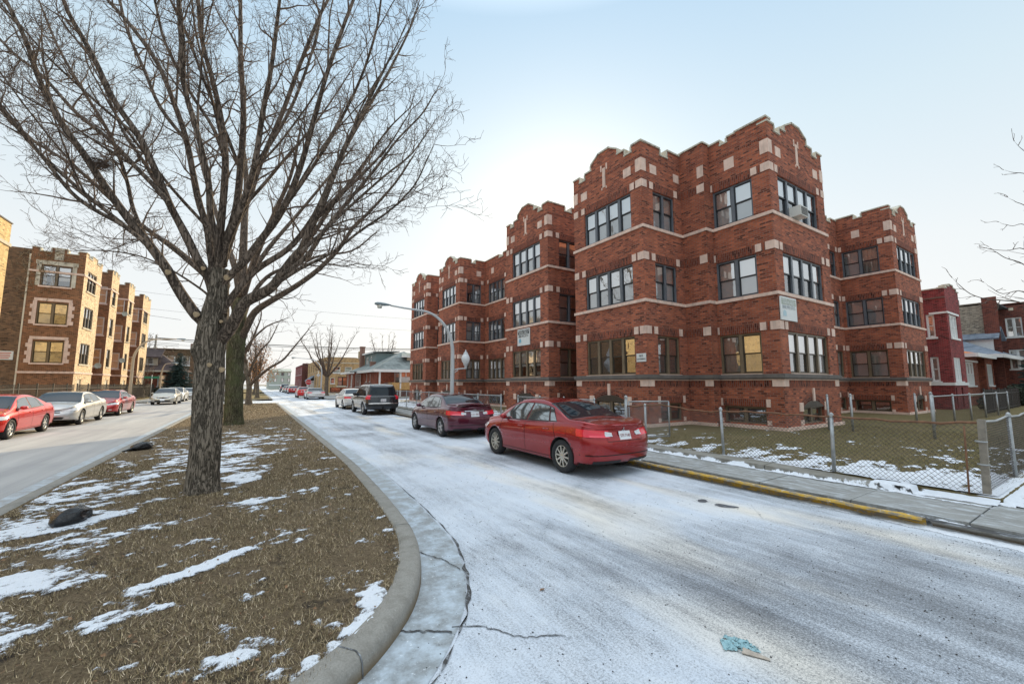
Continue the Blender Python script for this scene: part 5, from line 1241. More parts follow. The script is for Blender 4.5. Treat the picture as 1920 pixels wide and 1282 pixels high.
def tree_from(name, label, trunk, limbs, seed, mats, L0=1.3, gap=.30, twig=None, group=None, levels=3, dens=1.0, scale=1.0, tmin=.0022, ridge=.018, n=72, flare=1.0, knots=(), start=.18, up=.25, cat='tree', lr=1.0, sub=0):
    b = trunk[0]; loc = Vector((b[0], b[1], b[2]))
    e = empty(name, label, cat, loc, 0, group)
    sh = lambda L: [(p[0]-loc.x, p[1]-loc.y, p[2]-loc.z, p[3]) for p in L]
    trunk_mesh('trunk', sh(trunk), e, mats[0], ridge, n, flare=flare, seed=seed*1.7, knots=knots)
    tw = Twigs(random.Random(seed), up, tmin, levels, dens, scale)
    rg = random.Random(seed+100); extra = []
    if sub:
        # long secondary limbs peel off at a narrow angle and climb beside their parent
        for L in limbs:
            n = len(L)
            for f in ([.30,.52] if n > 8 else [.4])[:sub]:
                k = max(1, min(n-3, int(n*f+rg.uniform(-1,1)))); p = Vector(L[k][:3]); q = Vector(L[min(n-1,k+2)][:3]); d = (q-p).normalized()
                rest = sum((Vector(L[i+1][:3])-Vector(L[i][:3])).length for i in range(k, n-1))*rg.uniform(.55,.85)
                ax = d.orthogonal().normalized(); ax.rotate(Matrix.Rotation(rg.uniform(0,6.28), 3, d)); c = d.copy(); c.rotate(Matrix.Rotation(R(rg.uniform(16,30)), 3, ax))
                r = L[k][3]*rg.uniform(.45,.6); E = [(p.x,p.y,p.z,r)]
                for i in range(7):
                    c = (c + Vector((rg.gauss(0,.07), rg.gauss(0,.07), .06+rg.gauss(0,.05)))).normalized(); p = p + c*rest/7; E.append((p.x,p.y,p.z,max(.006, r*(1-.8*(i+1)/7))))
                extra.append(E)
    for L in list(limbs)+extra:
        P, rr = path4(sh(L), 4); mb = MB()
        # slight swelling where side shoots were shed
        rr2 = [r*lr*(1+.10*mnoise.noise(Vector((p.x*3, p.y*3, p.z*3)))) for r, p in zip(rr, P)]
        mb.ring_tube(P, rr2, 12 if rr[0] > .05 else 8); mb.build('limb', mats[1], e)
        tw.along(P, rr, L0, gap, start)
    tw.mb.build('crown', twig or M['twig'], e)
    print('tree', name, 'twigs', tw.count)
    return e

# the big street tree in front: its many steep limbs fan out from one stout trunk
SCARS = [((-.44,8.0,2.03),.058),((-.60,7.95,2.10),.045),((-1.21,8.05,3.52),.055),((-.82,8.02,2.89),.06),((-.46,7.96,3.52),.062),((-.78,8.02,3.64),.045),((-.49,7.90,2.79),.035),((-.34,7.98,2.62),.05),((.05,8.0,3.28),.042)]
TRUNK = [(x,y,z,r*(.91 if z < 2 else .80)) for (x,y,z,r) in TRUNK]
t1 = tree_from('street_tree', 'big bare tree in front with pale pruning cuts and a furrowed trunk', TRUNK, LIMBS, 3, (M['bark'],M['bark_smooth']), 1.0, .25,
               dens=1.6, tmin=.0029, lr=.70, sub=2, knots=((3.4,2.35,.13,.07),(5.6,2.45,.12,.03)), n=96, ridge=.022)
for (p, r) in SCARS:
    mb = MB(); d = (Vector((0,0,1.8))-Vector(p)).normalized()
    c = Vector(p) - t1.location
    x = d.orthogonal().normalized(); y = d.cross(x)
    rings = [(1.25,-.14),(1.15,.0),(1.12,.02),(1.0,.025),(.8,.018),(.78,.02),(.4,.018),(.0,.018)]
    n = 18
    for (q, h) in rings:
        for j in range(n):
            t = 2*math.pi*j/n; mb.v.append(tuple(c + d*(h-.015) + (x*math.cos(t)+y*math.sin(t))*r*.66*q*(1+.08*math.sin(3*t))))
    for i in range(len(rings)-1):
        for j in range(n):
            j2 = (j+1) % n; mb.f.append((i*n+j,i*n+j2,(i+1)*n+j2,(i+1)*n+j)); mb.m.append(0 if i < 2 else 1); mb.uv.append(None); mb.sm.append(True)
    mb.build('pruning_scar', [M['bark_smooth'], M['scar']], t1)
# nest wedged among the limbs
rng = random.Random(4); mb = MB(); c = Vector((-2.12,8.2,5.05))
for i in range(150):
    t = rng.uniform(0,2*math.pi); rr = rng.uniform(.02,.17); p = c + Vector((rr*math.cos(t), rr*math.sin(t), rng.uniform(-.07,.07)+.35*rr))
    d = Vector((-math.sin(t)+rng.gauss(0,.5), math.cos(t)+rng.gauss(0,.5), rng.gauss(0,.35))).normalized()*rng.uniform(.06,.14)
    mb.ring_tube([p-d, p+d], .0035, 3, 0, False)
tag(mb.build('bird_nest', M['twig']), 'ragged bird nest of sticks lodged among the upper left limbs', 'nest')

tree_from('street_tree', 'bare tree with a mossy trunk standing directly behind the big front tree', TRUNK2, LIMBS2, 8, (M['bark_moss'],M['bark_smooth']), 1.9, .42,
          dens=.8, scale=1.5, tmin=.006, twig=M['twig'], n=48, ridge=.012, knots=((.2,2.1,.16,.10),(.4,3.9,.14,.08)))
t3 = tree_from('street_tree', 'slender forked bare tree third along the median, its long limb reaching over the road', TRUNK3, LIMBS3, 12, (M['bark'],M['bark_smooth']), 1.7, .45,
          dens=.7, scale=2.0, tmin=.011, levels=2, n=28, ridge=.01)
# street tree out of the frame on the right: only its branch tips reach into the picture
tree_from('street_tree', 'bare tree by the side street whose thin branch tips enter at the picture edge', [(16.3,.1,.1,.26),(16.3,.1,1.2,.2),(16.35,.1,2.2,.19),(16.4,.05,3.4,.17)], [l for k_, l in enumerate(LIMBS4) if k_ not in (1, 4, 8)], 21, (M['bark'],M['bark_smooth']), .55, .40,
          dens=.5, scale=1.5, tmin=.0045, levels=1, lr=.52, n=32, ridge=.012, start=.25, up=.12)

def generic_tree(name, label, x, y, h, r, seed, nl=7, spread=.5, fork=.30, group=None, L0=1.5, gap=.55, tmin=.015, levels=2, scale=2.4, dens=.7, z=.12, up=.25, twig=None):
    rng = random.Random(seed)
    tr = [(x,y,z,r*1.25),(x+rng.gauss(0,.03),y,z+.4,r),(x+rng.gauss(0,.06),y,z+h*fork*.6,r*.9),(x+rng.gauss(0,.08),y,z+h*fork,r*.8)]
    top = Vector(tr[-1][:3]); limbs = []
    for i in range(nl):
        a = 2*math.pi*i/nl + rng.uniform(-.4,.4); s_ = spread*rng.uniform(.55,1.15) if i else .08
        hh = h*(1-fork)*rng.uniform(.75,1.0)
        L = []
        for k in range(6):
            f = k/5; out = s_*hh*(f**.8)
            L.append((top.x+math.cos(a)*out+rng.gauss(0,.08)*f, top.y+math.sin(a)*out+rng.gauss(0,.08)*f, top.z-.2+hh*f, max(tmin, r*.5*(1-f*.92))))
        limbs.append(L)
    return tree_from(name, label, tr, limbs, seed, (M['bark'],M['bark_smooth']), L0, gap, dens=dens, scale=scale, tmin=tmin, levels=levels, n=20, ridge=.008, group=group, up=up, twig=twig)
def leaves(parent, mat, n, boxes, size, seed):
    """scattered leaf faces inside ellipsoid clumps (centre relative to parent)"""
    rng = random.Random(seed); mb = MB()
    for i in range(n):
        cx,cy,cz,rx,ry,rz = rng.choice(boxes)
        while True:
            a,b,c = rng.uniform(-1,1),rng.uniform(-1,1),rng.uniform(-1,1)
            if a*a+b*b+c*c <= 1: break
        p = Vector((cx+a*rx,cy+b*ry,cz+c*rz)); u = Vector((rng.gauss(0,1),rng.gauss(0,1),rng.gauss(0,1))).normalized(); v = u.orthogonal().normalized()
        s_ = size*rng.uniform(.6,1.3)
        mb.face([p-u*s_, p+v*s_*.6, p+u*s_, p-v*s_*.6])
    return mb.build('leaves', mat, parent)
M['rust_leaf'] = plain('rust_leaf', (.42,.19,.06), .8, var=.4, scale=1.5)
t4 = generic_tree('street_tree', 'slim tree on the farther median still holding rusty orange leaves', .45, 58, 8.5, .20, 31, 7, .22, .25, L0=1.6, gap=.6, up=.3)
leaves(t4, M['rust_leaf'], 900, [(.3,0,4.2,1.5,1.5,2.2),(-.1,.3,5.5,1.3,1.3,1.8),(.8,0,3.0,1.4,1.2,1.2)], .09, 5)
for k, (x, y, h) in enumerate(((.2,76,7.5),(-.5,104,8.0),(.3,128,8.0))):
    t = generic_tree('street_tree', ('small orange tinted tree far along the second median', 'orange tinted tree beginning the third median', 'most distant orange tinted tree on the median')[k], x, y, h, .17, 40+k, 6, .3, .25, L0=1.5, gap=.8, tmin=.022)
    leaves(t, M['rust_leaf'], 420, [(0,0,h*.45,1.6,1.6,h*.25),(.2,0,h*.65,1.4,1.4,h*.2)], .13, 50+k)
generic_tree('street_tree', 'spreading bare tree beside the far lamp post in front of tan brick flats', 9.1, 65.5, 10.2, .30, 61, 9, .62, .28, L0=1.8, gap=.5, tmin=.016, up=.32)
generic_tree('street_tree', 'bare tree rising behind the slate roofed bungalow', 23.5, 88, 12.5, .3, 62, 7, .5, .3, L0=2.0, gap=.8, tmin=.02)
generic_tree('street_tree', 'bare tree behind the vine covered flats beyond the cross street', -17.5, 101, 11.0, .25, 63, 6, .5, .3, L0=1.9, gap=.8, tmin=.022)
generic_tree('street_tree', 'small bare ornamental tree before the dark gabled house', -11.2, 66, 4.4, .09, 64, 8, .7, .3, L0=.9, gap=.35, tmin=.012, twig=M['twig_pale'], scale=1.4)

def spruce(label, x, y, h, w_, seed, z=.12, nt=20):
    rng = random.Random(seed); e = empty('spruce_tree', label, 'tree', (x,y,z))
    mb = MB(); mb.ring_tube([(0,0,-.1),(0,0,h*.96)], [.13*h/6,.02], 8); mb.build('trunk', M['bark'], e)
    mb = MB(); rows = int(h*5.2)
    for i in range(rows):
        f = i/rows; zz = h*(.07+.91*f); L = w_*(1-f)**.82*(.85+.3*rng.random())+.06
        nb = max(5, int(15*(1-f)+5)); off = rng.random()*6
        for k in range(nb):
            a = off+2*math.pi*k/nb+rng.gauss(0,.12); Lk = L*rng.uniform(.72,1.12); dx, dy = math.cos(a), math.sin(a)
            ns = max(3, int(Lk/.11))
            for q in range(ns):
                t = (q+.6)/ns; cx, cy, cz = dx*Lk*t, dy*Lk*t, zz - .32*Lk*t + .16*Lk*t*t
                for sg in (-1,1):
                    l = (.20+.16*(1-t))*rng.uniform(.7,1.2); b = a+sg*R(rng.uniform(35,70))
                    ex, ey, ez = cx+math.cos(b)*l, cy+math.sin(b)*l, cz-.05+rng.gauss(0,.03)
                    mb.face([(cx-dy*.03,cy+dx*.03,cz+.04),(cx+dy*.03,cy-dx*.03,cz-.06),(ex,ey,ez)])
                l = .2; mb.face([(cx,cy,cz-.05),(cx,cy,cz+.05),(cx+dx*l,cy+dy*l,cz+rng.gauss(0,.04))])
    mb.build('crown', M['spruce'], e); return e
m = NT('spruce_needles'); f = m.noise(m.obj(), 3.0, 4, .7)
m.bsdf(m.mix(f, (.018,.040,.034), (.085,.13,.12)), .8, spec=.2); M['spruce'] = m.mat
spruce('blue green spruce by the cross street corner behind the parked cars', -9.0, 74, 6.3, 2.3, 71)
M['spruce_gold'] = M['spruce']
spruce('shaggy spruce at the picture edge beyond the side street bungalows', 50.5, 4.4, 7.9, 1.9, 72)
# ------------------------------------------------------------------ cars: one lofted surface S(a, v), panels and lamps are patches lying on it
import bmesh
def paint(name, col, metal=.25, rough=.32, dirt=.5):
    m = NT(name); p = m.obj()
    sp = m.noise(p, 70, 3, .7); big = m.noise(p, 3, 4, .6)
    sz = m.n('ShaderNodeSeparateXYZ'); m.link(p, sz.inputs[0])
    low = m.ramp(m.math('ADD', sz.outputs['Z'], m.math('MULTIPLY', big, .25)), [(.30,.85*dirt),(.75,.10*dirt)])
    c = m.mix(m.ramp(big, [(.3,0.0),(.7,1.0)]), tuple(q*.92 for q in col), tuple(min(1,q*1.06) for q in col))
    c = m.mix(low, c, tuple(.6*q+.02 for q in col))
    sun_or_salt = m.math('MULTIPLY', m.ramp(sp, [(.66,0.0),(.74,.7)]), low)
    c = m.mix(sun_or_salt, c, (.55,.50,.45))
    m.bsdf(c, m.math('ADD', rough, m.math('MULTIPLY', low, .3)), None, metal, .5, m.math('SUBTRACT', 1.0, m.math('MULTIPLY', low, .7)), .03)
    return m.mat
M['autoglass'] = None
def autoglass():
    m = NT('car_glass')
    m.bsdf((.012,.018,.024), .03, None, 0, .5, 0, ior=1.52); return m.mat
def sideglass():
    m = NT('car_side_glass')
    m.bsdf((.05,.065,.07), .03, None, 0, 1.0, 0, ior=2.6); return m.mat
M['autoglass'] = autoglass(); M['sideglass'] = sideglass()
M['tyre'] = plain('tyre_rubber', (.022,.022,.023), .85, var=.3, scale=12, bump=.2)
M['alloy'] = plain('alloy_rim', (.55,.52,.45), .35, metal=.7, var=.15, scale=9)
M['steel'] = plain('silver_rim', (.50,.51,.52), .4, metal=.6, var=.15, scale=9)
M['black_trim'] = plain('black_trim', (.015,.015,.016), .55, var=.3)
M['under'] = plain('underbody', (.012,.012,.012), .9)
M['tail_red'] = plain('tail_lamp_red', (.72,.008,.03), .15, var=.1, coat=1.0)
M['lamp_clear'] = plain('clear_lamp', (.62,.63,.64), .12, var=.12, scale=25, coat=1.0)
M['lamp_amber'] = plain('amber_lamp', (.60,.20,.03), .2, coat=1.0)
M['chrome'] = plain('chrome', (.75,.76,.78), .15, metal=1.0, var=.05)
M['plate_white'] = plain('plate_white', (.72,.73,.74), .45, var=.05)
M['plate_blue'] = plain('plate_blue', (.10,.22,.42), .45)
M['plate_ink'] = plain('plate_ink', (.25,.06,.06), .5)

def interp(tab, y):
    if y <= tab[0][0]: return tab[0][1]
    for (a, va), (b, vb) in zip(tab[:-1], tab[1:]):
        if y <= b:
            t = (y-a)/(b-a); return va+(vb-va)*t
    return tab[-1][1]
def smooth_tab(tab, k=6):
    """Catmull-Rom refinement of a y->z table"""
    out = []
    for i in range(len(tab)-1):
        p0, p1, p2, p3 = tab[max(i-1,0)], tab[i], tab[i+1], tab[min(i+2,len(tab)-1)]
        for j in range(k):
            t = j/k; y = p1[0]+(p2[0]-p1[0])*t
            m1 = (p2[1]-p0[1])/max(1e-6,(p2[0]-p0[0]))*(p2[0]-p1[0]); m2 = (p3[1]-p1[1])/max(1e-6,(p3[0]-p1[0]))*(p2[0]-p1[0])
            t2, t3 = t*t, t*t*t
            out.append((y, (2*t3-3*t2+1)*p1[1]+(t3-2*t2+t)*m1+(-2*t3+3*t2)*p2[1]+(t3-t2)*m2))
    out.append(tab[-1]); return out
class Shape:
    def __init__(s, L, W, top, belt, rear, front, zlo=.20, roofw=.64, Dr=.30, Df=.45, mid=(.36,.62,.80), nose=1.0, zref=1.45, side=(.87,.972,1.0,.992,.945)):
        s.L, s.hw = L, W/2; s.top = smooth_tab(top); s.belt = smooth_tab(belt); s.rear = rear; s.front = front
        s.zlo, s.roofw, s.Dr, s.Df, s.mid, s.zref, s.side = zlo, roofw, Dr, Df, mid, zref, side
    def section(s, y):
        hw = s.hw; zt = interp(s.top, y); zb = min(interp(s.belt, y), zt-.02)
        plan = 1 - .05*max(0, (y-s.L*.62)/(s.L*.38))**2 - .03*max(0, (s.L*.25-y)/(s.L*.25))**2
        hw *= plan
        def tw(z): return hw*(.915 - (.915-s.roofw)*max(0, (z-zb)/(s.zref-zb)))
        k = (zb-s.zlo)/(.93-s.zlo); q = s.side
        zl = s.zlo + (.06 if y < .5 or y > s.L-.5 else 0)
        z7 = zb+.02+(zt-zb-.02)*.84
        return [(0,zl),(hw*q[0],zl),(hw*q[1],s.zlo+(s.mid[0]-s.zlo)*k),(hw*q[2],s.zlo+(s.mid[1]-s.zlo)*k),(hw*q[3],s.zlo+(s.mid[2]-s.zlo)*k),(hw*q[4],zb-.015),
                (tw(zb)*.998,zb+.02),(tw(z7),z7),(tw(z7)*.80,zt-.022),(0,zt)]
    def S(s, a, v):
        """a: -1..0 rear face, 0..1 flanks, 1..2 front face; v: 0 bottom centre .. 9 top centre"""
        L = s.L; a = min(2.0, max(-1.0, a))
        if a < 0: t = 1+a; y = s.Dr; yo = -s.Dr*(max(0, 1-t**2.7))**(1/2.7)
        elif a > 1: t = 2-a; y = L-s.Df; yo = s.Df*(max(0, 1-t**2.4))**(1/2.4)
        else: t = 1.0; y = s.Dr+(L-s.Df-s.Dr)*a; yo = 0
        sec = s.section(y if 0 <= a <= 1 else (y+yo if a > 1 else y+yo*.9))
        i = min(int(v), 8); f = v-i
        def P(k): return sec[max(0, min(9, k))]
        p0, p1, p2, p3 = P(i-1), P(i), P(i+1), P(i+2)
        if i == 8: p3 = (-p1[0], p1[1])
        def cr(k):
            b = .5*((2*p1[k])+(p2[k]-p0[k])*f+(2*p0[k]-5*p1[k]+4*p2[k]-p3[k])*f*f+(3*p1[k]-p0[k]-3*p2[k]+p3[k])*f**3)
            return b
        if i in (0,): x, z = p1[0]+(p2[0]-p1[0])*f, p1[1]+(p2[1]-p1[1])*f
        else: x, z = cr(0), cr(1)
        # skew of the end faces
        yy = y+yo
        r = interp(s.rear, v); fr = interp(s.front, v)
        wr = max(0, 1-max(0, yy)/1.0)**1.5 if yy < 1.0 else 0; wf = max(0, 1-max(0, L-yy)/1.2)**1.5 if L-yy < 1.2 else 0
        return Vector((max(0, x)*t, yy + r*wr - fr*wf, z))
    def a_of_y(s, y): return (y-s.Dr)/(s.L-s.Df-s.Dr)
    def v_of_z(s, a, z, lo=1.0, hi=9.0):
        for _ in range(22):
            m_ = (lo+hi)/2
            if s.S(a, m_).z < z: lo = m_
            else: hi = m_
        return (lo+hi)/2
    def nrm(s, a, v):
        e = .004; p = s.S(a, v); pa = s.S(a+e, v)-s.S(a-e, v); pv = s.S(a, min(9, v+e*6))-s.S(a, max(0, v-e*6))
        n = pa.cross(pv)
        if n.length < 1e-9: n = Vector((0,0,1))
        n.normalize(); c = Vector((0, s.L*.5, .7))
        if n.dot(p-c) < 0: n = -n
        return n
    def body(s, na=46, nr=9, sub=3):
        A = [-1+i/nr for i in range(nr)] + [i/na for i in range(na+1)] + [1+(i+1)/nr for i in range(nr)]
        # crowd the samples near the corners
        V = [k/sub for k in range(9*sub+1)]
        mb = MB(); n = len(V)
        for sg in (1, -1):
            base = len(mb.v)
            for a in A:
                for v in V:
                    p = s.S(a, v); mb.v.append((p.x*sg, p.y, p.z))
            for i in range(len(A)-1):
                for j in range(n-1):
                    q = (base+i*n+j, base+(i+1)*n+j, base+(i+1)*n+j+1, base+i*n+j+1)
                    mb.f.append(q if sg < 0 else q[::-1]); mb.m.append(1 if V[j] < 1.0 else 0); mb.uv.append(None); mb.sm.append(True)
        return mb
_bodies = {}
def body_mesh(key, sh, wheels, R_):
    if key in _bodies: return _bodies[key]
    mb = sh.body(); o = mb.build('body_src', [M['black_trim'], M['under'], M['under']])
    bm = bmesh.new(); bm.from_mesh(o.data); bmesh.ops.remove_doubles(bm, verts=bm.verts, dist=.0008)
    bmesh.ops.dissolve_degenerate(bm, edges=bm.edges, dist=.0001); bmesh.ops.recalc_face_normals(bm, faces=bm.faces); bm.to_mesh(o.data); bm.free()
    cut = MB()
    for y in wheels:
        for sg in (1,-1):
            x0, x1 = sorted((sg*(sh.hw-.30), sg*(sh.hw+.2)))
            cut.lathe([(0,x0),(R_,x0),(R_,x1),(0,x1)], 36, (0,y,R_*.90), 'x', 2, False)
    c = cut.build('cutter', [M['black_trim'], M['under'], M['under']])
    bm = bmesh.new(); bm.from_mesh(c.data); bmesh.ops.remove_doubles(bm, verts=bm.verts, dist=.0005); bmesh.ops.recalc_face_normals(bm, faces=bm.faces)
    for f in bm.faces: f.material_index = 2
    bm.to_mesh(c.data); bm.free()
    md = o.modifiers.new('b', 'BOOLEAN'); md.operation = 'DIFFERENCE'; md.object = c; md.solver = 'EXACT'
    dg = bpy.context.evaluated_depsgraph_get(); me = bpy.data.meshes.new_from_object(o.evaluated_get(dg))
    bpy.data.objects.remove(o); bpy.data.objects.remove(c)
    for p in me.polygons: p.use_smooth = p.material_index != 2
    _bodies[key] = me; return me

class Car:
    def __init__(s, name, label, sh, key, paint_mat, loc, rz, wheels, R_, rim='alloy', spokes=10, group=None, lower=None):
        s.sh = sh; s.e = empty(name, label, 'car', (0,0,0), 0, group); s.e.location = loc; s.e.rotation_euler = (0,0,rz)
        s.paint = paint_mat
        me = body_mesh(key, sh, wheels, R_+.045).copy(); me.materials[0] = paint_mat
        s.bodyo = put('body', me, s.e); s.R = R_
        for y in wheels:
            for sg in (1,-1): s.wheel(y, sg, rim, spokes)
    def off(s, a, v, d, sg): 
        p = s.sh.S(a, v); n = s.sh.nrm(a, v); q = p + n*d; return Vector((q.x*sg, q.y, q.z))
    def patch(s, name, corners, mat, d=.004, nu=8, nv=4, sides=(1,-1), parent=None, mode='yz', merge=False, both=False):
        """corners BL, BR, TR, TL given as (y, z) seen from the side, or as (a, z) with mode 'az' / (a, v) with 'av'"""
        objs = []; mb = MB()
        for sg in sides:
            if not merge: mb = MB()
            G = []
            for i in range(nu+1):
                row = []
                for j in range(nv+1):
                    fu, fv = i/nu, j/nv
                    b = [corners[0][k]+(corners[1][k]-corners[0][k])*fu for k in (0,1)]; t = [corners[3][k]+(corners[2][k]-corners[3][k])*fu for k in (0,1)]
                    q = [b[k]+(t[k]-b[k])*fv for k in (0,1)]
                    if mode == 'yz': a = s.sh.a_of_y(q[0]); v = s.sh.v_of_z(a, q[1])
                    elif mode == 'az': a = q[0]; v = s.sh.v_of_z(a, q[1])
                    else: a, v = q
                    row.append(s.off(a, v, d, sg))
                G.append(row)
            for i in range(nu):
                for j in range(nv):
                    q = [G[i][j],G[i+1][j],G[i+1][j+1],G[i][j+1]]
                    mb.face(q, 0, None, False) if False else None
            base = len(mb.v)
            for row in G: mb.v.extend([tuple(p) for p in row])
            n = nv+1
            for i in range(nu):
                for j in range(nv):
                    q = (base+i*n+j, base+(i+1)*n+j, base+(i+1)*n+j+1, base+i*n+j+1)
                    mb.f.append(q if sg > 0 else q[::-1]); mb.m.append(0); mb.uv.append(None); mb.sm.append(True)
            if not merge: objs.append(mb.build(name, mat, parent or s.e))
        if merge: objs.append(mb.build(name, mat, parent or s.e))
        return objs
    def glass_side(s, y0, y1, yt0, yt1, zoff=.03, top=.90, mat=None):
        """one side window: bottom edge y0..y1 along the belt, top edge yt0..yt1 under the roof rail"""
        sh = s.sh; nu = 10
        for sg in (1,-1):
            for (mt, d, g, nm) in ((M['black_trim'], .003, .022, 'window_trim'), (mat or M['sideglass'], .006, 0, 'side_window')):
                mb = MB(); G = []
                for i in range(nu+1):
                    f = i/nu; yb = y0-g+(y1-y0+2*g)*f; yt = yt0-g+(yt1-yt0+2*g)*f; row = []
                    zb = interp(sh.belt, yb)+zoff-g*.8
                    zt_ = interp(sh.belt, yt)+.02+(interp(sh.top, yt)-interp(sh.belt, yt)-.02)*.84*top+g*.6
                    for j in range(5):
                        q = j/4; y = yb+(yt-yb)*q; z = zb+max(.0, zt_-zb)*q
                        a = sh.a_of_y(y); row.append(s.off(a, sh.v_of_z(a, z, 4.5, 7.6), d, sg))
                    G.append(row)
                for row in G: mb.v.extend([tuple(p) for p in row])
                for i in range(nu):
                    for j in range(4):
                        q = (i*5+j,(i+1)*5+j,(i+1)*5+j+1,i*5+j+1); mb.f.append(q if sg > 0 else q[::-1]); mb.m.append(0); mb.uv.append(None); mb.sm.append(True)
                mb.build(nm, mt, s.e)
    def glass_top(s, name, y0, y1, w0=1.7, w1=1.75, bow=.10):
        """windscreen or rear window lying on the sloping part of the roof between stations y0 and y1"""
        sh = s.sh
        for (mt, d, g, nm) in ((M['black_trim'], .003, .03, name+'_trim'), (M['autoglass'], .006, 0, name)):
            mb = MB(); nu, nv = 16, 8
            for i in range(nu+1):
                t = -1+2*i/nu
                for j in range(nv+1):
                    f = j/nv; f = -g*.8+f*(1+1.6*g); wv = w0+(w1-w0)*f+g*2
                    y = y0+(y1-y0)*f + bow*(t*t)*(1-f)*(1 if y1 < y0 else 1)*(-1 if y0 > y1 else 1)
                    a = sh.a_of_y(y); v = 9-abs(t)*wv
                    mb.v.append(tuple(s.off(a, v, d, 1 if t >= 0 else -1)))
            for i in range(nu):
                for j in range(nv):
                    n = nv+1; mb.f.append((i*n+j,(i+1)*n+j,(i+1)*n+j+1,i*n+j+1)); mb.m.append(0); mb.uv.append(None); mb.sm.append(True)
            mb.build(nm, mt, s.e)
    def line(s, y, z0, z1, y2=None, wd=.006, sides=(1,-1)):
        y2 = y if y2 is None else y2
        s.patch('door_gap', [(y-wd,z0),(y+wd,z0),(y2+wd,z1),(y2-wd,z1)], M['under'], .0025, 1, 12, sides)
    def wheel(s, y, sg, rim, spokes):
        R_ = s.R; hw = s.sh.hw; w_ = .205; xo = sg*(hw-.015); xi = sg*(hw-.015-w_)
        e = add_empty_part('wheel', s.e); e.location = (0, y, R_)
        t = MB(); rr = R_*.665
        a, b = (xi, xo)
        prof = [(rr*.98,a),(R_*.90,a),(R_*.985,a+(b-a)*.12),(R_,a+(b-a)*.25),(R_,a+(b-a)*.75),(R_*.985,a+(b-a)*.90),(R_*.93,b),(R_*.80,b+.006*sg),(rr*1.02,b-.004*sg),(rr*.98,b-.02*sg)]
        t.lathe(prof, 36, (0,0,0), 'x'); t.build('tyre', M['tyre'], e)
        m_ = MB(); f = b-.022*sg
        m_.lathe([(rr*1.0,a+.02*sg),(rr*.99,f),(rr*.93,f+.006*sg),(rr*.90,f-.012*sg)], 36, (0,0,0), 'x', 0)
        m_.lathe([(rr*.90,f-.055*sg),(0,f-.055*sg)], 24, (0,0,0), 'x', 1)
        m_.lathe([(rr*.24,f-.05*sg),(rr*.23,f-.004*sg),(rr*.15,f+.004*sg),(0,f+.004*sg)], 20, (0,0,0), 'x', 0)
        for k in range(spokes):
            an = 2*math.pi*k/spokes+.1; c, s_ = math.cos(an), math.sin(an)
            w0, w1 = rr*(.085 if spokes > 7 else .15), rr*(.065 if spokes > 7 else .12)
            r0, r1 = rr*.18, rr*.93; P = []
            for xx in (f-.03*sg, f+.0*sg):
                for (r, w2) in ((r0,w0),(r1,w1)):
                    P += [(xx, r*c-w2*s_, r*s_+w2*c), (xx, r*c+w2*s_, r*s_-w2*c)]
            m_.hull8([P[0],P[1],P[3],P[2],P[4],P[5],P[7],P[6]])
        m_.build('rim', [M[rim], M['under']], e)
    def box_part(s, name, x0,y0,z0,x1,y1,z1, mat, parent=None):
        mb = MB(); mb.box(x0,y0,z0,x1,y1,z1); return mb.build(name, mat, parent or s.e)
    def mirror(s, y, z, mat, w_=.20, h_=.13):
        for sg in (1,-1):
            x = s.sh.hw*.90
            mb = MB(); mb.lathe([(0,-.055),(.6,-.05),(.95,-.02),(1,.02),(.75,.06),(.35,.085),(0,.09)], 14, (0,0,0), 'y')
            mb.v = [(sg*(x+.115+vx*w_*.5), y+vy, z+vz*h_*.5) for (vx,vy,vz) in mb.v]
            mb.box(min(sg*(x-.02),sg*(x+.06)), y-.02, z-.05, max(sg*(x-.02),sg*(x+.06)), y+.04, z-.02)
            mb.build('wing_mirror', mat, s.e)
    def handle(s, y, z, mat=None):
        for sg in (1,-1):
            a = s.sh.a_of_y(y); v = s.sh.v_of_z(a, z); p = s.off(a, v, .018, sg)
            mb = MB(); mb.ring_tube([(p.x-.02*sg,p.y-.10,p.z),(p.x,p.y-.07,p.z),(p.x+.002*sg,p.y,p.z+.004),(p.x,p.y+.07,p.z),(p.x-.02*sg,p.y+.10,p.z)], .014, 6)
            mb.build('door_handle', mat or s.paint, s.e)
    def plate(s, z, rear=True, txt=None, a=None):
        sh = s.sh; aa = -1 if rear else 2; v = sh.v_of_z(aa, z); p = sh.S(aa, v); sg = -1 if rear else 1
        q = sh.S(aa, sh.v_of_z(aa, z+.07)); tilt = math.atan2((q.y-p.y)*-sg, .07)
        e = put('license_plate', None, s.e) if False else None
        mb = MB(); d = .02
        y0 = p.y+sg*.012; y1 = q.y+sg*.012; yb = p.y+sg*.012-(y1-y0)
        mb.hull8([(-.155,yb,z-.08),(.155,yb,z-.08),(.155,yb+sg*.014,z-.08),(-.155,yb+sg*.014,z-.08),(-.155,y1,z+.08),(.155,y1,z+.08),(.155,y1+sg*.014,z+.08),(-.155,y1+sg*.014,z+.08)])
        o = mb.build('license_plate', M['plate_white'], s.e)
        if txt:
            yt = min(yb,y1)-.006 if rear else max(yb,y1)+.02
            T = Matrix.Translation((0, y0-.022, z-.005)) @ Matrix.Rotation(math.atan2(y1-yb, .16), 4, 'X').inverted() @ Matrix.Rotation(math.pi/2, 4, 'X')
            text_mesh(txt, .085, M['plate_ink'], 'characters', o, T, .001, sx=.85)
            mb = MB(); yy = yb-.006
            mb.face([(-.15,yb-.004,z-.075),(.15,yb-.004,z-.075),(.15,yb-.002,z-.05),(-.15,yb-.002,z-.05)]); mb.build('plate_band', M['plate_blue'], o)
        return o

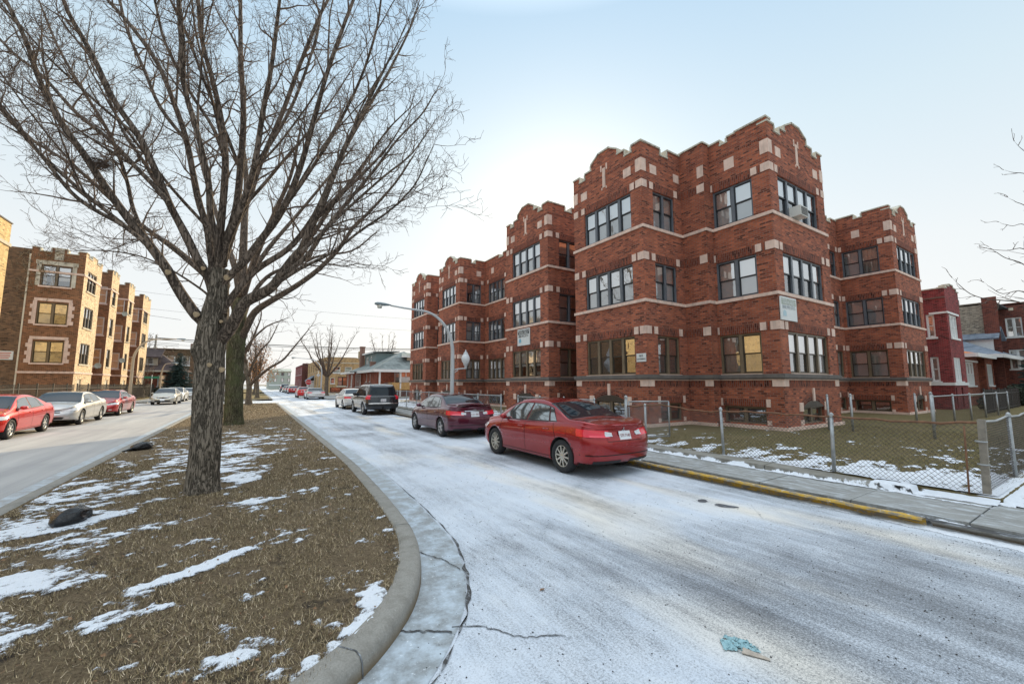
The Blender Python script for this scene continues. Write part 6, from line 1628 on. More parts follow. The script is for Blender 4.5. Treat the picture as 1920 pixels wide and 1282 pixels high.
SEDAN_TOP = [(.0,.99),(.12,1.04),(.45,1.085),(.86,1.10),(1.25,1.255),(1.62,1.39),(2.05,1.462),(2.55,1.47),(2.95,1.42),(3.35,1.25),(3.78,1.02),(4.2,.955),(4.55,.87),(4.78,.75),(4.84,.66)]
SEDAN_BELT = [(.0,.93),(.4,.99),(1.0,1.0),(2.0,.965),(3.0,.935),(3.7,.90),(4.3,.82),(4.7,.70),(4.84,.60)]
REAR = [(0,.16),(1,.13),(1.6,.05),(2,.02),(2.6,.0),(3.2,.0),(3.7,.02),(4.1,.075),(4.6,.085),(5.2,.07),(6,.07),(9,.04)]
FRONT = [(0,.20),(1,.16),(2,.04),(2.6,.0),(3.2,.0),(4,.06),(5,.12),(6,.14),(9,.10)]
def sedan_shape(L=4.84, W=1.84, H=1.47, top=None, belt=None, **k):
    f = L/4.84; h = H/1.47
    g = lambda T: [(y*f, z*h) for y, z in T]
    return Shape(L, W, g(top or SEDAN_TOP), g(belt or SEDAN_BELT), REAR, FRONT, zref=1.45*h, **k)
def dress_sedan(c, f=1.0, h=1.0, tail='wide', near=True, front_text=None, grille='bar', plate=None, handles=None, lampscale=1.0):
    """windows, lamps, gaps and trim common to the saloons; f scales lengths, h heights"""
    Y = lambda y: y*f
    Z = lambda z: z*h
    c.glass_side(Y(2.42), Y(3.52), Y(2.34), Y(3.08)); c.glass_side(Y(1.50), Y(2.34), Y(1.66), Y(2.27)); c.glass_side(Y(1.22), Y(1.44), Y(1.50), Y(1.60))
    c.glass_top('rear_window', Y(.93), Y(1.66), 1.85, 1.75, -.10); c.glass_top('windscreen', Y(3.74), Y(2.92), 1.9, 1.75, -.12)
    for y, y2 in ((2.38,2.38),(3.56,3.50)): c.line(Y(y), Z(.30), Z(.955), Y(y2))
    c.line(Y(1.16), Z(.62), Z(.98), Y(1.30))
    c.patch('door_gap', [(Y(1.18),Z(.285)),(Y(3.55),Z(.285)),(Y(3.55),Z(.297)),(Y(1.18),Z(.297))], M['under'], .0025, 20, 1)
    c.handle(Y(2.56), Z(.83), handles); c.handle(Y(1.52), Z(.845), handles)
    c.mirror(Y(3.30), Z(1.01), c.paint)
    # tail: lamps wrap round the corner, lid gaps, bumper shelf
    c.patch('tail_light', [(-.52,Z(.765)),(.045,Z(.79)),(.045,Z(.925)),(-.52,Z(.905))], M['tail_red'], .007, 14, 5, mode='az')
    c.patch('reversing_lamp', [(-.62,Z(.785)),(-.42,Z(.785)),(-.42,Z(.885)),(-.62,Z(.855))], M['lamp_clear'], .0095, 8, 3, mode='az')
    c.patch('boot_gap', [(-.46,Z(.70)),(-.452,Z(.70)),(-.452,Z(.96)),(-.46,Z(.96))], M['under'], .0025, 1, 8, mode='az')
    c.patch('boot_gap', [(-1,Z(.692)),(-.455,Z(.692)),(-.455,Z(.704)),(-1,Z(.704))], M['under'], .003, 10, 1, mode='az', merge=True)
    c.patch('bumper_line', [(-1,Z(.43)),(.03,Z(.43)),(.03,Z(.448)),(-1,Z(.448))], M['under'], .002, 16, 1, mode='az', merge=True)
    c.patch('bumper_skirt', [(-.85,Z(.275)),(-.10,Z(.275)),(-.10,Z(.335)),(-.85,Z(.335))], M['black_trim'], .004, 12, 2, mode='az', merge=True)
    # nose
    c.patch('headlight', [(1.42,Z(.62)),(.99,Z(.66)),(.955,Z(.775)),(1.45,Z(.715))], M['lamp_clear'], .007, 10, 4, mode='az')
    c.patch('grille', [(2,Z(.56)),(1.50,Z(.57)),(1.50,Z(.67)),(2,Z(.68))], M['black_trim'], .006, 8, 3, mode='az', merge=True)
    c.patch('grille_bar', [(2,Z(.615)),(1.50,Z(.615)),(1.50,Z(.633)),(2,Z(.633))], M['chrome'], .012, 8, 1, mode='az', merge=True)
    c.patch('air_intake', [(2,Z(.31)),(1.40,Z(.31)),(1.36,Z(.40)),(2,Z(.42))], M['black_trim'], .006, 8, 3, mode='az', merge=True)
    c.patch('fog_lamp', [(1.34,Z(.34)),(1.20,Z(.35)),(1.20,Z(.40)),(1.34,Z(.40))], M['lamp_clear'], .007, 4, 2, mode='az')
    c.plate(Z(.80) if tail != 'low' else Z(.56), True, plate)
    if near:
        mb = MB(); x = c.sh.hw*.62
        mb.ring_tube([(x,.10,.26),(x,.32,.26)], .032, 10, 0, True); mb.build('exhaust_pipe', M['chrome'], c.e)
def emblem(c, z, kind, mat, d=.012):
    sh = c.sh; v = sh.v_of_z(-1, z); p = sh.S(-1, v); mb = MB()
    n = sh.nrm(-.97, v); n.x = 0; n.normalize(); up = Vector((1,0,0)).cross(n); up = up if up.z > 0 else -up
    o = p + n*d; X = Vector((1,0,0))
    if kind == 'diamonds':
        for k in range(3):
            a = math.pi/2+2*math.pi*k/3; r = .034
            pts = [(0,0),(r*math.cos(a-.52),r*math.sin(a-.52)),(r*1.73*math.cos(a),r*1.73*math.sin(a)),(r*math.cos(a+.52),r*math.sin(a+.52))]
            mb.face([o+X*(x*1.0)+up*y for x, y in pts])
    else:
        for (x0,x1,y0,y1) in ((-.045,-.03,-.035,.035),(.03,.045,-.035,.035),(-.03,.03,-.006,.006)):
            mb.face([o+X*x0+up*y0,o+X*x1+up*y0,o+X*x1+up*y1,o+X*x0+up*y1])
    mb.build('badge', mat, c.e)

P_red = paint('red_metallic_paint', (.33,.006,.007), .55, .24, .45); P_plum = paint('plum_paint', (.105,.010,.028), .55, .24, .4)
P_black = paint('black_paint', (.012,.014,.02), .1, .25, .3); P_scarlet = paint('scarlet_paint', (.62,.007,.003), .40, .3, .1)
P_silver = paint('silver_paint', (.50,.50,.49), .4, .35, .4); P_maroon = paint('maroon_paint', (.42,.012,.010), .5, .26, .2)
P_white = paint('white_car_paint', (.70,.70,.68), .05, .35, .5); P_champ = paint('champagne_paint', (.52,.48,.40), .35, .35, .4)
P_grey = paint('grey_car_paint', (.16,.17,.18), .3, .35, .4); P_blue = paint('slate_paint', (.06,.07,.10), .3, .35, .4)

PARK = 'cars parked along the kerb'
SH_A = sedan_shape(4.84, 1.84, 1.47)
W_A, R_A = (1.10, 3.83), .335
# the near red saloon
x0 = 5.40+.92
SH_N = sedan_shape(4.66, 1.78, 1.47)
c = Car('parked_car', 'red saloon with ten spoke alloy wheels, nearest on the right hand kerb', SH_N, 'N', P_red, (5.40+.89,5.74,0), 0, (.96,3.69), R_A, 'alloy', 10, PARK)
dress_sedan(c, .963, plate='S75 7140'); emblem(c, .905, 'diamonds', M['chrome'])
c.patch('brake_lamp', [(-1,.985),(-.86,.985),(-.86,.997),(-1,.997)], M['lamp_clear'], .008, 4, 1, mode='az', merge=True)
c.patch('fuel_flap', [(.80,.74),(.805,.74),(.805,.88),(.80,.88)], M['under'], .0025, 1, 4, (-1,))
# plum saloon ahead of it: rounder tail with spoiler and bright strip
TOP_B = [(.0,1.02),(.12,1.07),(.40,1.10),(.78,1.12),(1.2,1.29),(1.62,1.42),(2.05,1.468),(2.5,1.47),(2.95,1.40),(3.4,1.22),(3.9,.98),(4.25,.90),(4.55,.82),(4.78,.72),(4.84,.64)]
SH_B = sedan_shape(4.50, 1.76, 1.45, TOP_B)
W_B = (1.00, 3.66)
c = Car('parked_car', 'dark plum saloon with a spoiler, parked just ahead of the red one', SH_B, 'B', P_plum, (5.52+.88,12.45,0), 0, W_B, .32, 'steel', 5, PARK)
dress_sedan(c, .93, .987, plate='H 51 4867'); emblem(c, .945, 'letter', M['chrome'])
c.patch('chrome_strip', [(-1,.885),(-.55,.885),(-.55,.918),(-1,.918)], M['chrome'], .009, 8, 1, mode='az', merge=True)
mb = MB(); mb.hull8([(-.62,.10,1.075),(.62,.10,1.075),(.60,.30,1.085),(-.60,.30,1.085),(-.60,.07,1.115),(.60,.07,1.115),(.58,.27,1.105),(-.58,.27,1.105)]); mb.build('spoiler', P_plum, c.e)
# black sport utility
SUV_TOP = [(.0,1.70),(.15,1.74),(.5,1.79),(1.5,1.81),(2.4,1.79),(2.9,1.72),(3.3,1.46),(3.72,1.16),(4.2,1.10),(4.6,1.02),(4.85,.88),(4.92,.78)]
SUV_BELT = [(.0,1.10),(1.5,1.09),(3.0,1.06),(3.7,1.02),(4.4,.95),(4.92,.74)]
SUV_REAR = [(0,.14),(1,.10),(2,.0),(2.6,.0),(3.2,.05),(4,.08),(5,.10),(6,.12),(7,.26),(8,.32),(9,.32)]
SH_S = Shape(4.92, 1.92, SUV_TOP, SUV_BELT, SUV_REAR, FRONT, zlo=.30, roofw=.72, Dr=.22, Df=.40, mid=(.48,.70,.90), zref=1.78)
P_gold = paint('sandy_cladding', (.34,.26,.17), .3, .4, .6)
def dress_suv(c, clad=True):
    c.glass_side(2.42,3.46,2.40,3.02, .03, .92, M['autoglass']); c.glass_side(1.42,2.34,1.46,2.30, .03, .92, M['autoglass']); c.glass_side(.34,1.34,.48,1.36, .03, .92, M['autoglass'])
    c.glass_top('windscreen', 3.66, 2.92, 1.9, 1.8, -.12)
    c.patch('rear_window', [(-1,1.17),(-.10,1.17),(-.16,1.60),(-1,1.62)], M['autoglass'], .006, 14, 6, mode='az', merge=True)
    for y in (1.38,2.38,3.52): c.line(y, .48, 1.06)
    c.handle(2.54,.98,M['black_trim']); c.handle(1.54,.99,M['black_trim']); c.mirror(3.22,1.18,M['black_trim'],.24,.18)
    c.patch('tail_light', [(-.22,.92),(.03,.92),(.02,1.16),(-.20,1.16)], M['tail_red'], .008, 8, 6, mode='az')
    c.patch('rear_bumper', [(-1,.50),(.02,.50),(.02,.70),(-1,.70)], M['black_trim'], .03, 16, 4, mode='av' if False else 'az', merge=True)
    c.patch('bumper_strip', [(-1,.66),(-.12,.66),(-.12,.71),(-1,.71)], M['chrome'], .036, 14, 2, mode='az', merge=True)
    c.patch('side_cladding', [(1.55,.40),(3.35,.40),(3.35,.62),(1.55,.62)], P_gold, .012, 16, 3)
    c.patch('headlight', [(1.42,.74),(.99,.78),(.96,.92),(1.42,.88)], M['lamp_clear'], .007, 10, 4, mode='az')
    c.patch('grille', [(2,.70),(1.5,.70),(1.5,.88),(2,.88)], M['black_trim'], .006, 8, 3, mode='az', merge=True)
    c.plate(.86, True, 'K82 3517')
    for sg in (1,-1):
        mb = MB(); mb.ring_tube([(sg*.60,.55,1.80),(sg*.61,.7,1.86),(sg*.61,2.3,1.86),(sg*.60,2.45,1.80)], .018, 6); mb.build('roof_rail', M['black_trim'], c.e)
    mb = MB(); mb.box(-.05,-.10,.36,.05,.2,.42); mb.build('tow_hitch', M['black_trim'], c.e)
c = Car('parked_car', 'black sport utility vehicle seen from behind beyond the plum saloon', SH_S, 'S', P_black, (5.52+.96,24.3,0), 0, (1.05,3.90), .37, 'steel', 5, PARK)
dress_suv(c)
c = Car('parked_car', 'white saloon half hidden by the black sport utility vehicle', SH_A, 'A', P_white, (5.55+.92,30.9,0), 0, W_A, R_A, 'steel', 5, PARK)
dress_sedan(c, near=False)
# older full size white saloon beyond the cross street, and a red one ahead of it
TOP_O = [(.0,.96),(.10,1.0),(.5,1.03),(1.05,1.04),(1.4,1.25),(1.75,1.385),(2.2,1.41),(2.6,1.40),(2.85,1.35),(3.2,1.18),(3.6,.99),(4.2,.95),(4.6,.90),(4.8,.80),(4.84,.66)]
SH_O = sedan_shape(5.05, 1.90, 1.42, TOP_O, roofw=.70, Dr=.20, Df=.28)
c = Car('parked_car', 'boxy white saloon parked across the far crossing near the bungalow', SH_O, 'O', P_white, (6.35,53.0,0), 0, (1.15,4.0), .33, 'steel', 8, PARK)
dress_sedan(c, 1.043, .966, near=False)
c.patch('bumper_strip', [(-1,.50),(.02,.50),(.02,.62),(-1,.62)], M['chrome'], .012, 14, 2, mode='az', merge=True)
c = Car('parked_car', 'red saloon standing in front of the boxy white saloon', SH_B, 'B', P_scarlet, (5.85,60.5,0), 0, W_B, .32, 'steel', 5, PARK)
dress_sedan(c, .93, .987, near=False)
far = [(6.45,86,P_maroon,SH_A,'A','maroon saloon, first of the four distant cars at the right kerb'),(6.4,93,P_grey,SH_B,'B','grey saloon, second of the four distant cars at the right kerb'),
       (6.35,100,P_champ,SH_A,'A','beige saloon, third of the four distant cars at the right kerb')]
for (x, y, p, sh, k, lab) in far:
    c = Car('parked_car', lab, sh, k, p, (x,y,0), 0, W_A if k == 'A' else W_B, .33, 'steel', 5, PARK); dress_sedan(c, 1.0 if k == 'A' else .93, 1.0 if k == 'A' else .987, near=False)
c = Car('parked_car', 'dark blue sport utility vehicle, farthest of the four distant cars at the right kerb', SH_S, 'S', P_blue, (6.35,110,0), 0, (1.05,3.90), .37, 'steel', 5, PARK); dress_suv(c)
# on the far side of the median the cars face this way
def left(label, sh, key, p, y_front, x_near, wheels, R_, rim, spokes, f=1.0, h=1.0):
    L = sh.L; c = Car('parked_car', label, sh, key, p, (x_near-sh.hw, y_front+L, 0), math.pi, wheels, R_, rim, spokes, PARK)
    dress_sedan(c, f, h, near=False); c.plate(.45, False); return c
left('bright red saloon facing the camera, cut off by the left picture edge', SH_B, 'B', P_scarlet, 19.55, -6.66, W_B, .325, 'steel', 6, .93, .987)
left('silver saloon facing the camera between the two red cars', SH_A, 'A', P_silver, 25.1, -6.42, W_A, .33, 'steel', 12)
left('dark red saloon facing the camera behind the silver one', SH_A, 'A', P_maroon, 31.4, -6.42, W_A, .335, 'alloy', 8)
left('silver saloon facing the camera beyond the cross street, left of the big trunk', SH_B, 'B', P_champ, 46.6, -5.75, W_B, .325, 'steel', 7, .93, .987)
left('white saloon behind the champagne silver one, left of the big trunk', SH_A, 'A', P_white, 53.6, -6.0, W_A, .335, 'steel', 9)
left('silver saloon partly behind the big trunk, last in the left row', SH_O, 'O', P_silver, 62.2, -5.9, (1.15,4.0), .33, 'steel', 8, 1.043, .966)
# ------------------------------------------------------------------ generic house helpers
class House:
    def __init__(s, name, label, cat='house', seed=1):
        s.e = empty(name, label, cat); s.w = {}; s.ws = []; s.ts = []; s.seed = seed; s.rng = random.Random(seed)
    def wall(s, O, N, W, z0, z1, holes=(), mat='brick_b'):
        mb = MB(); s.w[mat] = mb; s.ws.append((mat, mb)); F = Facade(O, N, W); F.mb = mb; wall_quads(mb, F, z0, z1, list(holes), 0, .14); return F
    def trim(s, mat='white_paint', name='trim'):
        mb = MB(); s.ts.append((mat, mb, name)); return mb
    def win(s, F, u0, u1, z0, z1, n=1, style='white', sill='white_paint', shade=.8, lintel=None):
        w_ = (u1-u0)/n
        for k in range(n): add_window(s.e, F, u0+w_*k, z0, w_, z1-z0, style, pick_shade(s.rng, shade), .05)
        if sill: fbox(s.trim(sill, 'window_sill'), F, u0-.08, u1+.08, -.04, .07, z0-.12, z0)
        if lintel: fplate(s.trim(lintel, 'lintel'), F, u0-.08, u1+.08, z1, z1+.16, .03)
    def roofpoly(s, faces, mat, name='roof'):
        mb = MB()
        for f in faces: mb.face(f)
        o = mb.build(name, mat, s.e)
        md = o.modifiers.new('thick', 'SOLIDIFY'); md.thickness = .12; md.offset = -1
        return o
    def close(s):
        for k, mb in s.ws: mb.build('wall', M[k], s.e, uv=True)
        for k, mb, nm in s.ts:
            if mb.f: mb.build(nm, M[k], s.e)
def shingle_mat(name, a, b):
    m = NT(name); p = m.pos()
    bt = m.n('ShaderNodeTexBrick', offset=.5); sx = m.n('ShaderNodeSeparateXYZ'); m.link(p, sx.inputs[0]); cb = m.n('ShaderNodeCombineXYZ')
    m.link(m.math('ADD', sx.outputs['X'], sx.outputs['Y']), cb.inputs[0]); m.link(m.math('MULTIPLY', sx.outputs['Z'], 1.6), cb.inputs[1]); m.link(cb.outputs[0], bt.inputs['Vector'])
    bt.inputs['Color1'].default_value = a+(1,); bt.inputs['Color2'].default_value = b+(1,); bt.inputs['Mortar'].default_value = tuple(q*.4 for q in a)+(1,)
    bt.inputs['Scale'].default_value = 1; bt.inputs['Brick Width'].default_value = .5; bt.inputs['Row Height'].default_value = .22; bt.inputs['Mortar Size'].default_value = .012
    f = m.noise(p, .9, 5, .65); c = m.mix(m.ramp(f, [(.4,0.0),(.7,.6)]), bt.outputs['Color'], tuple(min(1,q*1.5) for q in b))
    m.bsdf(c, .9, m.bump(bt.outputs['Fac'], .4, .02), spec=.15); return m.mat
M['slate'] = shingle_mat('grey_blue_shingle', (.15,.17,.165), (.24,.265,.255)); M['brown_shingle'] = shingle_mat('brown_shingle', (.06,.045,.045), (.10,.075,.07))
M['orange_tile'] = shingle_mat('orange_tile', (.40,.13,.04), (.50,.19,.07)); M['blue_shingle'] = shingle_mat('blue_grey_shingle', (.13,.16,.20), (.20,.23,.27))
M['deck_wood'] = plain('orange_deck_wood', (.50,.31,.12), .7, var=.2, scale=5); M['siding_grey'] = plain('pale_green_siding', (.40,.42,.36), .7, var=.06, scale=1)
M['siding_teal'] = plain('teal_siding', (.20,.27,.27), .7, var=.1, scale=2); M['vine'] = plain('dry_vine', (.30,.22,.13), .9, var=.3, scale=3)
M['fence_iron'] = plain('fence_iron', (.05,.045,.04), .6, var=.3); M['galv'] = plain('galvanised_steel', (.36,.37,.37), .45, metal=.5, var=.25, scale=7)
M['mesh_dark'] = plain('weathered_wire', (.085,.075,.07), .7, metal=.2, var=.4, scale=9); M['rust'] = plain('rusty_steel', (.20,.10,.055), .8, metal=.2, var=.4, scale=9); M['wood_post'] = plain('weathered_post', (.25,.22,.18), .9, var=.3, scale=8, bump=.3)
M['hedge'] = plain('dark_hedge', (.022,.03,.016), .9, var=.5, scale=5)

# ------------------------------------------------------------------ left side: yellow flats and the brown stepped apartment house
h = House('apartment_building', 'sunlit yellow brick flats cut off by the left picture edge', 'building', 3)
YF = h.wall((-12,14),(1,0),19.8,.1,9.7,[(u,u+1.5,z,z+1.7) for u in (1.2,5.0,9.2,13.2,17.0) for z in (2.3,5.1,7.75)],'brick_yellow')
for u in (1.2,5.0,9.2,13.2,17.0):
    for z in (2.3,5.1,7.75): h.win(YF, u, u+1.5, z, z+1.7, 2, 'dark', 'stone_pale')
fbox(h.trim('stone_pale'), YF, -.05, 19.85, -.03, .07, 9.45, 9.62)
_yw = h.w['brick_yellow']; h.wall((-12,33.8),(0,1),14,.1,10.8,[],'brick_yellow'); h.wall((-26,14),(0,-1),14,.1,10.8,[],'brick_yellow'); h.wall((-26,33.8),(-1,0),19.8,.1,10.8,[],'brick_yellow')
mb = _yw; mc = MB()
parapet(mb, mc, YF, [(0,10.7),(12,10.7),(12,11.4),(15.5,11.4),(15.5,11.15),(17.3,11.15),(17.3,10.75),(19.8,10.75)], 9.7)
mc.build('coping', M['ledge'], h.e)
h.roofpoly([[(-26,14,10.2),(-12.1,14,10.2),(-12.1,33.7,10.2),(-26,33.7,10.2)]], M['tar']); h.close()

h = House('apartment_building', 'brown brick apartment house with stepped bays catching the sun across the street', 'building', 9)
ST = [(3.42,5.12),(6.40,8.10),(9.40,11.05)]
def bayset(yc, x1, W, parw, zt, first=False, wins_s=((.55,2.45,2),), wins_e=((.5,2.9,4),), e_len=3.6):
    """south face looking back at the camera and the sunlit street face of one bay, corner at (x1, yc)"""
    hs = [(a,b,z0,z1) for (a,b,n) in wins_s for (z0,z1) in ST]; bs = [(.9,1.7,.35,1.4)] if not first else []
    Fs = h.wall((x1-W,yc),(0,-1),W,.1,zt,hs+bs,'brick_brown')
    he = [(a,b,z0,z1) for (a,b,n) in wins_e for (z0,z1) in ST]+[(.9,1.8,.3,2.2)]
    Fe = h.wall((x1,yc),(1,0),e_len,.1,zt,he,'brick_brown_sunlit')
    for (z0,z1) in ST:
        for (a,b,n) in wins_s: h.win(Fs,a,b,z0,z1,n,'brown' if first else 'white','stone',1.0)
        for (a,b,n) in wins_e: h.win(Fe,a,b,z0,z1,n,'brown','stone_pale',.5)
    fr = h.trim('cream_paint'); fbox(fr, Fe, .9, 1.8, -.12, -.08, .3, 2.2)
    for F, L in ((Fs,W),(Fe,e_len)):
        fbox(h.trim('stone'), F, -.04, L+.04, -.03, .06, 2.62, 2.78); fbox(h.trim('stone'), F, -.03, L+.03, -.03, .05, zt-1.55, zt-1.40)
    mc = h.trim('coping'); n = 5
    for F, L, mat in ((Fs,W,'brick_brown'),(Fe,e_len,'brick_brown_sunlit')):
        pf = [(0,zt+.35),(L*.14,zt+.35),(L*.14,zt+.08),(L*.36,zt+.08),(L*.36,zt+.42),(L*.64,zt+.42),(L*.64,zt+.08),(L*.86,zt+.08),(L*.86,zt+.35),(L,zt+.35)]
        parapet(F.mb, mc, F, pf, zt, .28)
    return Fs, Fe
Fs, Fe = bayset(45.6,-12.0,3.0,0,12.0,True,((.62,2.30,2),),((.8,3.0,3),),4.2)
# pale quoins and lintels round the lower two pairs of windows, stained stone round the top pair
t = h.trim('stone')
for (z0,z1) in ST[:2]:
    for k in range(6):
        wz = (z1-z0+.1)/6; w_ = .22 if k % 2 else .34
        fplate(t, Fs, .60-w_, .60, z0+wz*k, z0+wz*(k+1)-.004, .03); fplate(t, Fs, 2.32, 2.32+w_, z0+wz*k, z0+wz*(k+1)-.004, .03)
    fplate(t, Fs, .42, 2.5, z1+.10, z1+.32, .034)
t = h.trim('coping')
fplate(t, Fs, .36, .60, ST[2][0], ST[2][1]+.02, .03); fplate(t, Fs, 2.32, 2.56, ST[2][0], ST[2][1]+.02, .03); fplate(t, Fs, .30, 2.62, ST[2][1]+.03, ST[2][1]+.34, .036)
fplate(t, Fs, 1.25, 1.75, 11.5, 12.4, .04)
h.wall((-26,45.66),(0,-1),11.0,.1,12.2,[],'brick_common')
fbox(h.trim('cream_paint'), Facade((-26,45.66),(0,-1),11.0), 10.9, 10.99, .0, .05, .3, 11.8)
h.wall((-14.6,49.8),(1,0),3.0,.1,11.8,[],'brick_brown')
bayset(52.9,-12.0,2.6,0,12.3,False,((1.45,2.35,1),),((.6,1.7,1),),2.4)
h.wall((-14.6,55.3),(1,0),4,.1,11.8,[],'brick_brown')
bayset(59.2,-12.0,2.6,0,12.4,False,((1.45,2.35,1),),((.6,1.7,1),),2.4)
h.wall((-14.6,61.6),(1,0),5,.1,11.8,[],'brick_brown')
bayset(66.0,-12.0,2.6,0,12.4,False,((1.5,2.3,1),),((.8,3.0,3),),4.2)
for yc, L in ((45.6,4.2),(52.9,2.4),(59.2,2.4),(66.0,4.2)): h.wall((-12,yc+L),(0,1),2.7,.1,12.3,[],'brick_brown')
h.wall((-12,70.2),(0,1),14,.1,12,[],'brick_common'); h.wall((-26,70.2),(-1,0),24.5,.1,12,[],'brick_common')
F_ = Facade((-14.6,59.2),(0,-1),2.6); c = F_.p(1.3,.03,11.35)
t = h.trim('stone_pale'); t.face([c+Vector((0,0,-.42)),c+Vector((.42,0,0)),c+Vector((0,0,.42)),c+Vector((-.42,0,0))])
h.roofpoly([[(-26,45.7,11.7),(-14.7,45.7,11.7),(-14.7,70,11.7),(-26,70,11.7)]] + [[(-14.7,a+.1,11.7),(-12.2,a+.1,11.7),(-12.2,a+L-.1,11.7),(-14.7,a+L-.1,11.7)] for a, L in ((45.6,4.2),(52.9,2.4),(59.2,2.4),(66.0,4.2))], M['tar'])
# dead creeper clinging to the parapet and upper wall
rng = random.Random(5); vb = MB()
for i in range(70):
    x = rng.uniform(-15.9,-13.4); z = rng.uniform(8.6,12.0); P_ = [Vector((x,45.55,z))]
    for k in range(5): P_.append(P_[-1]+Vector((rng.gauss(0,.16),-.004,rng.gauss(.04,.17))))
    for q in P_: q.z = min(q.z, 12.2)
    vb.ring_tube(P_, .012, 3, 0, False)
for i in range(40):
    x = rng.uniform(-14.5,-12.1); z = rng.uniform(11.2,12.4); P_ = [Vector((x,45.50,z))]
    for k in range(4): P_.append(P_[-1]+Vector((rng.gauss(0,.14),-.004,rng.gauss(0,.12))))
    vb.ring_tube(P_, .012, 3, 0, False)
vb.build('dead_creeper', M['vine'], h.e)
h.close()
def sat_dish(label, p, rz):
    e = empty('satellite_dish', label, 'satellite dish', p, rz)
    mb = MB(); mb.lathe([(0,0),(.15,.015),(.30,.06),(.40,.115),(.41,.11),(.30,.045),(0,-.02)], 20, (0,-.35,0), 'y'); mb.v = [(x*.62,-y*.62-.6,z*.62) for (x,y,z) in mb.v]; mb.build('dish', M['siding_grey'], e)
    mb = MB(); mb.ring_tube([(0,-.35,0),(0,-.1,-.1),(0,.02,-.35)], .025, 6); mb.build('mount', M['galv'], e)
    mb = MB(); mb.ring_tube([(0,-.38,-.3),(0,-.85,-.15)], .015, 5); mb.build('feed_arm', M['galv'], e)
sat_dish('grey satellite dish at the first floor of the second bay across the street', (-12.5,52.85,3.5), .5)
sat_dish('satellite dish high on the third bay below the diamond panel', (-12.3,59.15,9.3), .5); sat_dish('large satellite dish low on the third bay across the street', (-12.2,59.15,4.3), .6)
# small red and white notice on the common-brick flank
F_ = Facade((-26,45.66),(0,-1),11.0)
e, w_, h_, d = notice('wall_notice', 'small white notice with red lines on the brown flank wall', F_, 9.6, 10.7, 3.6, 4.25, .03)
M['notice_red'] = plain('notice_red', (.55,.16,.13), .6)
for k, (a, b) in enumerate(((-.45,.45),(-.40,.40),(-.45,.42),(-.3,.35))):
    mb = MB(); z = .52-.13*k
    mb.box(a,-d-.004,z-.035,b,-d+.001,z+.03); mb.build('line_of_writing', M['notice_red'], e)

# dark gabled house and vine covered flats beyond the cross street
h = House('house', 'low house with a dark gabled roof and cream eaves beyond the cross street', 'house', 12)
F = h.wall((-19,75),(0,-1),9.6,.1,3.9,[(7.6,8.5,1.5,3.1)],'brick_b'); h.win(F,7.6,8.5,1.5,3.1)
h.wall((-9.4,75),(1,0),9,.1,3.9,[],'brick_b')
h.roofpoly([[(-19.5,74.2,3.7),(-8.6,74.2,3.7),(-12.2,79.5,6.6),(-19.5,79.5,6.6)],[(-8.6,74.2,3.7),(-8.6,84.8,3.7),(-12.2,79.5,6.6)],[(-8.6,84.8,3.7),(-19.5,84.8,3.7),(-19.5,79.5,6.6),(-12.2,79.5,6.6)]], M['brown_shingle'])
fbox(h.trim('cream_paint'), Facade((-19.5,74.2),(0,-1),10.9), 0,10.9,-.1,.04,3.5,3.72)
F = h.wall((-14.2,75.6),(0,-1),2.6,4.0,5.7,[(1.4,2.1,4.6,5.5)],'cream_paint'); h.win(F,1.4,2.1,4.6,5.5)
h.roofpoly([[(-15.6,75.0,5.6),(-11.2,75.0,5.6),(-11.2,77.6,6.9),(-15.6,77.6,6.9)]], M['brown_shingle'], 'dormer_roof')
mb = MB(); mb.box(-17.6,78.5,5.6,-17.0,79.2,7.5); mb.build('chimney', M['brick_b'], h.e); h.close()
h = House('apartment_building', 'long brown flats overgrown with dead vines behind the gabled house', 'building', 14)
F = h.wall((-24,95),(0,-1),18,.1,8.2,[(10.6,13.9,5.2,6.9),(10.6,13.9,2.2,3.9)],'brick_common')
for z in (5.2,2.2): h.win(F,10.6,13.9,z,z+1.7,3,'white','white_paint')
h.wall((-6,95),(1,0),14,.1,8.2,[],'brick_common'); h.roofpoly([[(-24,95,8.0),(-6,95,8.0),(-6,109,8.0),(-24,109,8.0)]], M['tar'])
vb = MB(); rng = random.Random(6)
for i in range(140):
    P_ = [Vector((rng.uniform(-18,-6.2),94.93,rng.uniform(6.3,8.2)))]
    for k in range(4): P_.append(P_[-1]+Vector((rng.gauss(0,.25),0,rng.gauss(0,.2))))
    vb.ring_tube(P_, .03, 3, 0, False)
vb.build('dead_creeper', M['vine'], h.e)
mb = MB(); mb.box(-10.4,97,8.0,-9.6,98,9.4); mb.build('chimney', M['brick_b'], h.e); h.close()

# ------------------------------------------------------------------ right side far: bungalow, tan flats, grey flats
h = House('bungalow', 'brick bungalow with slate grey hipped roof and an orange wooden porch', 'bungalow', 21)
F = h.wall((14.2,57),(0,-1),9.5,.1,3.75,[(2.35,3.15,1.75,3.35)],'brick_b'); h.win(F,2.35,3.15,1.75,3.35,1,'white','cream_paint',.3)
F2 = h.wall((14.2,73),(-1,0),16,.1,3.75,[(4.9,5.9,1.5,3.2),(9.6,10.1,2.2,3.3),(11.8,12.2,2.2,3.3)],'brick_b')
h.win(F2,9.6,10.1,2.2,3.3); h.win(F2,11.8,12.2,2.2,3.3)
F3 = h.wall((13.0,72.2),(-1,0),6.2,.1,3.7,[(.8,1.7,1.4,3.3),(3.6,4.8,1.4,3.3)],'brick_b'); h.win(F3,.8,1.7,1.4,3.3); h.win(F3,3.6,4.8,1.4,3.3)
F4 = h.wall((13.0,66.0),(0,-1),1.2,.1,3.7,[(.2,1.0,1.4,3.3)],'brick_b'); h.win(F4,.2,1.0,1.4,3.3)
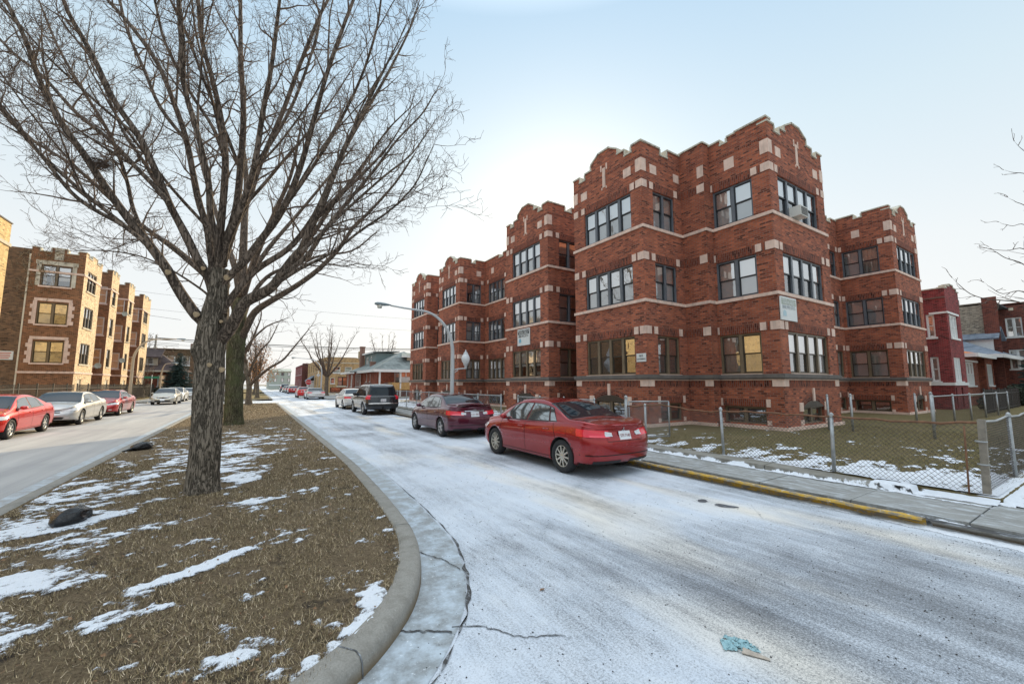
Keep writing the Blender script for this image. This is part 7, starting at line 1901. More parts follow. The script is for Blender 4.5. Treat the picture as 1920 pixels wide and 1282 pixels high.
h.wall((23.7,57),(1,0),16,.1,3.75,[],'brick_b'); h.wall((23.7,73),(0,1),9.5,.1,3.75,[],'brick_b')
h.roofpoly([[(13.3,55.2,3.75),(24.5,55.2,3.75),(19,60.8,6.7)],[(13.3,55.2,3.75),(19,60.8,6.7),(19,68.5,6.7),(13.3,74,3.75)],[(24.5,55.2,3.75),(24.5,74,3.75),(19,68.5,6.7),(19,60.8,6.7)],[(24.5,74,3.75),(13.3,74,3.75),(19,68.5,6.7)]], M['slate'])
t = h.trim('white_paint')
fbox(t, Facade((13.3,55.2),(0,-1),11.2), 0,11.2,-.15,.05,3.42,3.78); fbox(t, Facade((13.3,74),(-1,0),18.8), 0,18.75,-.15,.05,3.42,3.78)
h.roofpoly([[(12.3,65.4,3.72),(13.3,65.4,3.76),(13.3,73.4,3.76),(12.3,73.4,3.72)]], M['slate'], 'bay_roof'); fbox(t, Facade((12.3,73.4),(-1,0),8.0), 0,8,-.6,.04,3.40,3.71)
# front dormer with two little windows, side dormer and chimneys
D_ = h.wall((18.6,58.0),(0,-1),2.9,4.5,6.0,[(.75,1.4,4.8,5.7),(1.55,2.2,4.8,5.7)],'cream_paint'); h.win(D_,.75,1.4,4.8,5.7); h.win(D_,1.55,2.2,4.8,5.7)
h.roofpoly([[(17.6,57.3,5.75),(22.4,57.3,5.75),(21.5,60.5,6.5),(18.6,60.5,6.5)]], M['slate'], 'dormer_roof'); fbox(t, Facade((17.6,57.3),(0,-1),4.8), 0,4.8,-.1,.04,5.62,5.80)
S_ = h.wall((15.6,71),(-1,0),7,4.2,6.7,[(.8,2.6,4.9,6.2),(3.9,4.8,4.9,6.2)],'siding_teal'); h.win(S_,.8,2.6,4.9,6.2,2); h.win(S_,3.9,4.8,4.9,6.2)
h.wall((15.6,64),(0,-1),3.2,4.2,6.6,[],'siding_teal')
h.roofpoly([[(15.1,63.5,6.75),(19.2,63.5,6.95),(19.2,71.5,6.95),(15.1,71.5,6.75)]], M['slate'], 'dormer_roof'); fbox(t, Facade((15.1,71.5),(-1,0),8.0), 0,8,-.1,.03,6.55,6.78)
for (x,y,z0,z1) in ((15.2,71.2,3.4,7.9),(15.0,63.0,3.4,5.0)):
    mb = MB(); mb.box(x-.35,y-.35,z0,x+.35,y+.35,z1); mb.box(x-.42,y-.42,z1,x+.42,y+.42,z1+.15); mb.build('chimney', M['brick_b'], h.e)
# porch: white posts, plank rail, glazed enclosure
for x in (14.2,17.0,19.6): 
    mb = MB(); mb.box(x-.10,55.5,.12,x+.10,55.7,3.42); mb.build('porch_post', M['white_paint'], h.e)
mb = MB()
for k in range(16): mb.box(15.4+k*.5,55.52,1.18,15.88+k*.5,55.58,1.95)
mb.box(15.3,55.50,1.94,23.6,55.62,2.03); mb.box(15.3,55.45,1.02,23.6,56.9,1.17); mb.build('porch_rail', M['deck_wood'], h.e)
mb = MB()
for k in range(7): mb.box(13.6+k*.26,55.2,.12+k*.15,13.9+k*.26,56.6,.27+k*.15)
mb.build('porch_steps', M['deck_wood'], h.e)
mb = MB()
for x in (17.0,17.9,18.8,19.7,20.6,21.5,22.4): mb.box(x,56.2,1.2,x+.12,56.3,3.4)
mb.box(17.0,56.2,2.7,22.5,56.3,2.8)
for x in (17.0,17.9,18.8,19.7,20.6,21.5): mb.box(x+.12,56.22,1.2,x+.9,56.28,2.7)
mb.build('porch_glazing_frame', M['white_paint'], h.e)
mb = MB(); mb.face([(17.1,56.25,2.8),(22.4,56.25,2.8),(22.4,56.25,3.4),(17.1,56.25,3.4)]); mb.build('porch_pane', M['glass'], h.e)
h.close()
h = House('apartment_building', 'two storey tan brick flats behind the stop sign', 'building', 23)
F = h.wall((10.4,84),(0,-1),7.6,.1,6.4,[(2.3,3.6,3.9,5.1),(4.4,5.7,3.9,5.1),(1.9,2.7,1.9,3.0),(3.2,5.8,1.5,3.2),(1.9,5.8,.2,1.2)],'brick_tan')
h.win(F,2.3,3.6,3.9,5.1,1); h.win(F,4.4,5.7,3.9,5.1,1); h.win(F,1.9,2.7,1.9,3.0); h.win(F,3.2,5.8,1.5,3.2,3,'dark',None,.3); h.win(F,1.9,5.8,.2,1.2,2,'dark',None,.1)
fbox(h.trim('cream_paint'), F, 3.0, 6.0, -.03, .2, 1.25, 1.5); fbox(h.trim('stone_pale'), F, -.05,7.65,-.03,.08,5.75,5.95)
F2 = h.wall((10.4,104),(-1,0),20,.1,6.4,[(u,u+.9,z,z+1.5) for u in (2,6,10,14,17.5) for z in (1.6,4.2)],'brick_tan')
for u in (2,6,10,14,17.5):
    for z in (1.6,4.2): h.win(F2,u,u+.9,z,z+1.5,1,'dark','stone_pale')
h.wall((18,84),(1,0),20,.1,6.4,[],'brick_tan'); mc = h.trim('coping')
parapet(F.mb, mc, F, [(0,6.5),(1.2,6.9),(6.4,6.9),(7.6,6.5)], 6.4); h.roofpoly([[(10.5,84.1,6.3),(18,84.1,6.3),(18,104,6.3),(10.5,104,6.3)]], M['tar']); h.close()
h = House('apartment_building', 'tan brick flats with stepped gable and chimneys between bungalow and stop sign', 'building', 24)
F = h.wall((18.6,92),(0,-1),12,.1,6.8,[(1.0,2.2,4.2,5.6),(1.0,2.6,.3,2.6),(4.4,5.4,4.2,5.6),(4.4,5.4,1.5,2.9)],'brick_tan')
h.win(F,1.0,2.2,4.2,5.6); h.win(F,4.4,5.4,4.2,5.6); h.win(F,4.4,5.4,1.5,2.9); fbox(h.trim('cream_paint'), F, 1.0,2.6,-.12,-.06,.3,2.6); fbox(h.trim('white_paint'), F, .4,3.6,-.03,.7,2.75,2.95)
h.wall((18.6,110),(-1,0),18,.1,6.8,[],'brick_tan')
parapet(F.mb, h.trim('coping'), F, [(0,7.3),(2,7.3),(2,7.0),(5,7.0),(5,7.8),(8,7.8),(8,7.2),(12,7.2)], 6.8)
for x in (19.4,21.8): 
    mb = MB(); mb.box(x,94,6.7,x+1.0,95,9.0); mb.build('chimney', M['brick_tan'], h.e)
h.roofpoly([[(18.7,92.1,6.7),(30,92.1,6.7),(30,110,6.7),(18.7,110,6.7)]], M['tar']); h.close()
h = House('garage', 'small white garage with a grey roof beside the tan flats', 'garage', 25)
F = h.wall((9.7,92),(0,-1),1.9,.1,2.5,[],'white_paint'); F = h.wall((9.7,98),(-1,0),6,.1,2.5,[(3.2,5.6,.12,2.1)],'white_paint'); fbox(h.trim('sash'), F, 3.2,5.6,-.12,-.08,.12,2.1)
h.roofpoly([[(9.3,91.6,2.4),(9.3,98.3,2.4),(10.8,98.3,3.7),(10.8,91.6,3.7)]], M['blue_shingle']); h.close()
h = House('apartment_building', 'dark red brick flats seen edge on before the pale green block', 'building', 26)
F = h.wall((9.4,124),(-1,0),18,.1,6.3,[(u,u+1,z,z+1.6) for u in (2,5.5,9,12.5,15.5) for z in (1.4,4.0)],'brick_maroon')
for u in (2,5.5,9,12.5,15.5):
    for z in (1.4,4.0): h.win(F,u,u+1,z,z+1.6,1,'white')
h.wall((9.4,106),(0,-1),9,.1,6.6,[],'brick_dark'); h.roofpoly([[(9.4,106,6.2),(18,106,6.2),(18,124,6.2),(9.4,124,6.2)]], M['tar']); h.close()
h = House('apartment_building', 'pale green plain fronted block closing the right side of the street', 'building', 27)
hs = [(u,u+.8,z,z+1.1) for u in (1.3,3.3,5.1) for z in (2.6,4.5)]
F = h.wall((4.2,152),(0,-1),6.0,.1,5.9,hs,'siding_grey')
for (a,b,c_,d_) in hs: h.win(F,a,b,c_,d_,1,'dark',None,.3)
h.wall((4.2,180),(-1,0),28,.1,5.9,[],'siding_grey'); fbox(h.trim('white_paint'), F, 0,6,-.03,.05,1.3,1.7); fbox(h.trim('cream_paint'), F, -.2,6.2,-.03,.2,5.75,6.0)
h.roofpoly([[(4.0,151.7,5.95),(10.4,151.7,5.95),(10.4,156,6.9),(4.0,156,6.9)],[(4.0,156,6.9),(10.4,156,6.9),(10.4,180,6.9),(4.0,180,6.9)]], M['siding_grey']); h.close()

# ------------------------------------------------------------------ side street on the right: row house, bungalows, flats behind
h = House('row_house', 'narrow maroon brick two storey house with white windows beside the corner block', 'house', 31)
F = h.wall((37.4,7.0),(0,-1),3.35,.05,7.9,[(.50,2.45,4.80,6.32),(.50,2.25,1.98,3.52),(.2,.5,.3,1.6),(1.6,2.0,.3,1.6)],'brick_maroon')
h.win(F,.50,2.45,4.80,6.32,3); h.win(F,.50,2.25,1.98,3.52,3)
F2 = h.wall((37.4,12.0),(-1,0),5.0,.05,7.9,[(4.02,4.42,4.85,6.35),(4.02,4.42,1.98,3.55)],'brick_maroon')
h.win(F2,4.02,4.42,4.85,6.35); h.win(F2,4.02,4.42,1.98,3.55)
for FF, L in ((F,3.35),(F2,5.0)): fbox(h.trim('white_paint'), FF, -.04,L+.04,-.03,.06,1.72,1.90)
fbox(h.trim('white_paint'), F, -.05,2.7,-.03,.06,6.34,6.46); fbox(h.trim('white_paint'), F2, 4.2,5.05,-.03,.06,6.34,6.46)
h.wall((40.75,7.0),(1,0),13,.05,7.9,[],'brick_maroon'); h.wall((40.75,20),(0,1),3.35,.05,7.9,[],'brick_maroon')
parapet(F.mb, h.trim('coping'), F, [(0,8.02),(.5,8.02),(.5,8.2),(1.2,8.2),(1.2,8.35),(2.1,8.35),(2.1,8.2),(2.8,8.2),(2.8,8.02),(3.35,8.02)], 7.9)
parapet(F2.mb, h.trim('coping'), F2, [(0,7.98),(5.0,7.98)], 7.9)
fbox(h.trim('brick_dark'), F2, 0,5,-.02,.05,7.35,7.45)
h.roofpoly([[(37.5,7.1,7.8),(40.7,7.1,7.8),(40.7,20,7.8),(37.5,20,7.8)]], M['tar']); h.close()
h = House('bungalow', 'orange tiled brick bungalow with white bay windows beyond the maroon house', 'bungalow', 32)
F2 = h.wall((45.2,14),(-1,0),6.1,.05,4.0,[(4.85,5.75,1.75,3.45)],'brick_b'); h.win(F2,4.85,5.75,1.75,3.45,1,'white','white_paint',1.0)
F = h.wall((45.2,7.9),(0,-1),4.6,.05,4.0,[(.7,3.4,1.7,3.5)],'brick_b'); h.win(F,.7,3.4,1.7,3.5,3,'white','white_paint',1.0)
fbox(h.trim('white_paint'), F, .1,4.5,-.03,.07,3.52,3.66); fbox(h.trim('white_paint'), F2, 3.6,6.1,-.03,.06,3.52,3.66)
fbox(h.trim('stone_pale'), F, -.05,4.65,-.03,.06,.9,1.0)
h.roofpoly([[(44.4,7.0,4.05),(50.6,7.0,4.05),(47.5,10.5,5.0)],[(44.4,7.0,4.05),(47.5,10.5,5.0),(47.5,14,5.0),(44.4,14.5,4.05)],[(50.6,7.0,4.05),(50.6,14.5,4.05),(47.5,14,5.0),(47.5,10.5,5.0)]], M['orange_tile'])
fbox(h.trim('white_paint'), Facade((44.4,7.0),(0,-1),6.2), 0,6.2,-.15,.05,3.80,4.08); fbox(h.trim('white_paint'), Facade((44.4,14.5),(-1,0),7.5), 0,7.46,-.15,.05,3.80,4.08)
h.wall((49.8,7.9),(1,0),6,.05,4.0,[],'brick_b'); h.close()
h = House('bungalow', 'grey blue roofed bungalow with a white gabled dormer at the picture edge', 'bungalow', 33)
F2 = h.wall((51.8,16),(-1,0),8.2,.05,4.2,[(6.2,7.3,1.75,3.4)],'brick_b'); h.win(F2,6.2,7.3,1.75,3.4)
F = h.wall((51.8,7.8),(0,-1),9,.05,4.2,[(.6,2.8,1.7,3.5),(4.4,7.0,1.7,3.4)],'brick_b'); h.win(F,.6,2.8,1.7,3.5,3); h.win(F,4.4,7.0,1.7,3.4,2)
h.roofpoly([[(50.9,6.6,4.2),(62,6.6,4.2),(56.5,11,6.6)],[(50.9,6.6,4.2),(56.5,11,6.6),(56.5,17,6.6),(50.9,17,4.2)],[(62,6.6,4.2),(62,17,4.2),(56.5,17,6.6),(56.5,11,6.6)]], M['blue_shingle'])
fbox(h.trim('white_paint'), Facade((50.9,6.6),(0,-1),11.1), 0,11.1,-.15,.05,3.95,4.24); fbox(h.trim('white_paint'), Facade((50.9,17),(-1,0),10.4), 0,10.36,-.15,.05,3.95,4.24)
D_ = h.wall((54.6,7.6),(0,-1),2.6,4.6,5.9,[(.4,1.2,4.8,5.7),(1.4,2.2,4.8,5.7)],'white_paint'); h.win(D_,.4,1.2,4.8,5.7); h.win(D_,1.4,2.2,4.8,5.7)
h.wall((54.6,11),(-1,0),3.4,4.6,5.9,[],'white_paint')
h.roofpoly([[(54.2,7.2,5.8),(55.9,7.2,6.9),(55.9,12,6.9),(54.2,12,5.8)],[(55.9,7.2,6.9),(57.6,7.2,5.8),(57.6,12,5.8),(55.9,12,6.9)]], M['blue_shingle'], 'dormer_roof')
h.trim('white_paint').face([(54.6,7.58,5.9),(57.2,7.58,5.9),(55.9,7.58,6.75)]); h.close()
h = House('apartment_building', 'three storey flats with a grey common brick flank behind the bungalows', 'building', 34)
F2 = h.wall((55,22),(-1,0),14.2,.05,9.1,[],'brick_grey'); h.wall((54.9,8.05),(-1,0),.9,.05,9.5,[],'brick_dark')
mb = MB(); mb.box(55.3,9.6,9.0,56.2,10.4,9.7); mb.build('chimney', M['brick_grey'], h.e)
F = h.wall((55,7.15),(0,-1),.02,.05,9,[],'brick_dark'); h.roofpoly([[(55,7.2,9.0),(64,7.2,9.0),(64,22,9.0),(55,22,9.0)]], M['tar']); h.close()
h = House('apartment_building', 'dark red brick flats with pale plaques rising behind the grey flank', 'building', 35)
F2 = h.wall((60,8.45),(-1,0),4.2,.05,9.4,[(1.0,2.0,6.2,8.0),(1.0,2.0,3.2,5.0)],'brick_dark')
for z in (6.2,3.2): h.win(F2,1.0,2.0,z,z+1.8,2,'white','white_paint')
for u in (1.3,2.9): fplate(h.trim('stone_pale'), F2, u, u+.28, 8.7, 8.95, .02)
for u in (2.75,): fplate(h.trim('stone_pale'), F2, u, u+.28, 7.9, 8.2, .02)
h.wall((60,4.25),(0,-1),10,.05,9.4,[],'brick_dark'); h.roofpoly([[(60,4.3,9.3),(70,4.3,9.3),(70,8.4,9.3),(60,8.4,9.3)]], M['tar']); h.close()

# ------------------------------------------------------------------ fences
def chain_link(mb, A, B, z0, z1, pitch=.085, r=.0022, sag=None):
    """diagonal wires of a woven mesh between ground points A and B"""
    A = Vector((A[0],A[1],0)); B = Vector((B[0],B[1],0)); L = (B-A).length; d = (B-A)/L; H_ = z1-z0
    n = int((L+H_)/pitch)
    for i in range(n+1):
        for sg in (1,-1):
            s0 = i*pitch-H_ if sg > 0 else i*pitch; pts = []
            u0, u1 = s0, s0+H_*sg if sg > 0 else s0-H_
            a, b = (u0, z0), ((s0+H_) if sg > 0 else (s0-H_), z1)
            # clip to 0..L
            def clip(p, q):
                if p[0] == q[0]: return None
                t0, t1 = 0.0, 1.0; dx = q[0]-p[0]
                for lim, s_ in ((0,1),(L,-1)):
                    f0 = (p[0]-lim)*s_; f1 = (q[0]-lim)*s_
                    if f0 < 0 and f1 < 0: return None
                    if f0 < 0: t0 = max(t0, f0/(f0-f1))
                    elif f1 < 0: t1 = min(t1, f0/(f0-f1))
                if t1-t0 < .02: return None
                return [(p[0]+dx*t, p[1]+(q[1]-p[1])*t) for t in (t0,t1)]
            c = clip(a, b)
            if not c: continue
            pp = []
            for (u, z) in c:
                zz = z - (sag(u)*(z-z0)/H_ if sag else 0); q = A+d*u; pp.append((q.x,q.y,zz))
            mb.ring_tube(pp, r, 3, 0, False, False)
def fence_post(parent, x, y, z0, z1, r=.028, mat='galv', cap=True, lean=(0,0)):
    mb = MB(); mb.ring_tube([(x,y,z0),(x+lean[0],y+lean[1],z1)], r, 10)
    if cap: mb.lathe([(r*1.25,z1-.03),(r*1.25,z1+.01),(r*.7,z1+.04),(0,z1+.05)], 10, (x+lean[0],y+lean[1],0))
    return mb.build('post', M[mat], parent)
sagf = lambda u: .05*math.sin(u*1.1)**2 + .02*math.sin(u*3.1) + .03*math.exp(-((u-3.4)/.8)**2)
e = empty('chain_link_fence', 'sagging chain link fence along the lawn at the pavement, nearest the camera', 'fence', (9.12,1.5,.18))
L0, G0 = 9.12, 8.30
o = lambda x, y: (x-9.12, y-1.5)
mb = MB(); chain_link(mb, o(9.12,1.52), o(9.12,G0), .02, 1.04, .075, .0030, sagf); mb.build('chain_mesh', M['mesh_dark'], e)
mb = MB(); P_ = [(0+.012*math.sin(k*1.7),k*.2,1.05-sagf(k*.2)+.012*math.sin(k*2.3)) for k in range(35)]; mb.ring_tube(P_, .018, 8); mb.build('top_rail', M['rust'], e)
for y, ln in ((3.36,(.01,-.02)),(5.45,(0,.02)),(7.62,(0,0))): fence_post(e, 0, y-1.5, -.1, 1.05, .030, 'galv', True, ln)
fence_post(e, 0, G0-1.5, -.1, 1.25, .042)
mb = MB(); mb.box(-.04,-.04,-.12,.04,.04,1.10); mb.v = [(x+.02*(z+.1), y-.02*(z+.1), z) for (x,y,z) in mb.v]; mb.build('corner_post', M['wood_post'], e)
mb = MB()
for z in (.45,.78): mb.ring_tube([(.058*math.cos(t),.058*math.sin(t),z) for t in [k*math.pi/8 for k in range(16)]], .012, 5, 0, False, closed=True)
mb.build('clamp_band', M['galv'], e)
mb = MB(); mb.ring_tube([(-.10,.16,.0),(-.09,.15,.5),(-.08,.14,1.0)], .012, 6); mb.build('tension_bar', M['rust'], e)
# gate leaf standing ajar
e = empty('fence_gate', 'tubular chain link gate leaf standing open towards the brick bay', 'gate', (9.18,8.25,.18), 0)
gd_ = Vector((math.cos(R(-22)), math.sin(R(-22)), 0)); gl = 1.25
fr = [(0,0,.12),(gd_.x*gl,gd_.y*gl,.12),(gd_.x*gl,gd_.y*gl,1.12),(0,0,1.12)]
mb = MB()
for a, b in ((0,1),(1,2),(2,3),(3,0)): mb.ring_tube([fr[a],fr[b]], .021, 8)
mb.build('gate_frame', M['galv'], e)
mb = MB(); chain_link(mb, (0,0), (gd_.x*gl,gd_.y*gl), .13, 1.11, .075, .0020); mb.build('chain_mesh', M['galv'], e)
# fence continuing past the gate to the cross street
e = empty('chain_link_fence', 'chain link fence behind the red and plum cars, up to the open gate', 'fence', (9.12,9.6,.18))
mb = MB(); chain_link(mb, (0,0), (0,4.35), .02, 1.10, .085, .0024); mb.build('chain_mesh', M['galv'], e)
mb = MB(); mb.ring_tube([(0,0,1.12),(0,4.4,1.12)], .020, 8); mb.build('top_rail', M['galv'], e)
for y in (0,1.5,2.9,4.4): fence_post(e, 0, y, -.1, 1.15)
e = empty('chain_link_fence', 'pipe fence by the second apartment block beyond the gap at the plum saloon', 'fence', (9.12,15.35,.18))
mb = MB(); chain_link(mb, (0,0), (0,26), .02, 1.10, .16, .003); mb.build('chain_mesh', M['galv'], e)
mb = MB(); mb.ring_tube([(0,0,1.12),(0,26,1.12)], .022, 8); mb.build('top_rail', M['galv'], e)
for k in range(13): fence_post(e, 0, k*2.16, -.1, 1.15)
# along the side street
e = empty('chain_link_fence', 'chain link fence turning the corner along the side street', 'fence', (9.2,1.5,.18))
mb = MB(); chain_link(mb, (0.05,0), (11.5,.0), .02, 1.05, .075, .0024); mb.build('chain_mesh', M['mesh_dark'], e)
mb = MB(); mb.ring_tube([(k*.5,.01*math.sin(k*2),1.06-.03*math.sin(k*.8)**2) for k in range(24)], .016, 8); mb.build('top_rail', M['galv'], e)
for x in (2.1,4.4,6.8,9.2,11.5): fence_post(e, x, 0, -.1, 1.08, .03)
e = empty('chain_link_fence', 'low chain link fence between the corner lawn and the maroon house', 'fence', (21.8,4.7,.18))
mb = MB(); chain_link(mb, (0,0), (14,0), .02, 1.12, .15, .0024); mb.build('chain_mesh', M['mesh_dark'], e)
mb = MB(); mb.ring_tube([(0,0,1.15),(14,0,1.15)], .024, 8); mb.build('top_rail', M['galv'], e)
for x in (0,2.8,5.6,8.4,11.2,14): fence_post(e, x, 0, -.1, 1.18, .035)
# free standing poles on the lawn (old fence posts)
for x, y, h_, lab in ((17.4,6.45,1.22,'galvanised pole standing before the arched basement window'),(17.5,5.8,1.25,'galvanised pole beside the narrow recess of the corner block'),
                   (17.15,3.73,1.35,'tall galvanised pole in the lawn, right of the wing'),(23.6,5.62,1.2,'short galvanised pole near the wing basement window')):
    mb = MB(); mb.ring_tube([(0,0,-.1),(0,0,h_)], .036, 10); mb.lathe([(.042,h_-.02),(.042,h_+.01),(.02,h_+.04),(0,h_+.045)], 10)
    ob = mb.build('lawn_pole', M['galv']); ob.location = (x,y,.18); tag(ob, lab, 'pole')
def iron_fence(label, A, B, h_, z, gap=.14, loc_mat='fence_iron'):
    A = Vector((A[0],A[1],0)); B = Vector((B[0],B[1],0)); L = (B-A).length; d = (B-A)/L
    e = empty('iron_fence', label, 'fence', (A.x,A.y,z)); mb = MB()
    n = int(L/gap)
    for k in range(n+1):
        q = d*(k*gap); mb.box(q.x-.011,q.y-.011,.06,q.x+.011,q.y+.011,h_)
    for zz in (.18,h_-.28):
        a, b = d*0, d*L; nrm = Vector((-d.y,d.x,0))*.016
        mb.hull8([(a.x-nrm.x,a.y-nrm.y,zz),(b.x-nrm.x,b.y-nrm.y,zz),(b.x+nrm.x,b.y+nrm.y,zz),(a.x+nrm.x,a.y+nrm.y,zz),(a.x-nrm.x,a.y-nrm.y,zz+.04),(b.x-nrm.x,b.y-nrm.y,zz+.04),(b.x+nrm.x,b.y+nrm.y,zz+.04),(a.x+nrm.x,a.y+nrm.y,zz+.04)])
    mb.build('railing', M[loc_mat], e)
    for k in range(int(L/2.4)+1):
        q = d*min(L, k*2.4); mb = MB(); mb.box(q.x-.035,q.y-.035,-.05,q.x+.035,q.y+.035,h_+.08); mb.build('post', M[loc_mat], e)
iron_fence('dark iron railing in front of the apartment houses across the street', (-11.2,20), (-11.2,43), 1.65, .12)
iron_fence('dark iron railing continuing beside the stepped brown bays', (-11.2,43.6), (-11.2,72), 1.65, .12)
iron_fence('black iron railing before the maroon house and orange roofed bungalow', (33.5,5.2), (47,5.6), 1.35, .15)
# dark hedge at the side street
def bush(name, label, boxes, loc, n, size, seed, mat='hedge', cat='hedge'):
    e = empty(name, label, cat, loc); leaves(e, M[mat], n, boxes, size, seed).name = 'foliage'
    mb = MB()
    for (cx,cy,cz,rx,ry,rz) in boxes: mb.ring_tube([(cx,cy,-.05),(cx,cy,cz)], .03, 5)
    mb.build('stems', M['bark'], e); return e
bush('hedge', 'dark clipped hedge beside the bungalow with the grey blue roof', [(k*.9,0,.8,.75,.5,.8) for k in range(7)], (47.6,6.0,.15), 2600, .10, 81)
bush('shrub', 'dark evergreen shrub at the foot of the maroon house', [(0,0,.45,.5,.5,.5)], (38.9,5.9,.15), 400, .09, 82, 'hedge', 'shrub')
bush('hedge', 'dark clipped hedge before the gabled house beyond the cross street', [(k*1.1,0,.6,.8,.5,.6) for k in range(7)], (-16.6,72.5,.12), 1500, .14, 83)
M['gold_bush'] = plain('ochre_bush', (.34,.25,.08), .9, var=.4, scale=3)
bush('shrub', 'ochre winter shrub in front of the blue green spruce', [(0,0,.45,.9,.5,.45),(1.2,0,.35,.6,.5,.35)], (-9.4,68.5,.12), 700, .12, 84, 'gold_bush', 'shrub')
bush('shrub', 'rusty leafless shrub mass against the tan flats', [(0,0,1.6,1.2,1.0,1.7)], (20.0,89,.12), 900, .14, 85, 'vine', 'shrub')

# ------------------------------------------------------------------ street furniture
M['lamp_paint'] = plain('lamp_post_paint', (.52,.54,.55), .45, var=.08, scale=2); M['lamp_head'] = plain('lamp_head', (.22,.27,.29), .45, var=.1)
M['lamp_lens'] = plain('lamp_lens', (.66,.66,.60), .25, var=.1); M['globe'] = plain('frosted_globe', (.72,.74,.76), .2, var=.06, scale=8)
M['tan_paint'] = plain('tan_post_paint', (.46,.36,.25), .5, var=.1, scale=2)
def cobra_lamp(name, label, x, y, hz, arm, z=.12, globe=False, r=.075, mat='lamp_paint', sgn=-1, bend=1.0):
    """tapered post whose top bends over the road and carries a lamp head; sgn -1 reaches towards -X"""
    e = empty(name, label, 'street lamp', (x,y,z)); mb = MB()
    P_ = [(0,0,0),(0,0,hz*.3),(0,0,hz*.62)]
    for k in range(1, 11):
        t = (k/10)*math.pi/2*.93; P_.append((sgn*(arm*.50)*(1-math.cos(t)), 0, hz*.62+hz*.36*math.sin(t)))
    l = P_[-1]; P_ += [(sgn*arm*.75,0,l[2]+.05),(sgn*arm*.94,0,l[2]+.10)]
    n = len(P_); mb.ring_tube(P_, [r*(1-.62*(i/(n-1))) for i in range(n)], 12)
    mb.lathe([(r*1.9,0),(r*1.9,.05),(r*1.3,.12),(r*1.05,.4)], 14); mb.build('post', M[mat], e)
    hx, hzz = P_[-1][0], P_[-1][2]
    mb = MB(); mb.lathe([(.03,-.02),(.06,.06),(.10,.22),(.125,.42),(.12,.56),(.06,.66),(0,.68)], 14, (0,0,0), 'x')
    mb.v = [(hx+sgn*vx, vy, hzz+.02+vz*.62) for (vx,vy,vz) in mb.v]; mb.build('lamp_head', M['lamp_head'], e)
    mb = MB(); mb.lathe([(.10,0),(.105,-.06),(.085,-.14),(0,-.15)], 14, (hx+sgn*.46,0,hzz-.02)); mb.build('lens', M['lamp_lens'], e)
    if globe:
        g = add_empty_part('side_lantern', e)
        mb = MB(); bz = hz*.455
        mb.ring_tube([(0,0,bz+.02),(.22,-.16,bz+.08),(.42,-.30,bz+.10),(.50,-.36,bz+.10)], .026, 8); mb.ring_tube([(0,0,bz-.16),(.22,-.16,bz+.03)], .018, 6)
        mb.lathe([(.05,0),(.055,.12),(.10,.20),(.11,.24)], 14, (.50,-.36,bz+.08)); mb.build('bracket', M['lamp_paint'], g)
        mb = MB(); mb.lathe([(.10,.24),(.165,.33),(.195,.44),(.18,.55),(.125,.66)], 18, (.50,-.36,bz+.08)); mb.build('globe', M['globe'], g)
        mb = MB(); mb.lathe([(.115,.66),(.09,.74),(.03,.80),(.015,.88),(0,.90)], 16, (.50,-.36,bz+.08)); mb.build('finial', M['lamp_paint'], g)
    return e
cobra_lamp('street_lamp', 'white street lamp with curved arm and a side lantern in front of the brick blocks', 7.72, 17.4, 5.05, 3.1, globe=True, r=.095)
cobra_lamp('street_lamp', 'curved arm street lamp beyond the cross street beside the far bare tree', 8.0, 62.5, 5.25, 3.4, r=.10)
cobra_lamp('street_lamp', 'tan curved arm street lamp across the street in front of the brown bays', -8.9, 47.2, 5.75, 3.0, r=.12, mat='tan_paint', sgn=1)
cobra_lamp('street_lamp', 'small pale lamp post by the spruce across the far crossing', -9.2, 62.5, 4.15, .9, r=.09, mat='tan_paint', sgn=1)
# stop sign
e = empty('stop_sign', 'red octagonal stop sign on a thin post past the far crossing', 'road sign', (6.95+.75,68,.12))
mb = MB(); mb.box(-.03,-.03,0,.03,.03,3.2); mb.build('post', M['galv'], e)
M['sign_red'] = plain('stop_red', (.50,.02,.025), .4, var=.08)
def octo(r, y): return [(r*math.cos(math.pi/8+k*math.pi/4), y, 1.98+r*math.sin(math.pi/8+k*math.pi/4)) for k in range(8)]
mb = MB(); mb.face([(x-.75,y,z) for x,y,z in octo(.44,-.05)]); mb.face([(x-.75,y,z) for x,y,z in octo(.44,-.04)][::-1]); mb.build('border', M['signwhite'], e)
mb = MB(); mb.face([(x-.75,y,z) for x,y,z in octo(.405,-.055)]); mb.build('plate', M['sign_red'], e)
text_mesh('STOP', .30, M['signwhite'], 'lettering', e, Matrix.Translation((-.75,-.062,1.98)) @ Matrix.Rotation(math.pi/2,4,'X'))
mb = MB(); mb.box(-.75,-.035,1.9,0,-.01,2.06); mb.build('bracket', M['galv'], e)
# green street name plate across the road
e = empty('street_name_sign', 'green street name plate on a post before the gabled house', 'road sign', (-9.6,60,.12))
M['sign_green'] = plain('sign_green', (.03,.22,.12), .5, var=.1)
mb = MB(); mb.ring_tube([(0,0,0),(0,0,2.7)], .035, 8); mb.build('post', M['galv'], e)
mb = MB(); mb.box(-.65,-.02,2.3,.65,.02,2.55); mb.build('plate', M['sign_green'], e)
# no parking blades near the far lamp
e = empty('parking_sign', 'white diamond backed sign on the post right of the stop sign', 'road sign', (8.6,71,.12))
mb = MB(); mb.ring_tube([(0,0,0),(0,0,3.9)], .03, 8); mb.build('post', M['galv'], e)
mb = MB(); mb.hull8([(-.3,-.02,3.1),(0,-.02,2.8),(0,.0,2.8),(-.3,.0,3.1),(0,-.02,3.4),(.3,-.02,3.1),(.3,.0,3.1),(0,.0,3.4)]); mb.build('plate', M['signwhite'], e)
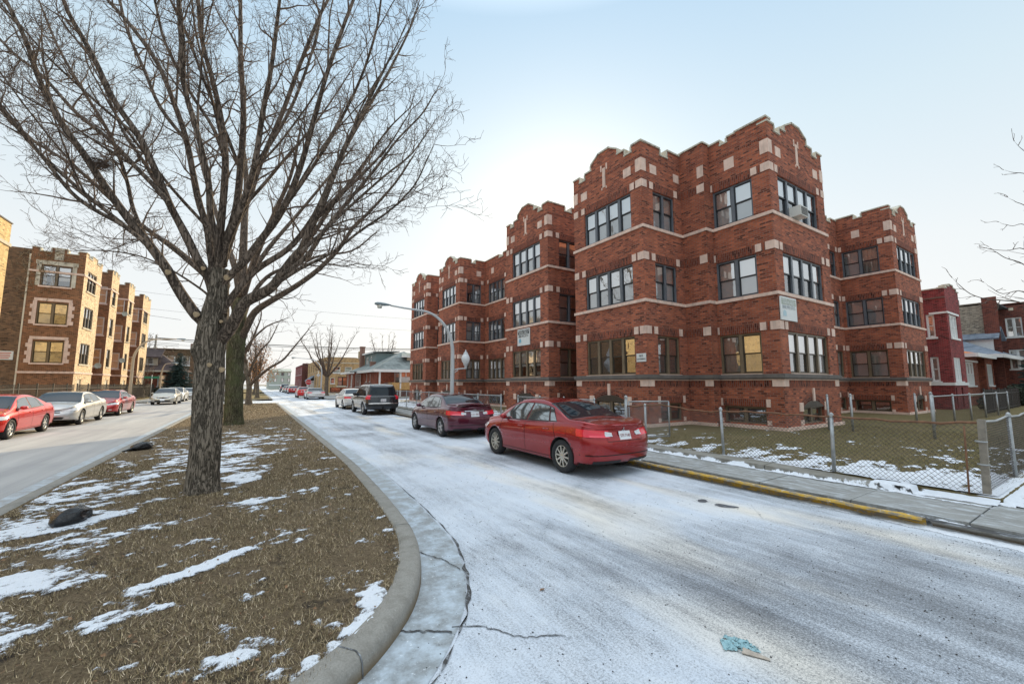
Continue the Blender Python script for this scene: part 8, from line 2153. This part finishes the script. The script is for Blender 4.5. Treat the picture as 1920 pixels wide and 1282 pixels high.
# utility poles and wires
def pole(label, x, y, h_, z=.1):
    e = empty('utility_pole', label, 'utility pole', (x,y,z)); mb = MB(); mb.ring_tube([(0,0,-.1),(0,0,h_)], [.15,.10], 10); mb.build('shaft', M['wood_post'], e)
    mb = MB(); mb.box(-1.0,-.05,h_-.7,1.0,.05,h_-.58); mb.build('crossarm', M['wood_post'], e)
    for k in (-.9,-.45,.45,.9):
        mb = MB(); mb.lathe([(.03,0),(.05,.04),(.03,.08),(.05,.12),(0,.16)], 8, (k,0,h_-.58)); mb.build('insulator', M['galv'], e)
pole('wooden utility pole beyond the cross street at the left', -12.4, 78, 8.9); pole('wooden utility pole hidden among the houses far right', 26.5, 76, 9.0)
def wire(label, pts, r, sag):
    A, B = Vector(pts[0]), Vector(pts[1]); P_ = []
    for k in range(21):
        t = k/20; p = A.lerp(B, t); p.z -= sag*4*t*(1-t); P_.append(p)
    mb = MB(); mb.ring_tube(P_, r, 5, 0, False); ob = mb.build('power_line', M['black_trim']); tag(ob, label, 'power line'); ob['group'] = 'overhead lines'
wire('thick bundled cable crossing over the street at the far crossing, uppermost', ((-12.4,78,8.55),(26.5,76,8.5)), .06, .35)
wire('thick bundled cable crossing over the street just under the uppermost one', ((-12.4,78,8.3),(26.5,76,8.25)), .04, .35)
wire('thin cable sagging below the bundled cables at the far crossing', ((-12.4,78,7.7),(26.5,76,7.6)), .02, .4)
wire('thin single wire high above the far crossing', ((-14,66,13.2),(30,62,12.2)), .012, .5)
wire('thin single wire above the far crossing, lower of the two high ones', ((-14,66,11.2),(30,62,10.4)), .012, .5)
wire('service wire crossing before the brown bays at third floor level', ((-30,38,10.0),(-7.5,60,9.2)), .016, .3)
wire('service wire crossing before the brown bays at second floor level', ((-30,38,6.6),(-7.5,60,6.4)), .016, .2)
wire('service wire crossing before the brown bays just above first floor windows', ((-30,38,6.2),(-7.5,60,6.1)), .02, .2)

# ------------------------------------------------------------------ litter
def rubbish_bag(label, x, y, z, L, W, H_, rz, seed, tail=True):
    mb = MB(); n, k = 40, 22
    for i in range(k+1):
        t = i/k; 
        for j in range(n):
            a = 2*math.pi*j/n; prof = math.sin(math.pi*min(1, max(0, t)))**.55
            if t > .85 and tail: prof *= .75
            x_ = (t-.5)*L; y_ = math.cos(a)*W*.5*prof; z_ = math.sin(a)*H_*.5*prof+H_*.42
            q = Vector((x_*9+seed, y_*9, z_*9)); q = Vector((q.x*.45+q.y*.6, q.y*1.1, q.z*1.1)); d = .05*(1-abs(mnoise.noise(q*.8))*2.2)+.022*(1-abs(mnoise.noise(q*1.7))*2.2)
            r = Vector((0,y_,z_-H_*.4)); r = r.normalized() if r.length > 1e-5 else Vector((0,0,1))
            p = Vector((x_,y_,z_))+r*d*prof*.8; p.z = max(-.01, p.z); mb.v.append(tuple(p))
    for i in range(k):
        for j in range(n):
            j2 = (j+1)%n; mb.f.append((i*n+j,(i+1)*n+j,(i+1)*n+j2,i*n+j2)); mb.m.append(0); mb.uv.append(None); mb.sm.append(True)
    o = mb.build('rubbish_bag', M['black_plastic']); o.location = (x,y,z); o.rotation_euler = (0,0,rz); tag(o, label, 'rubbish bag'); return o
m = NT('black_plastic'); f = m.noise(m.obj(), 14, 5, .7, 1.5)
m.bsdf((.008,.008,.009), m.ramp(f, [(.3,.16),(.7,.34)]), m.bump(f, .35, .02), spec=.35); M['black_plastic'] = m.mat
rubbish_bag('crumpled black rubbish bag on the snow at the left, nearer the camera', -1.76, 7.18, KZ-.01, .56, .26, .15, R(74), 1.0)
b = rubbish_bag('small black rubbish bag by the left kerb of the median, farther away', -2.32, 14.1, KZ-.01, .62, .30, .16, R(60), 4.0)
mb = MB(); mb.ring_tube([(-.26,0,.05),(-.42,.03,.035),(-.55,.02,.03)], [.05,.02,.012], 7); mb.build('twisted_neck', M['black_plastic'], b)
# teal cloth lying on the road with a scrap of cardboard
m = NT('teal_cloth'); p = m.obj(); f = m.noise(p, 9, 5, .7)
m.bsdf(m.mix(f, (.22,.40,.44), (.42,.60,.63)), .85, m.bump(m.noise(p, 26, 4), .7, .01), spec=.15); M['teal'] = m.mat
mb = MB(); n = 44
for i in range(n+1):
    for j in range(n+1):
        u, v = i/n-.5, j/n-.5
        x = u*.32*(1-.25*v) + .018*fbm(v*5,1,2); y = v*.24*(1-.5*u) + .02*fbm(u*5,3,2)
        fold = max(0, 1-abs(fbm(u*4+v*5, v*2-u*2, 4))*4.5)*.016 + max(0, 1-abs(fbm(u*9-v*3, v*9, 6))*4)*.008
        mb.v.append((x+.03*fbm(u*7,v*7,11), y+.02*fbm(u*7,v*7,15), .006+fold))
for i in range(n):
    for j in range(n):
        u, v = i/n-.5, j/n-.5
        if abs(u)**3+abs(v)**3+.05*fbm(u*4,v*4,3) > .075: continue
        if fbm(u*6, v*6, 21) > .42: continue
        mb.f.append((i*(n+1)+j,(i+1)*(n+1)+j,(i+1)*(n+1)+j+1,i*(n+1)+j+1)); mb.m.append(0); mb.uv.append(None); mb.sm.append(True)
ob = mb.build('rag', M['teal']); ob.location = (2.93,1.72,.002); ob.rotation_euler = (0,0,R(-50)); ob.scale = (.8,.8,.8); tag(ob, 'crumpled pale teal rag lying on the frosted road', 'rag')
m = plain('soggy_card', (.42,.36,.30), .9, var=.2, scale=30)
mb = MB(); mb.hull8([(-.11,-.025,.006),(.12,-.012,.004),(.12,.012,.004),(-.11,.03,.008),(-.11,-.025,.012),(.12,-.010,.008),(.12,.012,.008),(-.10,.03,.030)])
ob = mb.build('cardboard_scrap', m); ob.location = (2.92,1.60,.004); ob.rotation_euler = (0,0,R(-62)); ob.scale = (.7,.8,.8); tag(ob, 'small scrap of soggy cardboard beside the teal rag', 'litter')
M['dry_leaf'] = plain('dry_leaf', (.22,.12,.06), .8, var=.4, scale=20)
rng = random.Random(9)
for k, (x,y,z) in enumerate(((2.25,3.06,.006),)):
    mb = MB(); mb.face([(-.035,0,0),(-.01,.018,.008),(.03,.006,.004),(.0,-.016,.01)]); ob = mb.build('fallen_leaf', M['dry_leaf']); ob.location = (x,y,z); tag(ob, 'single rusty fallen leaf on the frosted road', 'leaf')
# leaf litter in the grass: uncountable scraps
mb = MB()
for i in range(420):
    y = 2.5+rng.random()**1.7*9; x = rng.uniform(-2.4,1.55)
    if not inside_median(x, y, .36): continue
    a = rng.uniform(0,6.28); l = rng.uniform(.010,.024); c_, s_ = math.cos(a), math.sin(a); z = KZ+rng.uniform(.0,.02)
    mb.face([(x-l*c_,y-l*s_,z),(x+l*.5*s_,y-l*.5*c_,z+rng.uniform(0,.012)),(x+l*c_,y+l*s_,z+rng.uniform(0,.012)),(x-l*.5*s_,y+l*.5*c_,z)])
stuff(mb.build('leaf_litter', M['dry_leaf']))
